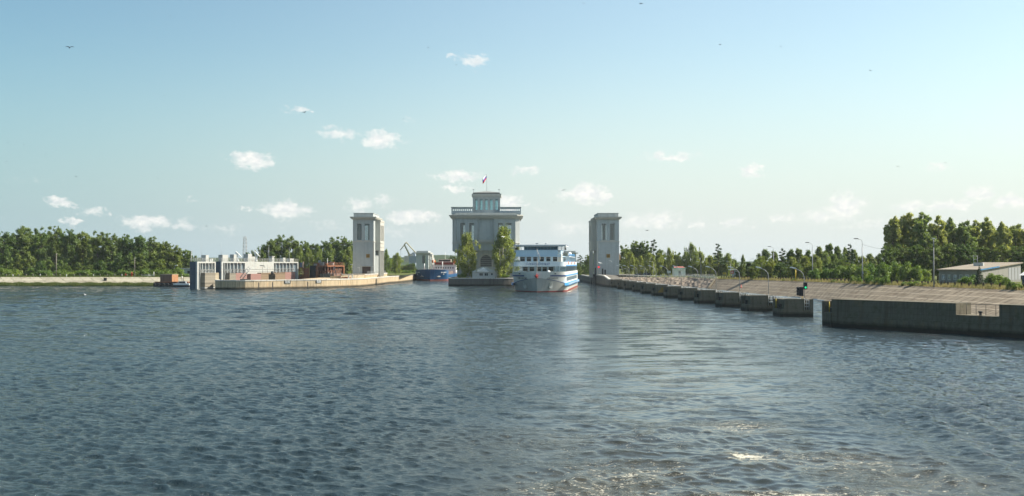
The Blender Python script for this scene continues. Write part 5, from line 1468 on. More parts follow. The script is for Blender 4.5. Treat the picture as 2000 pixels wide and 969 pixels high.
m = MB(); m.wall(0, 6, 0, 3.1, 0, .3, [(2.4, 3.9, 1.1, 2.3)]); m.box(0, .3, .3, 4, 0, 3.1); m.box(5.7, 6, .3, 4, 0, 3.1); m.box(.3, 5.7, 3.7, 4, 0, 3.1); m.build('wall', paint('shed_wall', (.34, .37, .38), .8), t)
MB().box(-.3, 6.3, -.3, 4.3, 3.102, 3.45).build('roof', M_GREY, t); MB().box(2.4, 3.9, .12, .16, 1.1, 2.3).build('window', M_GLASS_D, t)
# ------------------------------------------------------------------ guide piers on the right
def pier_proto():
    root = thing('guide_pier', 'p', 'pier', (0, 0, 0), 0, 'concrete guide piers in a row')
    # local origin: front left corner at the waterline; x to the right, y away
    H = 2.95
    m = MB()
    # side niche with a bollard, main body, railed slot, end post
    m.prism([(0, .35), (.35, 0), (.6, 0), (.6, 5.4), (0, 5.4)], -3, 1.35)
    m.box(0, .6, 4.3, 5.4, 1.352, H-.04)
    m.box(.602, 3.95, 0, 5.4, -3, H)
    m.box(3.952, 4.85, 0, 5.4, -3, 1.15)
    m.box(4.852, 5.4, 0, 5.4, -3, H+.03)
    m.build('pier_block', M_CONC_D, root)
    MB().box(.56, 4.0, -.06, .45, H+.002, H+.12).build('coping', concrete('pier_cope', (.34, .30, .23), .6, 0, 0, wet=False), root)
    m = MB(); m.lathe((.32, 2.2, 1.35), [(.22, 0), (.18, .25), (.18, .5), (.30, .6), (.28, .75)], 10); m.build('bollard', M_DARK, root)
    m = MB(); m.rail([(4.0, .15, 1.15), (4.8, .15, 1.15)], 1.7, 3, .028, .4); m.rail([(4.7, .3, 1.15), (4.7, 5.3, 1.15)], 1.7, 3, .028, 1.4)
    m.build('slot_railing', M_WHITE, root)
    return root
PIERS = []
pd = [170+19*k for k in range(12)]
PLAT = [45.0, 43.8, 42.7, 41.7, 41.1, 40.4, 39.8, 39.1, 38.8, 38.2, 37.9, 37.5]
orders = ['nearest', 'second', 'third', 'fourth', 'fifth', 'sixth', 'seventh', 'eighth', 'ninth', 'tenth', 'eleventh', 'farthest']
pp = pier_proto()
for k, d in enumerate(pd):
    o = pp if k == 0 else copy_tree(pp)
    lat = PLAT[k]-.25
    o.location = (lat, d, 0); o.rotation_euler = (0, 0, R(-1.0))
    o['label'] = ('nearest dark concrete guide pier, carrying the green traffic light' if k == 0 else
                  '%s dark concrete guide pier counting back from the green traffic light' % orders[k])
    PIERS.append((lat, d))
# gangways between piers
def gang_proto(ln):
    root = thing('footbridge', 'f', 'footbridge', (0, 0, 0), 0, 'footbridges linking the guide piers')
    MB().box(0, .95, 0, ln, -.2, 0).build('deck', M_GREY, root)
    m = MB(); m.rail([(0.05, 0, 0), (0.05, ln, 0)], 1.05, 2, .035, 1.6); m.rail([(.9, 0, 0), (.9, ln, 0)], 1.05, 2, .028, 1.6); m.build('railing', M_WHITE, root)
    return root
gp = None
for k in range(11):
    x0, y0 = PIERS[k]; x1, y1 = PIERS[k+1]
    ln = math.dist((x0, y0+5.4), (x1, y1))
    if gp is None: gp = gang_proto(ln); o = gp
    else: o = copy_tree(gp)
    o.location = (x0+3.95, y0+5.4, 1.9); o.rotation_euler = (0, 0, math.atan2(y1-y0-5.4, x1-x0)-math.pi/2)
    o['label'] = 'white railed footbridge from the %s guide pier to the next one behind' % orders[k]
# pier lamps
def pier_lamp():
    root = thing('street_lamp', 'l', 'lamp post', (0, 0, 0), 0, 'curved lamps on the guide piers')
    m = MB(); m.tube([(0, 0, 0), (0, 0, 2.0)], .09, 7); m.tube([(0, 0, 2.0), (0, 0, 5.3), (-.15, 0, 6.0), (-.6, 0, 6.5), (-1.35, 0, 6.85)], .055, 6); m.build('pole', M_STEEL, root)
    m = MB(); M = Matrix.Translation((-1.75, 0, 6.98)) @ Matrix.Rotation(R(12), 4, 'Y'); m.box(-.62, .45, -.17, .17, -.05, .07, M); m.box(-.5, .25, -.14, .14, .07, .15, M); m.build('lamp_head', M_WHITE, root)
    return root
pl_ = pier_lamp()
for k, (x, d) in enumerate(PIERS):
    o = pl_ if k == 0 else copy_tree(pl_)
    o.location = (x+4.2, d+.9, 1.15); o['label'] = 'curved grey lamp post standing on the %s guide pier' % orders[k]
# traffic lights on the nearest pier
x0, d0 = PIERS[0]
t = thing('traffic_light', 'dark signal box with a lit green lamp on the nearest pier', 'traffic light', (x0+4.2, d0+.75, 0))
MB().box(-.22, .38, -.30, -.02, 4.6, 5.75).build('housing', M_DARK, t)
m = MB(); M = Matrix.Translation((.1, -.31, 4.92)) @ Matrix.Rotation(R(90), 4, 'X'); m.face([M @ Vector((.17*math.cos(a*math.pi/8), .17*math.sin(a*math.pi/8), 0)) for a in range(16)]); m.build('green_lamp', emit('green_signal', (.02, .75, .30), .75), t)
m = MB(); M = Matrix.Translation((.1, -.31, 5.42)) @ Matrix.Rotation(R(90), 4, 'X'); m.face([M @ Vector((.18*math.cos(a*math.pi/8), .18*math.sin(a*math.pi/8), 0)) for a in range(16)]); m.build('unlit_lamp', M_BLK, t)
t = thing('traffic_light', 'black hooded signal cluster facing sideways beside the green lamp', 'traffic light', (x0+3.62, d0+.75, 0))
m = MB(); m.box(-.35, .32, -.25, .25, 3.5, 5.0); m.build('housing', M_BLK, t)
m = MB()
for zz in (3.85, 4.35, 4.8):
    M = Matrix.Translation((-.35, 0, zz)) @ Matrix.Rotation(R(-90), 4, 'Y'); m.lathe((0, 0, 0), [(.24, 0), (.26, .3), (.2, .38)], 10)
    m.v[-30:] = [tuple(M @ Vector(p)) for p in m.v[-30:]]
m.build('hood', M_DARK, t); MB().tube([(.2, 0, 2.95), (.2, 0, 3.5)], .05, 5).build('bracket', M_YEL, t)
# small things on piers
t = thing('mooring_ring', 'yellow painted post above the bollard niche of the nearest pier', 'post', (x0+.25, d0+3.9, 1.352)); MB().tube([(0, 0, 0), (0, 0, 1.6)], .06, 6).build('pole', M_YEL, t)
# yellow wedge paint on the seventh pier
x6, d6 = PIERS[6]
t = thing('warning_mark', 'faded yellow triangle painted board fixed to the seventh guide pier', 'marking board', (x6, d6, 0))
MB().prism([(1.2, -.06), (3.4, -.06), (3.4, -.004), (1.2, -.004)], .9, 1.0, ).build('base', paint('faded_yellow', (.22, .14, .03), .8, .3), t)
m = MB(); m.face([(1.2, -.06, 1.0), (3.4, -.06, 1.0), (2.4, -.06, 2.5)]); m.face([(3.4, -.01, 1.0), (1.2, -.01, 1.0), (2.4, -.01, 2.5)]); m.build('triangle', paint('faded_yellow', (.22, .14, .03), .8, .3), t)

# near guide wall on the right edge
nw = [(45.0, 147.6), (45.2, 144.4), (49.0, 139.2), (53.2, 133.4), (57.0, 127.6), (60.6, 121.8), (66, 112), (74, 96)]
wall = thing('guide_wall', 'massive dark weathered concrete guide wall with a railed niche at the right edge', 'guide wall')
def seg_prism(m, a, b, th, z0, z1):
    t_ = (Vector((*b, 0))-Vector((*a, 0))).normalized(); n_ = Vector((-t_.y, t_.x, 0))
    m.prism([a, b, (b[0]+n_.x*th, b[1]+n_.y*th), (a[0]+n_.x*th, a[1]+n_.y*th)], z0, z1)
full_ = smooth_line(nw[1:], 3)
S = [0]
for a, b in zip(full_[:-1], full_[1:]): S.append(S[-1]+math.dist(a, b))
def wall_piece(name, s0, s1, z0, z1, th=3.2, off=0.0):
    m = MB(); ss = [s0]+[s for s in S if s0 < s < s1]+[s1]
    pts = [at_line(full_, s)[0] for s in ss]; inn = offset_line(pts, th); out = offset_line(pts, off) if off else pts
    n = len(pts)
    for i in range(n-1):
        a, b, c_, d = out[i], out[i+1], inn[i+1], inn[i]
        m.face([(*a, z0), (*b, z0), (*b, z1), (*a, z1)]); m.face([(*a, z1), (*b, z1), (*c_, z1), (*d, z1)]); m.face([(*c_, z0), (*d, z0), (*d, z1), (*c_, z1)])
    m.face([(*inn[0], z0), (*out[0], z0), (*out[0], z1), (*inn[0], z1)]); m.face([(*out[-1], z0), (*inn[-1], z0), (*inn[-1], z1), (*out[-1], z1)])
    return m.build(name, M_CONC_D, wall)
sN0, sN1 = 18.8, 24.6
wall_piece('wall_block', 0, sN0, -3, 3.9); wall_piece('wall_block', sN0+.003, sN1-.003, -3, 2.45, 3.0); wall_piece('wall_block', sN1, S[-1], -3, 3.95)
wall_piece('plinth', 1.5, S[-1]-.2, -3, 1.55, 3.1, -.18)
m = MB(); seg_prism(m, (45.0, 147.6), (45.15, 144.6), 2.4, -3, 1.95); seg_prism(m, (45.0, 148.2), (45.0, 147.62), 2.4, -3, 3.5); seg_prism(m, (46.6, 147.6), (46.75, 144.6), .8, -3, 3.5)
m.build('end_step', M_CONC_D, wall)
pN0 = at_line(full_, sN0+.4)[0]; pN1 = at_line(full_, sN1-.1)[0]
n0 = Vector((pN1[1]-pN0[1], -(pN1[0]-pN0[0]), 0)).normalized()*-1.6
m = MB(); m.rail([(pN0[0]+n0.x, pN0[1]+n0.y, 2.45), (pN1[0]+n0.x, pN1[1]+n0.y, 2.45)], 1.35, 1, .035, 1.35); m.build('railing', M_DARK, wall)
pb, ab = at_line(full_, (sN0+sN1)/2+.15)
t = thing('bollard', 'dark mushroom shaped bollard in the railed niche of the near wall', 'bollard', (pb[0]+.5, pb[1]+.5, 2.45)); MB().lathe((0, 0, 0), [(.20, 0), (.15, .12), (.14, .3), (.27, .42), (.30, .5), (.16, .56)], 12).build('bollard_post', M_DARK, t)
t = thing('bollard', 'dark bollard on the low left step of the near guide wall', 'bollard', (45.9, 146.3, 1.95)); MB().lathe((0, 0, 0), [(.26, 0), (.2, .15), (.2, .4), (.36, .52), (.34, .66)], 12).build('bollard_post', M_DARK, t)
t = thing('ladder_post', 'thin yellow post on the left step of the near guide wall', 'post', (45.75, 147.2, 1.95)); MB().tube([(0, 0, 0), (0, 0, 1.5)], .06, 6).build('pole', M_YEL, t)
# kerb wall climbing the bank between slabs and stones
t = thing('bank_kerb', 'low dark concrete kerb climbing the bank where slabs meet stones', 'kerb')
m = MB(); a = Vector((67.6, 352, -.4)); b = Vector((73.4, 365, 3.6)); n_ = Vector((-.9, .42, 0))*.5
m.face([a, b, b+Vector((0,0,.55)), a+Vector((0,0,.55))]); m.face([a+Vector((0,0,.55)), b+Vector((0,0,.55)), b+n_+Vector((0,0,.55)), a+n_+Vector((0,0,.55))]); m.face([b+n_, a+n_, a+n_+Vector((0,0,.55)), b+n_+Vector((0,0,.55))]); m.face([a+n_, a, a+Vector((0,0,.55)), a+n_+Vector((0,0,.55))])
m.build('kerb_stone', M_CONC_D, t)

# ------------------------------------------------------------------ posts
M_POST = planks('tarred_post', (.075, .055, .04), .4, False, .2); M_PW = paint('whitewashed_post', (.62, .61, .56), .7, .15)
def rows(pl, off, s0, s1, step, jit=0):
    """points along a polyline shifted to the land side"""
    o_ = [(p[0]+off, p[1], p[2]) for p in pl]; tot = sum(math.dist(a, b) for a, b in zip(o_[:-1], o_[1:])); s = s0; out = []
    while s < min(s1, tot):
        q = s
        for a, b in zip(o_[:-1], o_[1:]):
            l_ = math.dist(a, b)
            if q <= l_: t_ = q/l_; out.append(tuple(a[i]+(b[i]-a[i])*t_ for i in range(3))); break
            q -= l_
        s += step+random.uniform(-jit, jit)
    return out
def post_proto(w_, h, mat, taper=.9, name='guard_post'):
    m = MB(); b = w_/2; m.prism([(-b, -b), (b, -b), (b, b), (-b, b)], -.2, h, top=[(-b*taper, -b*taper), (b*taper, -b*taper), (b*taper, b*taper), (-b*taper, b*taper)])
    return m.build(name, mat)
P1 = None
for (off, lab, grp, s0, h) in ((1.6, 'short dark timber guard post in the front row along the bank crest', 'front row of guard posts on the right bank', 225, 1.12),
                               (9.0, 'short dark timber guard post in the back row beyond the grass strip', 'back row of guard posts on the right bank', 232, .95)):
    P1 = None
    for p in rows(CREST, off, s0, 900, 2.45, .08):
        if P1 is None: P1 = post_proto(.30, h, M_POST); o = P1
        else: o = P1.copy(); C.objects.link(o)
        o.location = p; o.rotation_euler = (R(random.uniform(-4, 4)), R(random.uniform(-4, 4)), random.uniform(-.3, .3)); tag(o, lab, 'post', grp)
P1 = None
for p in rows(RCREST, .5, 4, 60, 2.6):
    if P1 is None: P1 = post_proto(.34, .95, M_PW); o = P1
    else: o = P1.copy(); C.objects.link(o)
    o.location = (p[0], p[1]+1.2, p[2]); tag(o, 'white guard post in the row above the stony bank', 'post', 'white guard posts above the stony bank')
P1 = None
for k in range(30):
    x = -205+k*2.75+random.uniform(-.3, .3)
    mt = M_PW if k % 4 == 1 else M_PLK
    m_ = post_proto(.26, 1.25, mt, name='fence_post'); m_.location = (x, 416, 3.4)
    tag(m_, 'pale painted post in the row on the left bank' if mt is M_PW else 'weathered timber post in the row on the left bank', 'post', 'posts along the left bank')
P1 = None
rk = thing('guard_rail', 'low pale kerb rail running behind the stony bank', 'rail')
m = MB(); m.rail([(p[0]+.5, p[1]+1.6, p[2]) for p in RCREST], .45, 1, .10, 3); m.build('rail', M_PW, rk)

# ------------------------------------------------------------------ tall road lamps and poles
def tall_lamp(label, x, y, z0, H, s, arm=True, lampc=M_DARK):
    root = thing('street_lamp', label, 'lamp post', (x, y, z0), 0, None)
    m = MB(); m.tube([(0, 0, -.2), (0, 0, H*.82)], .17, 8, .10); pol = m.build('pole', M_STEEL if arm else paint('concrete_pole', (.30, .30, .28), .8), root)
    if arm:
        m = MB(); m.tube([(0, 0, H*.82), (-.02*s, 0, H*.94), (-.35*s, 0, H*.985), (-1.1*s, 0, H)], .05, 6); m.build('arm', M_STEEL, root)
        MB().box(min(-1.0*s, -2.0*s), max(-1.0*s, -2.0*s), -.2, .2, H-.02, H+.16).build('lamp_head', lampc, root)
        MB().cbox((.05, -.2, H*.24), (.3, .2, .5)).build('switch_box', M_STEEL, pol)
    else:
        m = MB(); m.tube([(0, 0, H*.82), (0, 0, H)], .09, 6); m.build('pole_top', M_STEEL, root); MB().cbox((0, 0, H+.1), (.5, .4, .2)).build('lamp_head', M_WHITE, root)
    return root
tall_lamp('tall grey single arm road lamp, nearest and tallest of those on the right bank', L(1684.5, 250), 250, 4, 10.9, 1)
tall_lamp('tall grey single arm road lamp in front of the young trees, second back', L(1587, 300), 300, 4, 11.0, 1)
tall_lamp('tall grey single arm road lamp to the left of the dark pine', L(1511, 366), 366, 3.7, 11.2, 1)
tall_lamp('distant road lamp with its arm pointing right, beside the gatehouse', L(1463.5, 430), 430, 3.6, 7.2, -1, lampc=M_WHITE)
tall_lamp('thick grey pole without an arm in front of the tall poplars', L(1824, 216), 216, 4.0, 10.1, 1, arm=False)
tall_lamp('distant lamp post with a pale head left of the gatehouse', L(1427, 440), 440, 3.6, 6.2, 1, lampc=M_WHITE)
tall_lamp('distant lamp post with a pale head right of the white kiosk', L(1369, 440), 440, 3.6, 6.0, 1, lampc=M_WHITE)
tall_lamp('distant lamp post among the trees left of the white kiosk', L(1277, 446), 446, 3.5, 6.3, 1, lampc=M_WHITE)
for x, lab in ((1221, 'small pale lamp furthest left behind the stony bank'), (1236, 'small pale lamp above the parked estate car'), (1253, 'small pale lamp above the two parked cars')):
    t = thing('street_lamp', lab, 'lamp post', (L(x+6, 426), 426, 3.4)); MB().tube([(0, 0, 0), (0, 0, 2.8), (-.3, 0, 3.2), (-1.0, 0, 3.3)], .05, 5).build('pole', M_STEEL, t); MB().cbox((-1.3, 0, 3.35), (.9, .3, .14)).build('lamp_head', M_WHITE, t)
def pole(label, px, d, y1, z0, r=.16, mat=None, cat='pole'):
    t = thing('utility_pole', label, cat, (L(px, d), d, z0)); h = Z(y1, d)-z0
    MB().tube([(0, 0, 0), (0, 0, h)], r, 6, r*.7).build('shaft', mat or M_PLK, t); m = MB(); m.tube([(-.5, 0, h-.4), (.5, 0, h-.4)], .06, 4); m.build('crossarm', M_STEEL, t); return t
t = thing('power_line', 'thin cable sagging from the tallest road lamp to the armless pole', 'cable')
m = MB(); A_, B_ = (L(1684.5, 250), 250, 13.6), (L(1824, 216), 216, 13.9); m.tube([tuple(A_[i]+(B_[i]-A_[i])*k/12-(1.6*4*(k/12)*(1-k/12) if i == 2 else 0) for i in range(3)) for k in range(13)], .02, 4); m.build('cable', M_DARK, t)
pole('weathered timber pole in front of the leftmost trees', 110.5, 420, 495, 3.5, .20)
pole('timber pole on the left bank beside the red hydrants', 263.5, 420, 503, 3.5, .17)
pole('tall grey pole in front of the last tree before the docks', 374, 430, 489, 3.5, .16, M_STEEL)
t = thing('street_lamp', 'white headed lamp above the bushes by the shed', 'lamp post', (L(341, 420), 420, 3.5)); MB().tube([(0, 0, 0), (0, 0, 4.2), (.3, 0, 4.6)], .07, 6).build('pole', M_STEEL, t); MB().cbox((.7, 0, 4.65), (1.0, .35, .28)).build('lamp_head', M_WHITE, t)
for px, y1, lab in ((688, 517, 'small lamp at the left foot of the left tower'), (702, 523, 'thin lamp post in front of the left tower'), (731, 521, 'small lamp beside the white corner strip of the left tower')):
    d = 412; t = thing('street_lamp', lab, 'lamp post', (L(px, d), d, 4.65)); h = Z(y1, d)-t.location.z
    MB().tube([(0, 0, 0), (0, 0, h)], .06, 5).build('pole', M_STEEL, t); MB().cbox((-.35, 0, h), (.9, .3, .15)).build('lamp_head', M_WHITE, t)
t = thing('traffic_light', 'red signal lamp on a thin post before the right tower', 'traffic light', (L(1169.5, 421.5), 421.5, 4.2)); h = Z(522, 421.5)-4.2
MB().tube([(0, 0, 0), (0, 0, h+.5)], .06, 5).build('pole', M_STEEL, t); MB().lathe((0, -.12, h-.35), [(.3, 0), (.42, .15), (.42, .6), (.3, .75)], 10).build('red_lamp', emit('red_signal', (1, .06, .07), .5), t)
for px in (1163, 1177, 1182):
    t = thing('gear_cabinet', {1163: 'dark control cabinet at the left foot of the right tower', 1177: 'dark control cabinet in the middle before the right tower', 1182: 'dark control post right of the red signal'}[px], 'cabinet', (L(px, 423), 423, 4.2)); MB().box(-.3, .3, -.2, .2, 0, 2.2+(px % 3)*.4).build('cabinet', M_DARK, t)
t = thing('direction_light', 'pale horizontal lamp arm on the right tower front', 'lamp'); t.location = (L(1195, 424), 423.9, Z(511, 424)); MB().tube([(0, 1.1, -.2), (0, .3, 0), (-.7, 0, .4)], .06, 5).build('arm', M_WHITE, t); MB().cbox((-.9, 0, .45), (.8, .3, .15)).build('lamp_head', M_WHITE, t)

# ------------------------------------------------------------------ right bank buildings and signs
def long_building():
    A = (107.0, 256.0); rz = math.atan2(-.65, .76)
    root = thing('workshop', 'long low beige workshop with a sloping tan roof before the poplars', 'building', (A[0], A[1], 4.0), rz)
    w_, ln = 9.4, 38.0; h0, h1 = 3.25, 5.0
    hs = [(.7+k*1.4, 1.45+k*1.4, .9, 2.15) for k in range(6)]
    m = MB(); m.wall(0, w_, 0, h0, 0, .3, hs)
    m.face([(w_, .3, 0), (w_, ln, 0), (w_, ln, h1), (w_, .3, h0)]); m.face([(0, ln, 0), (0, .3, 0), (0, .3, h0), (0, ln, h1)]); m.face([(w_, ln, 0), (0, ln, 0), (0, ln, h1), (w_, ln, h1)])
    m.build('wall', masonry('silicate_brick', (.25, .245, .22), .5, .2, .02), root)
    for h in hs:
        f = MB(); f.box(h[0], h[1], .08, .14, h[2], h[2]+.07); f.box(h[0], h[1], .08, .14, h[3]-.07, h[3]); f.box(h[0], h[0]+.07, .082, .138, h[2]+.07, h[3]-.07); f.box(h[1]-.07, h[1], .082, .138, h[2]+.07, h[3]-.07); f.box((h[0]+h[1])/2-.03, (h[0]+h[1])/2+.03, .083, .137, h[2]+.07, h[3]-.07)
        f = f.build('window', M_WHITE, root); MB().box(h[0]+.07, h[1]-.07, .1, .12, h[2]+.07, h[3]-.07).build('pane', glass('shop_glass', (.10, .13, .16), .25, dark=True), f)
    m = MB(); o_ = .5
    P_ = [(-o_, -o_, h0-.04), (w_+o_, -o_, h0-.04), (w_+o_, ln+o_, h1+.0), (-o_, ln+o_, h1+.0)]
    Q_ = [(p[0], p[1], p[2]+.25) for p in P_]
    m.face(Q_); m.face(P_[::-1]); [m.face([P_[i], P_[(i+1)%4], Q_[(i+1)%4], Q_[i]]) for i in range(4)]
    rf = m.build('roof', paint('tan_felt_roof', (.25, .21, .16), .9, .12, .25, streak=.3), root)
    m = MB(); a = Vector((w_+o_+.02, -o_, h0-.02)); b = Vector((w_+o_+.02, ln*.42, h0-.02+(h1-h0)*.42)); u = Vector((0, 0, .3)); m.face([a, b, b+u, a+u]); m.face([a+u, b+u, b+u+Vector((.15, 0, 0)), a+u+Vector((.15, 0, 0))]); m.build('blue_edge', M_SKYB, rf)
    m = MB(); m.box(w_*.35, w_*.6, 17, 18, h0+.9, h0+1.9); m.build('vent_box', M_GREY, rf)
    for k in range(4): MB().box(w_+.004, w_+.06, 26+k*3, 28.4+k*3, .5, 3.8).build('door_panel', paint('grey_door', (.25, .26, .27), .6), root)
long_building()
def metal_roof():
    root = thing('warehouse', 'low warehouse with a pale grey metal roof cut by the right edge', 'building', (110.8, 222, 4.0), R(-38))
    m = MB(); m.box(0, 16, 0, 22, 0, 2.3); m.build('wall', paint('dark_blue_wall', (.06, .075, .11), .7), root)
    m = MB(); m.face([(-.5, -.5, 2.35), (16.5, -.5, 2.35), (16.5, 11, 4.0), (-.5, 11, 4.0)]); m.face([(-.5, 11, 4.0), (16.5, 11, 4.0), (16.5, 22.5, 2.35), (-.5, 22.5, 2.35)]); m.face([(-.5, -.5, 2.34), (-.5, 11, 3.99), (-.5, 22.5, 2.34)]); m.face([(16.5, -.5, 2.34), (16.5, 22.5, 2.34), (16.5, 11, 3.99)])
    m.build('roof', planks('standing_seam_roof', (.48, .50, .50), .6, False, .06), root)
metal_roof()
t = thing('antenna', 'small grey antenna frame behind the tan workshop roof', 'antenna', (L(1906, 290), 290, 4)); m = MB(); m.tube([(-.6, 0, 0), (-.6, 0, 7.2)], .06, 4); m.tube([(.5, 0, 0), (.5, 0, 7.2)], .06, 4)
for k in range(3): m.tube([(-.6, 0, 5+k), (.5, 0, 5+k)], .05, 4)
m.build('frame', M_STEEL, t)
# kiosk with V roof
t = thing('kiosk', 'white kiosk with a green edged butterfly roof on the right bank', 'kiosk', (L(1316, 420), 420, 3.6), 0); w_ = 4.8
m = MB(); m.wall(0, w_, 0, 3.3, 0, .2, [(1.95, 2.9, .1, 2.3)]); m.box(0, .2, .2, 3.6, 0, 3.3); m.box(w_-.2, w_, .2, 3.6, 0, 3.3); m.box(.2, w_-.2, 3.4, 3.6, 0, 3.3); m.build('wall', M_WHITE, t)
MB().box(1.95, 2.9, .08, .12, .1, 2.3).build('door', M_STEEL, t)
m = MB(); m.prism([(-.35, -.5), (w_+.35, -.5), (w_+.35, 4), (-.35, 4)], 3.302, 3.62); m.build('roof', paint('mint_fascia', (.30, .50, .38), .6), t)
m = MB(); m.face([(.3, -.52, 3.3), (w_-.3, -.52, 3.3), (w_/2, -.52, 2.6)][::-1]); m.build('awning', M_WHITE, t)
m = MB(); m.face([(0, -.4, 3.63), (w_, -.4, 3.63), (w_-.6, 3.5, 4.1), (.6, 3.5, 4.1)]); m.face([(0, -.4, 3.625), (.6, 3.5, 4.09), (w_-.6, 3.5, 4.09), (w_, -.4, 3.625)]); m.build('roof_top', paint('dull_red_roof', (.34, .10, .08), .7), t)
t = thing('gatehouse', 'small grey gatehouse with a flat white canopy behind the guard posts', 'gatehouse', (L(1433, 385), 385, 3.6)); w_ = 4.4
m = MB(); m.wall(0, w_, 0, 2.9, 0, .2, [(1.3, 2.0, 1.0, 2.1), (2.9, 3.7, 1.0, 2.1)]); m.box(0, .2, .2, 3, 0, 2.9); m.box(w_-.2, w_, .2, 3, 0, 2.9); m.box(.2, w_-.2, 2.8, 3, 0, 2.9); m.build('wall', paint('gatehouse_grey', (.40, .42, .42), .7), t)
for q in ((1.3, 2.0), (2.9, 3.7)): MB().box(q[0], q[1], .08, .12, 1.0, 2.1).build('window', M_GLASS_D, t)
MB().box(-1.4, w_+.3, -.5, 3.2, 2.902, 3.12).build('roof', M_WHITE, t); MB().tube([(-1.3, -.3, 0), (-1.3, -.3, 2.9)], .06, 5).build('canopy_post', M_STEEL, t)
def sign(label, px, d, y0, y1, w_, mat, z0=3.6, postm=None):
    t = thing('sign', label, 'sign', (L(px, d), d, z0)); za, zb_ = Z(y1, d)-z0, Z(y0, d)-z0
    MB().tube([(0, .06, 0), (0, .06, zb_)], .05, 5).build('post', postm or M_STEEL, t); b_ = MB().box(-w_/2, w_/2, -.03, .0, za, zb_).build('board', mat, t); return t, b_, za, zb_
s_, b_, za, zb_ = sign('round red stop sign beside the gatehouse', 1430, 383, 529, 534.5, 1.2, M_RED)
MB().box(-.4, .4, -.05, -.031, (za+zb_)/2-.12, (za+zb_)/2+.12).build('white_bar', M_WHITE, b_)
s_, b_, za, zb_ = sign('yellow warning board on the fence left of the gatehouse', 1415, 383, 532.5, 536, 1.2, M_YEL)
MB().box(-.35, .35, -.05, -.031, za+.25, za+.4).build('black_bar', M_DARK, b_)
sign('grey information board left of the white kiosk', 1306.5, 419, 529, 534, 1.6, paint('pale_board', (.42, .46, .46), .5))
t = thing('marker_post', 'yellow post with a short crossbar among the bank grass', 'marker post', (L(1554, 292), 292, 4)); MB().tube([(0, 0, 0), (0, 0, 3.2)], .14, 6).build('post', M_YEL, t); MB().box(-.3, .3, -.1, .1, 3.2, 3.4).build('cap', M_YEL, t)
t = thing('marker_post', 'small red marker standing on the sloping slabs', 'marker post', (L(1447.5, 318), 318, 0)); zz = Z(562, 318); t.location.z = zz-.05; MB().lathe((0, 0, 0), [(.3, 0), (.25, .2), (.12, .25), (.1, 1.0)], 8).build('post', M_RED, t)
# mesh fence
t = thing('mesh_fence', 'dark see-through mesh fence between the kiosk and the gatehouse', 'fence'); m = MB()
pf = [(L(1376, 392), 392, 3.6), (L(1400, 386), 386, 3.6), (L(1432, 386), 386, 3.6)]
m.rail(pf, 2.3, 9, .022, 2.2); m.build('mesh_panel', M_DARK, t)
t = thing('steel_fence', 'grey steel picket fence along the crest right of the kiosk', 'fence'); m = MB(); m.rail([(70.2, 394, 3.5), (73.6, 370, 3.45)], 1.4, 2, .03, .6); m.rail([(66.5, 405, 3.5), (70.2, 394, 3.5)], 1.4, 2, .03, .6); m.build('picket', M_STEEL, t)
# cars
def car(label, px, d, ln, h, col, rz=0.0, estate=False):
    t = thing('parked_car', label, 'car', (L(px, d), d, 3.45), rz); w_ = 1.75
    side = [(0, .35), (.05, .75), (.9, .92), (1.5, h*.93), (2.1, h), (ln-1.3 if not estate else ln-.5, h*.98), (ln-.35, .98), (ln, .9), (ln+.02, .35)]
    m = MB(); n = len(side)
    def yz(i, s): ins = .0 if side[i][1] < 1.0 else .16; return (side[i][0], ins if s == 0 else w_-ins, side[i][1])
    m.face([yz(i, 0) for i in range(n)]); m.face([yz(i, 1) for i in reversed(range(n))])
    for i in range(n): j = (i+1) % n; m.face([yz(i, 0), yz(i, 1), yz(j, 1), yz(j, 0)])
    m.build('body', col, t)
    m = MB(); g = [(1.35, 1.0), (1.75, h*.93), (ln-1.35 if not estate else ln-.65, h*.93), (ln-.8, 1.02)]
    m.face([(a, .10 if b_ < 1.1 else .13, b_) for a, b_ in g]); m.face([(a, w_-.10 if b_ < 1.1 else w_-.13, b_) for a, b_ in g][::-1]); m.build('side_glass', M_GLASS_D, t)
    for xx in (.85, ln-.85):
        for yy in (.08, w_-.08):
            m = MB(); M = Matrix.Translation((xx, yy, .33)) @ Matrix.Rotation(R(90), 4, 'X'); m.lathe((0, 0, 0), [(.33, -.1), (.33, .1)], 12); m.v = [tuple(M @ Vector(p)) for p in m.v]; wh = m.build('wheel', M_DARK, t)
            m = MB(); m.lathe((0, 0, 0), [(.17, -.11), (.17, .11)], 10); m.v = [tuple(M @ Vector(p)) for p in m.v]; m.build('rim', M_STEEL, wh)
    for yy in (.1, w_-.45): MB().box(-.03, .02, yy, yy+.35, .62, .78).build('headlight', M_WHITE, t)
car('dark grey hatchback parked left of the black estate car', 1238, 424, 3.9, 1.35, paint('car_dark_grey', (.03, .035, .042), .25, .02, streak=0), .1)
car('black estate car parked above the stony bank', 1252.5, 424.5, 4.5, 1.75, paint('car_black', (.010, .011, .013), .2, .02, streak=0), .05, True)
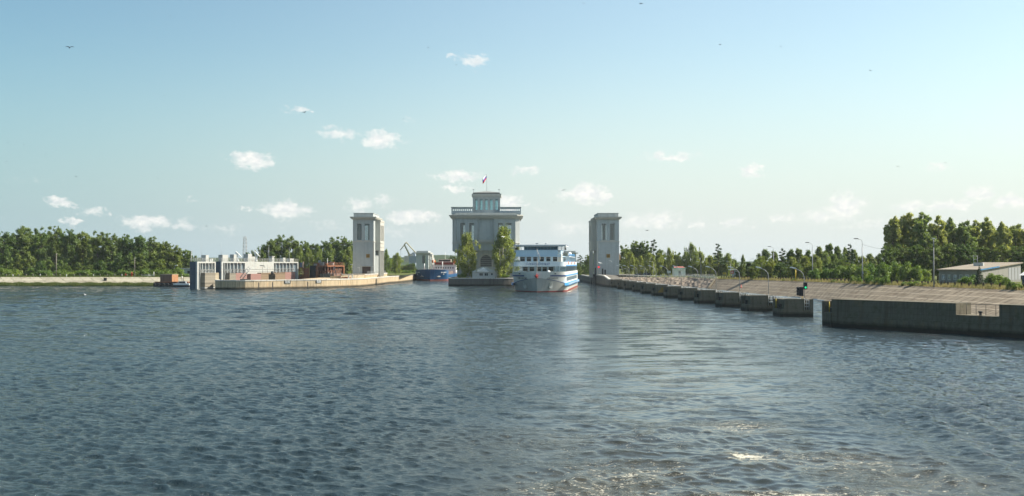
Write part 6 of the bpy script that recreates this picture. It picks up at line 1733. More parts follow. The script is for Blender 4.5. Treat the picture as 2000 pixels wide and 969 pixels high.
# left bank bits
t = thing('drain_hatch', 'dark square outfall hatch in the pale left embankment', 'hatch', (L(207, 410), 409.4, 0)); m = MB(); m.box(-.55, .55, 0, .6, 2.0, 3.1); m.build('hatch', M_DARK, t); MB().box(-.7, .7, -.06, .3, 3.102, 3.25).build('lintel', M_CONC, t)
for px, lab, h in ((246, 'left of the two red hydrants on the left bank', 1.3), (258, 'right of the two red hydrants on the left bank', 2.0)):
    t = thing('hydrant', lab, 'hydrant', (L(px, 417), 417, 3.45)); MB().lathe((0, 0, 0), [(.25, 0), (.2, .1), (.2, h*.7), (.3, h*.75), (.15, h)], 8).build('column', M_RED, t); MB().cbox((0, 0, h*.6), (1.0, .2, .2)).build('outlet', M_RED, t)
t = thing('white_barrier', 'white tubular barrier at the right end of the left bank', 'barrier', (L(278, 417), 417, 3.45)); m = MB(); m.rail([(0, 0, 0), (5.0, 0, 0)], .75, 2, .07, 1.6); m.tube([(4.8, 0, 0), (4.8, 0, 2.1)], .1, 5); m.build('rail', M_WHITE, t)
# quay deck furniture near the left tower
for k, (px, d, lab) in enumerate(((681, 393, 'left pale stub post on the quay below the left tower'), (688.5, 394, 'right pale stub post on the quay below the left tower'))):
    t = thing('bollard', lab, 'bollard', (L(px, d), d, 3.08)); MB().lathe((0, 0, 0), [(.3, 0), (.26, .2), (.26, 1.7), (.32, 1.8)], 8).build('bollard_post', M_GREY, t)
t = thing('pipe_stack', 'pile of dark pipes and scrap on the quay beside the tower ramp', 'pipe pile', (L(661, 394), 394, 3.08)); m = MB()
for k in range(8): m.tube([(random.uniform(-1, 5), random.uniform(-.5, 1.5), .2+.2*(k % 3)), (random.uniform(2.5, 5), random.uniform(-.5, 1.5), .25+.2*(k % 3))], .12, 6)
m.build('pipe', M_RU, t)
t = thing('service_block', 'low concrete block with railings at the foot of the left tower', 'block'); t.location = (L(645, 404), 404, 3.08); m = MB(); m.box(0, 5, 0, 2.4, 0, .9); m.build('block', M_CONC, t); m = MB(); m.rail([(0, 0, .9), (5, 0, .9)], 1, 2, .04, 1.2); m.build('railing', M_STEEL, t)

# ------------------------------------------------------------------ far things: masts, harbour cranes, town
def lattice(label, px, d, y0, y1, w0, w1, cat='lattice mast', mat=None):
    z0 = 4; h = Z(y1, d)-z0; t = thing('lattice_mast', label, cat, (L(px, d), d, z0)); m = MB(); n = 9
    for i in range(n):
        a0, a1 = w0+(w1-w0)*i/n, w0+(w1-w0)*(i+1)/n; za, zb_ = h*i/n, h*(i+1)/n
        c0 = [(-a0, -a0, za), (a0, -a0, za), (a0, a0, za), (-a0, a0, za)]; c1 = [(-a1, -a1, zb_), (a1, -a1, zb_), (a1, a1, zb_), (-a1, a1, zb_)]
        for k in range(4): m.tube([c0[k], c1[k]], .11, 4); m.tube([c0[k], c1[(k+1) % 4]], .06, 4); m.tube([c1[k], c1[(k+1) % 4]], .06, 4)
    m.build('truss', mat or paint('mast_grey', (.32, .28, .26), .6), t); return t
lattice('distant lattice radio mast above the trees behind the dock', 478.5, 900, 500, 462.5, 2.0, .9)
def harbour_crane(label, px, d, k, mirror=1):
    t = thing('harbour_crane', label, 'crane', (L(px, d), d, 4)); z = lambda y: Z(y, d)-4; x = lambda p: (L(p, d)-L(px, d))*mirror
    my = paint('crane_ochre', (.36, .33, .20), .6); mb = paint('crane_bluegrey', (.20, .25, .30), .6)
    m = MB(); m.tube([(x(803), 0, z(504)), (x(790), 0, z(478.5))], 1.0, 4, .7); m.tube([(x(790), 0, z(478.5)), (x(782), 0, z(488.5))], .6, 4, .4); m.tube([(x(790), 0, z(478)), (x(793.5), 0, z(473.5))], .6, 4); m.tube([(x(793.5), 0, z(473.5)), (x(782), 0, z(488.5))], .4, 4); m.build('jib', my, t)
    m = MB(); m.tube([(x(793.5), 0, z(473.5)), (x(812), 0, z(494))], .55, 4); m.build('tie', my, t)
    m = MB(); m.tube([(x(804), -2, z(515)), (x(810), 0, z(493))], 1.0, 4); m.tube([(x(813), -2, z(515)), (x(810), 0, z(493))], 1.0, 4); m.tube([(x(802), 0, z(497)), (x(812), 0, z(494))], .6, 4); m.cbox((x(807), 0, z(508)), (8, 6, 8)); m.build('machinery_house', mb, t)
    m = MB(); [m.tube([(x(p), q, 0), (x(p+(1 if p < 805 else -1)), q*.6, z(514))], .8, 4) for p in (801, 813) for q in (-5, 5)]; m.build('portal', mb, t)
    m = MB(); m.tube([(x(783), 0, z(488)), (x(783), 0, z(498))], .12, 4); m.build('hook_cable', M_DARK, t)
harbour_crane('distant ochre harbour crane with a bent jib left of the far tower', 806, 1050, 1)
for i, (px, d, w_, h, dp) in enumerate(((797, 1500, 22, 9, 12), (806, 1560, 14, 13, 12), (790, 1600, 18, 8, 10))):
    t = thing('distant_building', ('wide pale block below the harbour crane', 'taller pale block beside the harbour crane', 'low pale block left of the harbour crane')[i], 'building', (L(px, d), d, 12)); m = MB(); hs = [(1.5+k*3, 3+k*3, h-3.2, h-1.2) for k in range(int(w_/3)-1)]; m.wall(0, w_, 0, h, 0, .4, hs); m.box(0, w_, .5, dp, 0, h); m.build('wall', paint('far_wall', (.36, .35, .33), .8), t); MB().box(-.5, w_+.5, -.5, dp+.5, h+.01, h+1).build('roof', M_GREY, t)

# ------------------------------------------------------------------ trees
def leaves_mesh(name, centers, radii, n, size, mat, droop=0.0, flat=0.0, seed=0, shell=.55):
    rng = np.random.default_rng(seed); centers = np.array(centers); radii = np.array(radii)
    wts = radii[:, 0]*radii[:, 1]*radii[:, 2]; wts = wts**.75; wts /= wts.sum()
    idx = rng.choice(len(centers), n, p=wts)
    d = rng.normal(size=(n, 3)); d /= np.linalg.norm(d, axis=1, keepdims=True)
    rad = (shell+(1-shell)*rng.random(n)**.6)*np.clip(rng.normal(1, .30, n), .4, 2.0)
    p = centers[idx]+d*radii[idx]*rad[:, None]
    if droop: p[:, 2] -= rng.random(n)**2*droop
    nr = d*.9+rng.normal(size=(n, 3))*.5+np.array([0, 0, .30+flat]); nr /= np.linalg.norm(nr, axis=1, keepdims=True)
    a = rng.normal(size=(n, 3)); 
    if droop: a = a*.45+np.array([0, 0, 1.0])
    a -= (a*nr).sum(1, keepdims=True)*nr; a /= np.linalg.norm(a, axis=1, keepdims=True); b = np.cross(nr, a)
    s = size*rng.uniform(.55, 1.35, n)[:, None]; a *= s; b *= s*.62
    v = np.stack([p-a, p-b*.9-a*.1, p+a, p+b*.9-a*.1], 1).reshape(-1, 3).astype(np.float32)
    me = bpy.data.meshes.new(name); me.vertices.add(4*n); me.vertices.foreach_set('co', v.ravel())
    me.loops.add(4*n); me.loops.foreach_set('vertex_index', np.arange(4*n, dtype=np.int32))
    me.polygons.add(n); me.polygons.foreach_set('loop_start', np.arange(0, 4*n, 4, dtype=np.int32)); me.update()
    me.materials.append(mat); return me
F_BROAD = foliage('broad_leaves', (.062, .105, .016), (.175, .225, .045))
F_BIRCH = foliage('birch_leaves', (.140, .180, .036), (.270, .310, .090), .5)
F_POPL = foliage('poplar_leaves', (.160, .195, .060), (.340, .370, .150), .52)
F_PINE = foliage('pine_needles', (.024, .050, .018), (.050, .085, .026), .15)
F_SHRUB = foliage('shrub_leaves', (.080, .140, .018), (.200, .270, .045), .4)
M_BARK = paint('tree_bark', (.10, .08, .06), .9, .3, 1.5); M_BBARK = paint('birch_bark', (.42, .40, .36), .8, .35, 1.2)
def make_tree(kind, seed, H=20, Rr=5.5):
    rr = random.Random(seed); cs = []; rs = []; m = MB(); bark = M_BARK
    droop = 0; flat = 0; shell = .55
    if kind in ('broad', 'poplar'):
        base = .14*H if kind == 'broad' else .18*H
        limbs = 9 if kind == 'broad' else 7; tops = []
        m.tube([(0, 0, -.3), (.1, 0, base*1.2), (.25, .1, H*.5), (.1, -.1, H*.86)], H*.018, 7, H*.004)
        for i in range(limbs):   # each limb carries a loose bunch of leafy puffs
            f = (i+.5)/limbs; a = i*2.39996+rr.uniform(-.5, .5)
            zc = base+(H-base)*(.10+.78*f); env = Rr*(math.sin(math.pi*min(1, f*.80+.20))**.5)*rr.uniform(.55, .95)
            if i == limbs-1: env = Rr*.15; zc = H*.86
            e = (env*.72*math.cos(a), env*.72*math.sin(a), zc); bs = rr.uniform(.30, .46)*Rr
            m.tube([(.1, 0, max(base, zc-Rr*.9)), (e[0]*.5, e[1]*.5, zc-Rr*.35), e], H*.007, 5, H*.002)
            for j in range(19):
                u = [rr.gauss(0, 1) for _ in range(3)]; nn = math.sqrt(sum(q*q for q in u)); q = bs*rr.uniform(.45, 1.15)
                c = (e[0]+u[0]/nn*q, e[1]+u[1]/nn*q, min(H*.985, e[2]+u[2]/nn*q*1.15)); cs.append(c); rad = rr.uniform(.07, .16)*Rr; rs.append((rad, rad, rad*rr.uniform(.7, 1.05)))
                if j % 3 == 0: m.tube([e, c], H*.0025, 4, H*.001)
        for _ in range(14): a = rr.uniform(0, 6.28); f = rr.uniform(0, .75); q = rr.uniform(.1, .55)*Rr; cs.append((q*math.cos(a), q*math.sin(a), base+(H-base)*f)); rs.append((Rr*.19,)*3)
        n, sz = 14500, .30
        mat = F_BROAD if kind == 'broad' else F_POPL
    elif kind == 'birch':
        base = .06*H; bark = M_BBARK; k = 30
        m.tube([(0, 0, -.3), (.1, .1, H*.5), (0, 0, H*.97)], H*.014, 7, H*.003)
        if seed % 2: m.tube([(.5, .3, -.3), (.9, .5, H*.4), (1.3, .7, H*.8)], H*.011, 6, H*.003)
        for i in range(k):
            f = i/(k-1); z = base+(H-base)*(.05+.92*f)
            env = Rr*(.62+.38*math.sin(math.pi*f*1.1))*(1 if f < .7 else 1-((f-.7)/.3)**1.8*.8)*rr.uniform(.45, 1.35)
            a = i*2.39996+rr.uniform(-.4, .4); e = (env*.75*math.cos(a), env*.75*math.sin(a), min(z, H*.96))
            m.tube([(0, 0, max(base, z-Rr*.35)), (e[0]*.5, e[1]*.5, z-Rr*.05), e], H*.004, 4, H*.0015)
            for j in range(5):
                t_ = rr.uniform(.35, 1.2); c = (e[0]*t_+rr.gauss(0, .12)*Rr, e[1]*t_+rr.gauss(0, .12)*Rr, e[2]-rr.uniform(-.02, .07)*H); cs.append(c); rad = rr.uniform(.08, .15)*Rr; rs.append((rad, rad, rad*2.1))
        n, sz = 11500, .25; droop = .08*H; mat = F_BIRCH; shell = .3
    elif kind == 'young':
        base = .05*H; k = 24; bend = rr.uniform(-.2, .2)*Rr
        m.tube([(0, 0, -.3), (bend*.4, 0, H*.5), (bend, 0, H*.95)], H*.014, 6, H*.003)
        for i in range(k):
            f = i/(k-1); z = base+(H-base)*(.05+.90*f); env = Rr*(.45+.55*math.sin(math.pi*(f*.85+.12)))*(1 if f < .5 else 1-((f-.5)/.5)**1.5*.85)*rr.uniform(.6, 1.15); a = i*2.39996+rr.uniform(-.4, .4)
            for j in range(3): t_ = rr.uniform(.35, 1.0); c = (bend*f+env*t_*math.cos(a)+rr.gauss(0, .1)*Rr, env*t_*math.sin(a)+rr.gauss(0, .1)*Rr, z+rr.uniform(-.04, .05)*H); cs.append(c); rad = rr.uniform(.13, .24)*Rr; rs.append((rad, rad, rad*1.4))
        n, sz = 7500, .26; mat = F_BROAD; shell = .35
    elif kind == 'pine':
        base = .38*H; k = 18
        for i in range(k):
            f = i/(k-1); z = base+(H-base)*f; env = Rr*(1-f*.72)*rr.uniform(.6, 1.0); a = i*2.39996; q = env*.72; cs.append((q*math.cos(a), q*math.sin(a), z)); rs.append((env*.46, env*.46, H*.026))
            m.tube([(0, 0, z-H*.03), (q*math.cos(a), q*math.sin(a), z)], H*.005, 4, H*.002)
        m.tube([(0, 0, -.3), (0, 0, H*.97)], H*.014, 6, H*.004); n, sz = 5200, .24; mat = F_PINE; shell = .1; flat = .5; cs.append((0, 0, H*.98)); rs.append((.3, .3, .8))
    elif kind == 'spruce':
        k = 15
        for i in range(k):
            f = i/(k-1); z = H*(.03+.92*f); env = Rr*(1-f)*1.02+.08
            for j in range(7): a = j*.9+i; cs.append((env*.62*math.cos(a), env*.62*math.sin(a), z-.05*H*(1-f))); rs.append((env*.36, env*.36, H*.022))
        m.tube([(0, 0, -.2), (0, 0, H)], H*.018, 6, H*.003); n, sz = 7000, .10; mat = F_PINE; shell = .1; flat = .4
    elif kind == 'shrub':
        k = 16
        for i in range(k): a = rr.uniform(0, 6.28); q = Rr*rr.uniform(0, .75); z = H*rr.uniform(.15, .80)*(1-.35*q/Rr); rad = rr.uniform(.22, .36)*Rr; cs.append((q*math.cos(a), q*math.sin(a), z)); rs.append((rad, rad, H*.24))
        for i in range(5): c = cs[i]; m.tube([(0, 0, -.1), (c[0], c[1], c[2])], .05, 4, .02)
        n, sz = 3600, .20; mat = F_SHRUB; shell = .45
    root = thing('tree' if kind != 'shrub' else 'bush', 't', 'tree' if kind != 'shrub' else 'bush')
    root.name = {'broad': 'broadleaf_tree', 'poplar': 'poplar_tree', 'birch': 'birch_tree', 'young': 'young_tree', 'pine': 'pine_tree', 'spruce': 'spruce_tree', 'shrub': 'bush'}[kind]
    root['H'] = H; root['Rr'] = Rr
    me = leaves_mesh('crown', cs, rs, n, sz, mat, droop, flat, seed, shell)
    o = bpy.data.objects.new('crown', me); C.objects.link(o); o.parent = root; KIDS.setdefault(root.name, []).append(o)
    t_ = m.build('trunk', bark, None); t_.parent = root; KIDS[root.name].append(t_)
    return root
PROTO = {}; USED = {}
def proto(kind, v):
    key = (kind, v)
    if key not in PROTO:
        H, Rr = {'broad': (20, 6.2), 'poplar': (20, 5.2), 'birch': (18, 5.0), 'young': (11, 3.0), 'pine': (17, 4.6), 'spruce': (3.8, 1.25), 'shrub': (3.2, 2.6)}[kind]
        PROTO[key] = make_tree(kind, 11*v+sum(map(ord, kind)), H, Rr); USED[key] = False
    return PROTO[key]
def plant(kind, v, px, d, ytop, zb, wpx, label, group=None, cat=None):
    """tree standing at bearing px, distance d; real height and spread read off at that distance"""
    p = proto(kind, v); H, Rr = p['H'], p['Rr']
    if not USED[(kind, v)]: o = p; USED[(kind, v)] = True
    else: o = copy_tree(p)
    h = Z(ytop, d)-zb; r_ = wpx/2000*d/2
    o.location = (L(px, d), d, zb-.1); o.scale = (r_/Rr, r_/Rr, h/H); o.rotation_euler = (0, 0, random.uniform(0, 6.28))
    o['label'] = label
    if group: o['group'] = group
    if cat: o['category'] = cat
    return o
ORD = ['leftmost', 'second', 'third', 'fourth', 'fifth', 'sixth', 'seventh', 'eighth', 'ninth', 'tenth', 'eleventh', 'twelfth', 'thirteenth', 'fourteenth', 'fifteenth', 'sixteenth', 'seventeenth', 'eighteenth', 'nineteenth', 'twentieth', 'twenty first', 'twenty second', 'twenty third', 'twenty fourth', 'twenty fifth', 'twenty sixth', 'twenty seventh', 'twenty eighth']
def nth(i, n): return ORD[i] if i < n-1 else 'rightmost'
def row(kind, vs, pts, d, zb, fmt, group, jit=6):
    pts = sorted(pts, key=lambda q: q[0]); n = len(pts)
    for i, q in enumerate(pts):
        dd = q[3] if len(q) > 3 else d+random.uniform(-jit, jit)
        o_ = ORD[i] if i else 'leftmost'
        if i == n-1: o_ = 'rightmost'
        lab = fmt % (o_ if o_ in ('leftmost', 'rightmost') else o_+' from the left')
        plant(kind, vs[i % len(vs)], q[0], dd, q[1], zb, q[2], lab, group)
# left bank
row('broad', [0, 1, 2, 3], [(-28, 448, 60), (8, 452, 62), (48, 437, 60), (82, 444, 50), (108, 441, 52), (135, 447, 48), (162, 448, 50), (190, 451, 52), (218, 455, 50), (246, 457, 48), (272, 456, 50), (298, 462, 46), (322, 471, 42), (342, 478, 38), (364, 485, 40)], 470, 3.5, '%s tall broadleaf tree in the front row on the left bank', 'tall trees on the left bank')
row('broad', [2, 0, 3, 1], [(-10, 462, 62), (28, 458, 62), (66, 452, 60), (98, 455, 60), (124, 458, 60), (150, 460, 60), (178, 463, 60), (206, 466, 58), (236, 468, 58), (262, 470, 58), (290, 474, 54), (315, 482, 50), (340, 490, 50)], 500, 3.5, '%s broadleaf tree in the back row on the left bank', 'back row of trees on the left bank')
row('young', [0, 1, 2], [(-4, 500, 26), (14, 489, 30), (36, 497, 26), (56, 493, 30), (80, 511, 28), (98, 508, 30), (118, 509, 32), (134, 520, 26), (153, 513, 26), (176, 518, 30), (198, 510, 30), (216, 512, 34), (232, 496, 30), (254, 497, 34), (276, 497, 34), (296, 512, 30), (312, 508, 32)], 436, 3.5, '%s young tree before the tall row on the left bank', 'young trees on the left bank')
row('shrub', [0, 1, 2], [(5, 521, 36), (30, 524, 34), (66, 522, 36), (90, 526, 34), (124, 524, 36), (146, 528, 34), (166, 525, 36), (186, 527, 34), (208, 526, 36), (240, 525, 34), (268, 526, 36), (288, 523, 34), (306, 524, 30)], 428, 3.5, '%s low bush at the foot of the left bank trees', 'bushes on the left bank', 3)
row('shrub', [1, 0, 2], [(328, 524, 28), (346, 520, 32), (352, 529, 26), (366, 533, 24)], 421, 3.2, '%s bright green bush around the grey shed', 'bushes near the grey shed', 4)
# trees behind the docks and the left tower
row('broad', [1, 3, 0, 2], [(484, 492, 26), (497, 488, 20), (514, 477, 32), (532, 464, 42), (550, 458, 46), (572, 461, 44), (594, 470, 36), (612, 473, 40), (632, 470, 44), (650, 463, 40), (668, 461, 44), (688, 467, 42), (706, 470, 40)], 520, 3.4, '%s rounded tree behind the docks', 'trees behind the docks')
row('birch', [2, 3], [(584, 480, 34), (604, 486, 30), (622, 480, 26), (644, 478, 28), (682, 482, 30)], 492, 3.4, '%s feathery tree right behind the dock railings', 'feathery trees behind the docks')
row('young', [1, 2, 0], [(640, 492, 26), (664, 490, 30), (560, 490, 30), (531, 492, 28), (512, 492, 24), (676, 500, 26)], 486, 3.4, '%s young tree low behind the dock railings', 'young trees behind the docks')
row('birch', [2, 3], [(742, 492, 26), (754, 487, 24), (776, 493, 26)], 560, 3.3, '%s light green tree between the left tower and the far tower', 'trees right of the left tower')
row('broad', [0, 2], [(765, 505, 30), (790, 517, 26), (804, 514, 28)], 640, 3.3, '%s dark tree low between the left tower and the far tower', 'low trees by the far tower')
row('shrub', [0, 1, 2], [(757, 529, 26), (770, 530, 24), (785, 527, 26), (798, 528, 24), (807, 526, 20)], 600, 3.2, '%s bush along the left chamber wall', 'bushes along the left chamber wall')
for px, yt, w_, lab in ((889, 500, 16, 'dark tree at the left edge of the lock house beyond the birch'),):
    plant('broad', 0, px-6, 900, yt-2, 4, w_, lab)
# island birches
plant('birch', 0, 911, 415, 455, 3.1, 56, 'slender hanging birch left of the white pavilion on the island')
plant('birch', 1, 983, 414, 442, 3.1, 70, 'broad bushy birch right of the white pavilion on the island')
plant('shrub', 2, 903, 412, 534, 3.1, 20, 'small bush under the left island birch'); plant('shrub', 0, 985, 411, 535, 3.1, 22, 'small bush under the right island birch')
# right of the ship
plant('pine', 0, 1134, 560, 499, 3.2, 28, 'dark pine right of the far lock tower', None)
row('broad', [1, 2], [(1148, 497, 20), (1158, 492, 22)], 540, 3.2, '%s dark tree just left of the right tower', 'trees left of the right tower')
row('young', [0, 1], [(1129, 516, 18), (1141, 518, 18), (1150, 517, 20)], 520, 3.2, '%s young tree beyond the right chamber wall', 'young trees beyond the right chamber')
# right bank woods
row('broad', [3, 1, 0, 2], [(1222, 478, 36), (1240, 470, 42), (1258, 470, 36), (1290, 484, 30), (1320, 492, 30)], 480, 3.6, '%s big rounded tree beside the right tower', 'big trees beside the right tower')
plant('pine', 1, 1277, 470, 469, 3.6, 34, 'tall ragged dark tree with a leaning top behind the parked cars')
row('birch', [2, 3, 1], [(1230, 492, 34), (1250, 500, 30), (1268, 494, 34), (1288, 494, 30), (1308, 484, 28), (1324, 498, 26), (1340, 490, 30), (1352, 475, 36), (1368, 490, 30), (1386, 498, 34), (1406, 492, 34), (1422, 494, 30)], 462, 3.6, '%s birch in the wood behind the white kiosk', 'birches behind the kiosk')
plant('pine', 0, 1403, 440, 477, 3.6, 32, 'tall pine with layered crown rising left of the gatehouse')
row('broad', [0, 2, 1], [(1300, 506, 34), (1332, 508, 34), (1362, 504, 34), (1392, 500, 36), (1416, 500, 36), (1434, 505, 28)], 470, 3.6, '%s dark tree filling the wood behind the kiosk', 'dark trees behind the kiosk')
row('young', [0, 1, 2], [(1451, 499, 12), (1446, 520, 24), (1463, 512, 26), (1477, 508, 26), (1495, 489, 36), (1514, 492, 32), (1545, 489, 30), (1530, 502, 30), (1562, 487, 34), (1578, 490, 32), (1600, 484, 34), (1618, 478, 38), (1636, 483, 32), (1652, 486, 30), (1668, 489, 34), (1700, 497, 34), (1718, 497, 32), (1742, 500, 34)], 372, 3.8, '%s young tree of the belt behind the road lamps', 'young trees behind the road lamps', 12)
row('birch', [2, 3, 0], [(1488, 500, 34), (1506, 506, 34), (1548, 502, 36), (1572, 500, 36), (1594, 498, 36), (1612, 494, 36), (1628, 495, 34), (1648, 497, 34), (1684, 500, 36)], 356, 3.8, '%s dense light tree low in the belt behind the road lamps', 'light trees behind the road lamps', 8)
plant('pine', 1, 1529, 350, 486, 3.8, 32, 'dark pine with level branches between two road lamps')
plant('pine', 0, 1661, 345, 478, 3.8, 30, 'dark pine left of the tallest road lamp')
row('broad', [1, 0], [(1470, 520, 30), (1524, 512, 36), (1556, 515, 36), (1586, 514, 36), (1620, 512, 38), (1654, 512, 38), (1694, 514, 40)], 340, 3.8, '%s low dark tree at the foot of the lamp side belt', 'low dark trees behind the road lamps', 6)
row('shrub', [0, 1, 2], [(1590, 522, 30), (1612, 520, 32), (1636, 516, 34), (1660, 513, 36), (1680, 516, 34), (1702, 512, 36), (1724, 508, 38), (1746, 506, 38), (1768, 509, 36), (1788, 515, 34), (1804, 522, 30)], 292, 3.9, '%s big leafy bush in front of the belt below the poplars', 'big bushes on the right bank', 5)
row('poplar', [0, 1, 2, 3], [(1745, 418, 56), (1772, 409, 62), (1804, 411, 60), (1832, 421, 52), (1858, 420, 54), (1884, 425, 50), (1908, 427, 50), (1932, 424, 52), (1958, 428, 50), (1984, 432, 52), (2012, 430, 54), (2040, 428, 54)], 318, 3.9, '%s tall poplar behind the tan workshop', 'tall poplars on the right', 6)
row('poplar', [2, 3, 0, 1], [(1762, 430, 60), (1790, 428, 60), (1822, 436, 60), (1850, 436, 60), (1878, 438, 60), (1906, 440, 60), (1936, 440, 60), (1966, 442, 60), (1996, 444, 60), (2026, 442, 60)], 342, 3.9, '%s poplar in the second row behind the tan workshop', 'second row of poplars', 6)
row('broad', [0, 1, 2, 3], [(1735, 480, 50), (1760, 476, 52), (1790, 474, 54), (1822, 476, 54), (1852, 474, 54), (1886, 476, 54), (1920, 478, 52), (1955, 478, 54), (1990, 480, 54), (2025, 480, 54)], 306, 3.9, '%s dark undergrowth tree beneath the poplars', 'undergrowth trees beneath the poplars', 5)
plant('spruce', 0, 1913, 212, 516, 4.0, 27, 'small dark conical spruce in front of the tan workshop')
row('shrub', [1, 2, 0], [(1884, 537, 34), (1938, 531, 40), (1954, 534, 30), (1898, 535, 26)], 226, 4.0, '%s bush beside the small spruce before the workshop', 'bushes around the small spruce', 4)
row('shrub', [0, 2, 1], [(1448, 545-2, 10), (1538, 543, 16), (1552, 543, 14), (1631, 546, 16), (1640, 548, 14), (1668, 533, 18), (1678, 541, 16), (1702, 534, 22), (1716, 540, 22), (1733, 535, 20), (1726, 543, 14), (1782, 548, 26), (1800, 551, 18), (1972, 545, 18), (1985, 551, 26), (1996, 545, 20), (1768, 549, 20)], 0, 4.0, '%s bright weed bush on the crest of the sloping slabs', 'weed bushes on the bank crest') if False else None
CB = [(1448, 543, 12), (1538, 543, 18), (1552, 542, 16), (1631, 545, 18), (1642, 547, 16), (1667, 535, 18), (1678, 541, 16), (1700, 535, 22), (1714, 541, 22), (1731, 536, 20), (1724, 544, 18), (1770, 549, 24), (1788, 547, 30), (1806, 551, 20), (1974, 546, 22), (1990, 552, 26)]
for i, (px, yt, wp) in enumerate(sorted(CB)):
    # stand on the crest line: find where the bearing crosses it
    best = min(((abs(px-(998+2000*(c[0]+1.0)/c[1])), c) for c in resample(CREST[2:], 30)), key=lambda q: q[0])[1]
    d = best[1]; plant('shrub', i % 3, px, d, yt, best[2]-.1, wp, '%s bright green weed bush on the crest of the slabs' % (ORD[i]+' from the left' if i else 'leftmost'), 'weed bushes on the bank crest')
print('TREE protos', len(PROTO))

# ------------------------------------------------------------------ grass as stuff
def grass(name, regions, n_per, hmin, hmax, colr, lab=None, wbl=.05):
    rng = np.random.default_rng(5); V = []; 
    for (a, b, c, d, n) in regions:   # quad corners
        u = rng.random((n, 1)); v = rng.random((n, 1)); a, b, c, d = map(np.array, (a, b, c, d))
        p = (a*(1-u)+b*u)*(1-v)+(d*(1-u)+c*u)*v
        cl = np.sin(p[:, :1]*.9+p[:, 1:2]*.35)*np.sin(p[:, 1:2]*.8); h = rng.uniform(hmin, hmax, (n, 1))*(1+.35*cl); an = rng.random((n, 1))*6.28
        w_ = np.concatenate([np.cos(an), np.sin(an), 0*an], 1)*wbl*rng.uniform(.6, 1.6, (n, 1)); tip = p+np.concatenate([rng.normal(0, .12, (n, 2)), h], 1)
        V.append(np.stack([p-w_, p+w_, tip], 1))
    v = np.concatenate(V).reshape(-1, 3).astype(np.float32); n = len(v)//3
    me = bpy.data.meshes.new(name); me.vertices.add(3*n); me.vertices.foreach_set('co', v.ravel()); me.loops.add(3*n); me.loops.foreach_set('vertex_index', np.arange(3*n, dtype=np.int32)); me.polygons.add(n); me.polygons.foreach_set('loop_start', np.arange(0, 3*n, 3, dtype=np.int32)); me.update(); me.materials.append(colr)
    o = bpy.data.objects.new(name, me); C.objects.link(o); tag(o, lab, None, None, 'stuff'); o['category'] = 'grass'
    return o
def grass_mat(name, a, b, c3):
    t = NT(name); p = t.pos(); n1 = t.noise(p, .35, 5, .6); n2 = t.noise(p, 4, 3)
    c = t.mix(t.n_map(n1, .40, .60), a, b); c = t.mix(t.n_map(n2, .45, .65), c, c3); d = t.n('ShaderNodeBsdfDiffuse'); t.put(c, d.inputs['Color']); tr = t.n('ShaderNodeBsdfTranslucent'); t.put(c, tr.inputs['Color']); mx = t.n('ShaderNodeMixShader'); mx.inputs[0].default_value = .35
    t.t.links.new(d.outputs[0], mx.inputs[1]); t.t.links.new(tr.outputs[0], mx.inputs[2]); return t.done(mx.outputs[0])
M_DRY = grass_mat('dry_grass', (.36, .29, .12), (.16, .19, .05), (.44, .36, .17)); M_GRN = grass_mat('green_grass', (.07, .12, .025), (.12, .16, .04), (.17, .18, .06))
reg = []
for a, b in zip(CREST[1:-1], CREST[2:]):
    ln = math.dist(a, b); dens = 60 if a[1] < 300 else 45
    reg.append(((a[0]-.3, a[1], a[2]), (b[0]-.3, b[1], b[2]), (b[0]+10, b[1], b[2]), (a[0]+10, a[1], a[2]), int(ln*10*dens*.35)))
grass('dry_grass', reg, 0, .35, .80, M_DRY, 'tall dry golden grass along the crest of the right bank')
reg = [((-215, 413.2, 3.4), (-126, 413.2, 3.4), (-126, 422, 3.45), (-215, 422, 3.45), 16000), ((-215, 404.2, .1), (-126, 404.2, .1), (-126, 407.4, 1.1), (-215, 407.4, 1.1), 22000)]
grass('bank_grass', reg, 0, .25, .7, M_GRN, 'green grass along the foot and top of the left embankment', .07)

# ------------------------------------------------------------------ gulls
M_GULL = paint('gull_grey', (.10, .10, .11), .8, .1); M_GULLW = paint('gull_white', (.75, .75, .73), .8, .05); M_GD = paint('swift_dark', (.05, .05, .055), .8)
def gull(label, px, py, size_px, d, yaw, bank, flap, mat):
    sp = max(size_px, 4)*1.2/2000*d
    t = thing('gull', label, 'bird', (L(px, d), d, Z(py, d)), yaw, 'gulls in the sky'); t.rotation_euler = (R(bank), R(random.uniform(-15, 15)), yaw)
    m = MB(); s = sp/1.2
    m.lathe((0, 0, 0), [(.01, -.24), (.055, -.14), (.075, 0), (.05, .14), (.035, .2), (.01, .27)], 8); M = Matrix.Rotation(R(90), 4, 'X'); m.v = [tuple(M @ Vector(p)*s) for p in m.v]
    for k in (-1, 1):
        a = [(0, .09, .02), (0, -.07, .02), (k*.28, -.10, .02+flap*.16), (k*.28, .08, .02+flap*.16), (k*.62, -.12, flap*.05), (k*.58, -.03, flap*.06)]
        for q in ((a[0], a[1], a[2], a[3]), (a[3], a[2], a[4], a[5])):
            P = [tuple(c*s for c in p) for p in (q if k > 0 else q[::-1])]; m.face(P); m.face([(p[0], p[1], p[2]-.012*s) for p in P][::-1])
    m.face([(-.02*s, .22*s, 0), (.02*s, .22*s, 0), (.06*s, .36*s, 0), (-.06*s, .36*s, 0)])
    m.build('body', mat, t); return t
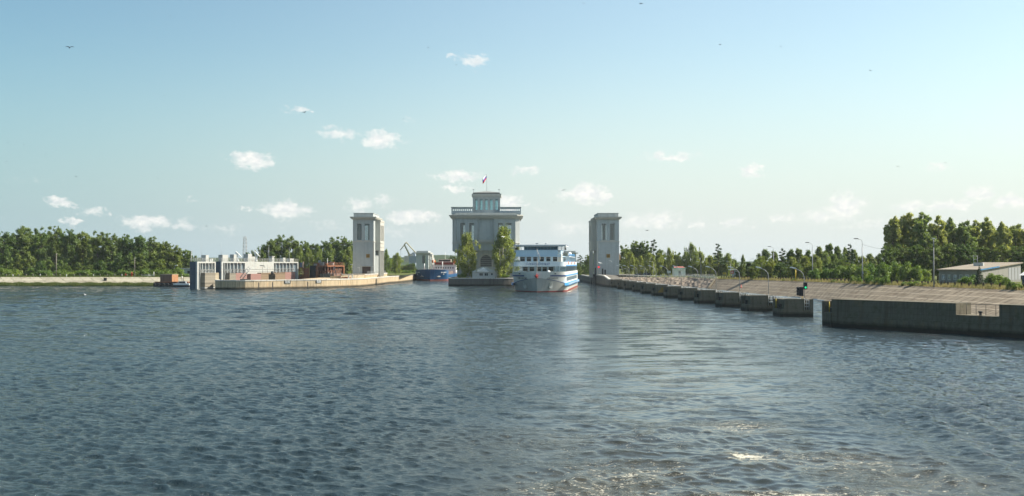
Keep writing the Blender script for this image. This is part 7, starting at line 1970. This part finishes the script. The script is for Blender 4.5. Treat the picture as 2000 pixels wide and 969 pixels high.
G = [(134, 92, 13, 'large gull high at the upper left, the biggest in the sky', M_GD), (331, 30, 7, 'gull near the top left of the sky', M_GULL), (320, 186, 6, 'gull at left, below and right of the biggest one', M_GULL), (594, 219, 9, 'dark gull beside the small cloud left of centre', M_GD),
 (46, 283, 5, 'small bird low at far left, right of its neighbour', M_GULL), (15, 279, 5, 'small bird low at the far left edge', M_GULL), (88, 302, 4, 'tiny bird at left below two others', M_GULL), (12, 315, 4, 'tiny bird lowest at the far left edge', M_GULL), (148, 345, 5, 'small bird above the leftmost low cloud', M_GULL), (308, 349, 4, 'tiny bird between the left clouds', M_GULL),
 (522, 298, 4, 'tiny bird beside the bright left cloud', M_GULL), (611, 284, 4, 'tiny bird left of the twin clouds', M_GULL), (674, 102, 4, 'tiny bird high left of centre', M_GULL), (836, 92, 5, 'small dark bird high in the middle', M_GD), (891, 126, 4, 'tiny bird left of the top cloud', M_GULL), (788, 232, 4, 'tiny bird in the middle sky', M_GULL),
 (1101, 371, 8, 'dark gull left of the cloud above the cruise ship', M_GD), (1081, 395, 4, 'tiny bird above the bridge of the cruise ship', M_GULL), (1408, 86, 7, 'gull high right of centre', M_GULL), (1347, 106, 4, 'tiny bird left of the high right gull', M_GULL), (1253, 5, 7, 'gull at the very top right of centre', M_GULL), (1140, 5, 6, 'gull at the very top in the middle', M_GULL),
 (1527, 90, 5, 'small bird high on the right', M_GULL), (1702, 137, 6, 'gull in the right part of the sky', M_GULL), (1590, 184, 4, 'tiny bird right of centre', M_GULL), (1755, 325, 5, 'small bird left of the faint right cloud', M_GULL), (1848, 318, 5, 'small bird right of the faint right cloud', M_GULL), (1264, 450, 8, 'pale gull flying just over the wood right of the tower', M_GULL), (1630, 373, 4, 'tiny bird above the tall right cloud', M_GULL), (403, 442, 4, 'tiny bird low above the dock trees', M_GULL)]
for i, (x, y, s, lab, mt) in enumerate(G):
    gull(lab, x, y, s, random.uniform(95, 150) if y < 330 else random.uniform(170, 260), random.uniform(-1.2, 1.2), random.uniform(10, 55)*random.choice((-1, 1)), random.choice((.8, 1, -.4)), mt)
gull('white gull gliding in front of the right island birch', 983, 463, 9, 330, .8, 35, 1, M_GULLW)
gull('white gull gliding low in front of the right tower', 1172, 514, 8, 380, .3, 25, .6, M_GULLW)
t = thing('gull', 'white gull sitting on the water at the left', 'bird', (L(167, 290), 290, .02), .6); m = MB(); m.lathe((0, 0, 0), [(.01, -.28), (.10, -.17), (.13, 0), (.10, .17), (.01, .3)], 8); M = Matrix.Translation((0, 0, .08)) @ Matrix.Rotation(R(90), 4, 'Y'); m.v = [tuple(M @ Vector(p)) for p in m.v]; m.build('body', M_GULLW, t); MB().lathe((-.22, 0, .12), [(.03, 0), (.04, .14), (.07, .2), (.02, .27)], 8).build('head', M_GULLW, t)
# ------------------------------------------------------------------ haze
t = NT('haze_air'); pv_ = t.n('ShaderNodeVolumePrincipled'); pv_.inputs['Color'].default_value = (.86, .92, .95, 1); pv_.inputs['Density'].default_value = HAZE if 'HAZE' in globals() else .00007
pv_.inputs['Anisotropy'].default_value = .25
t.t.links.new(pv_.outputs[0], t.out.inputs['Volume'])
hz = MB().box(-3200, 3200, -80, 3200, -5.6, 75).build('haze', t.m); hz['kind'] = 'stuff'
for o in list(C.objects):
    for k in ('H', 'Rr'):
        if k in o.keys(): del o[k]
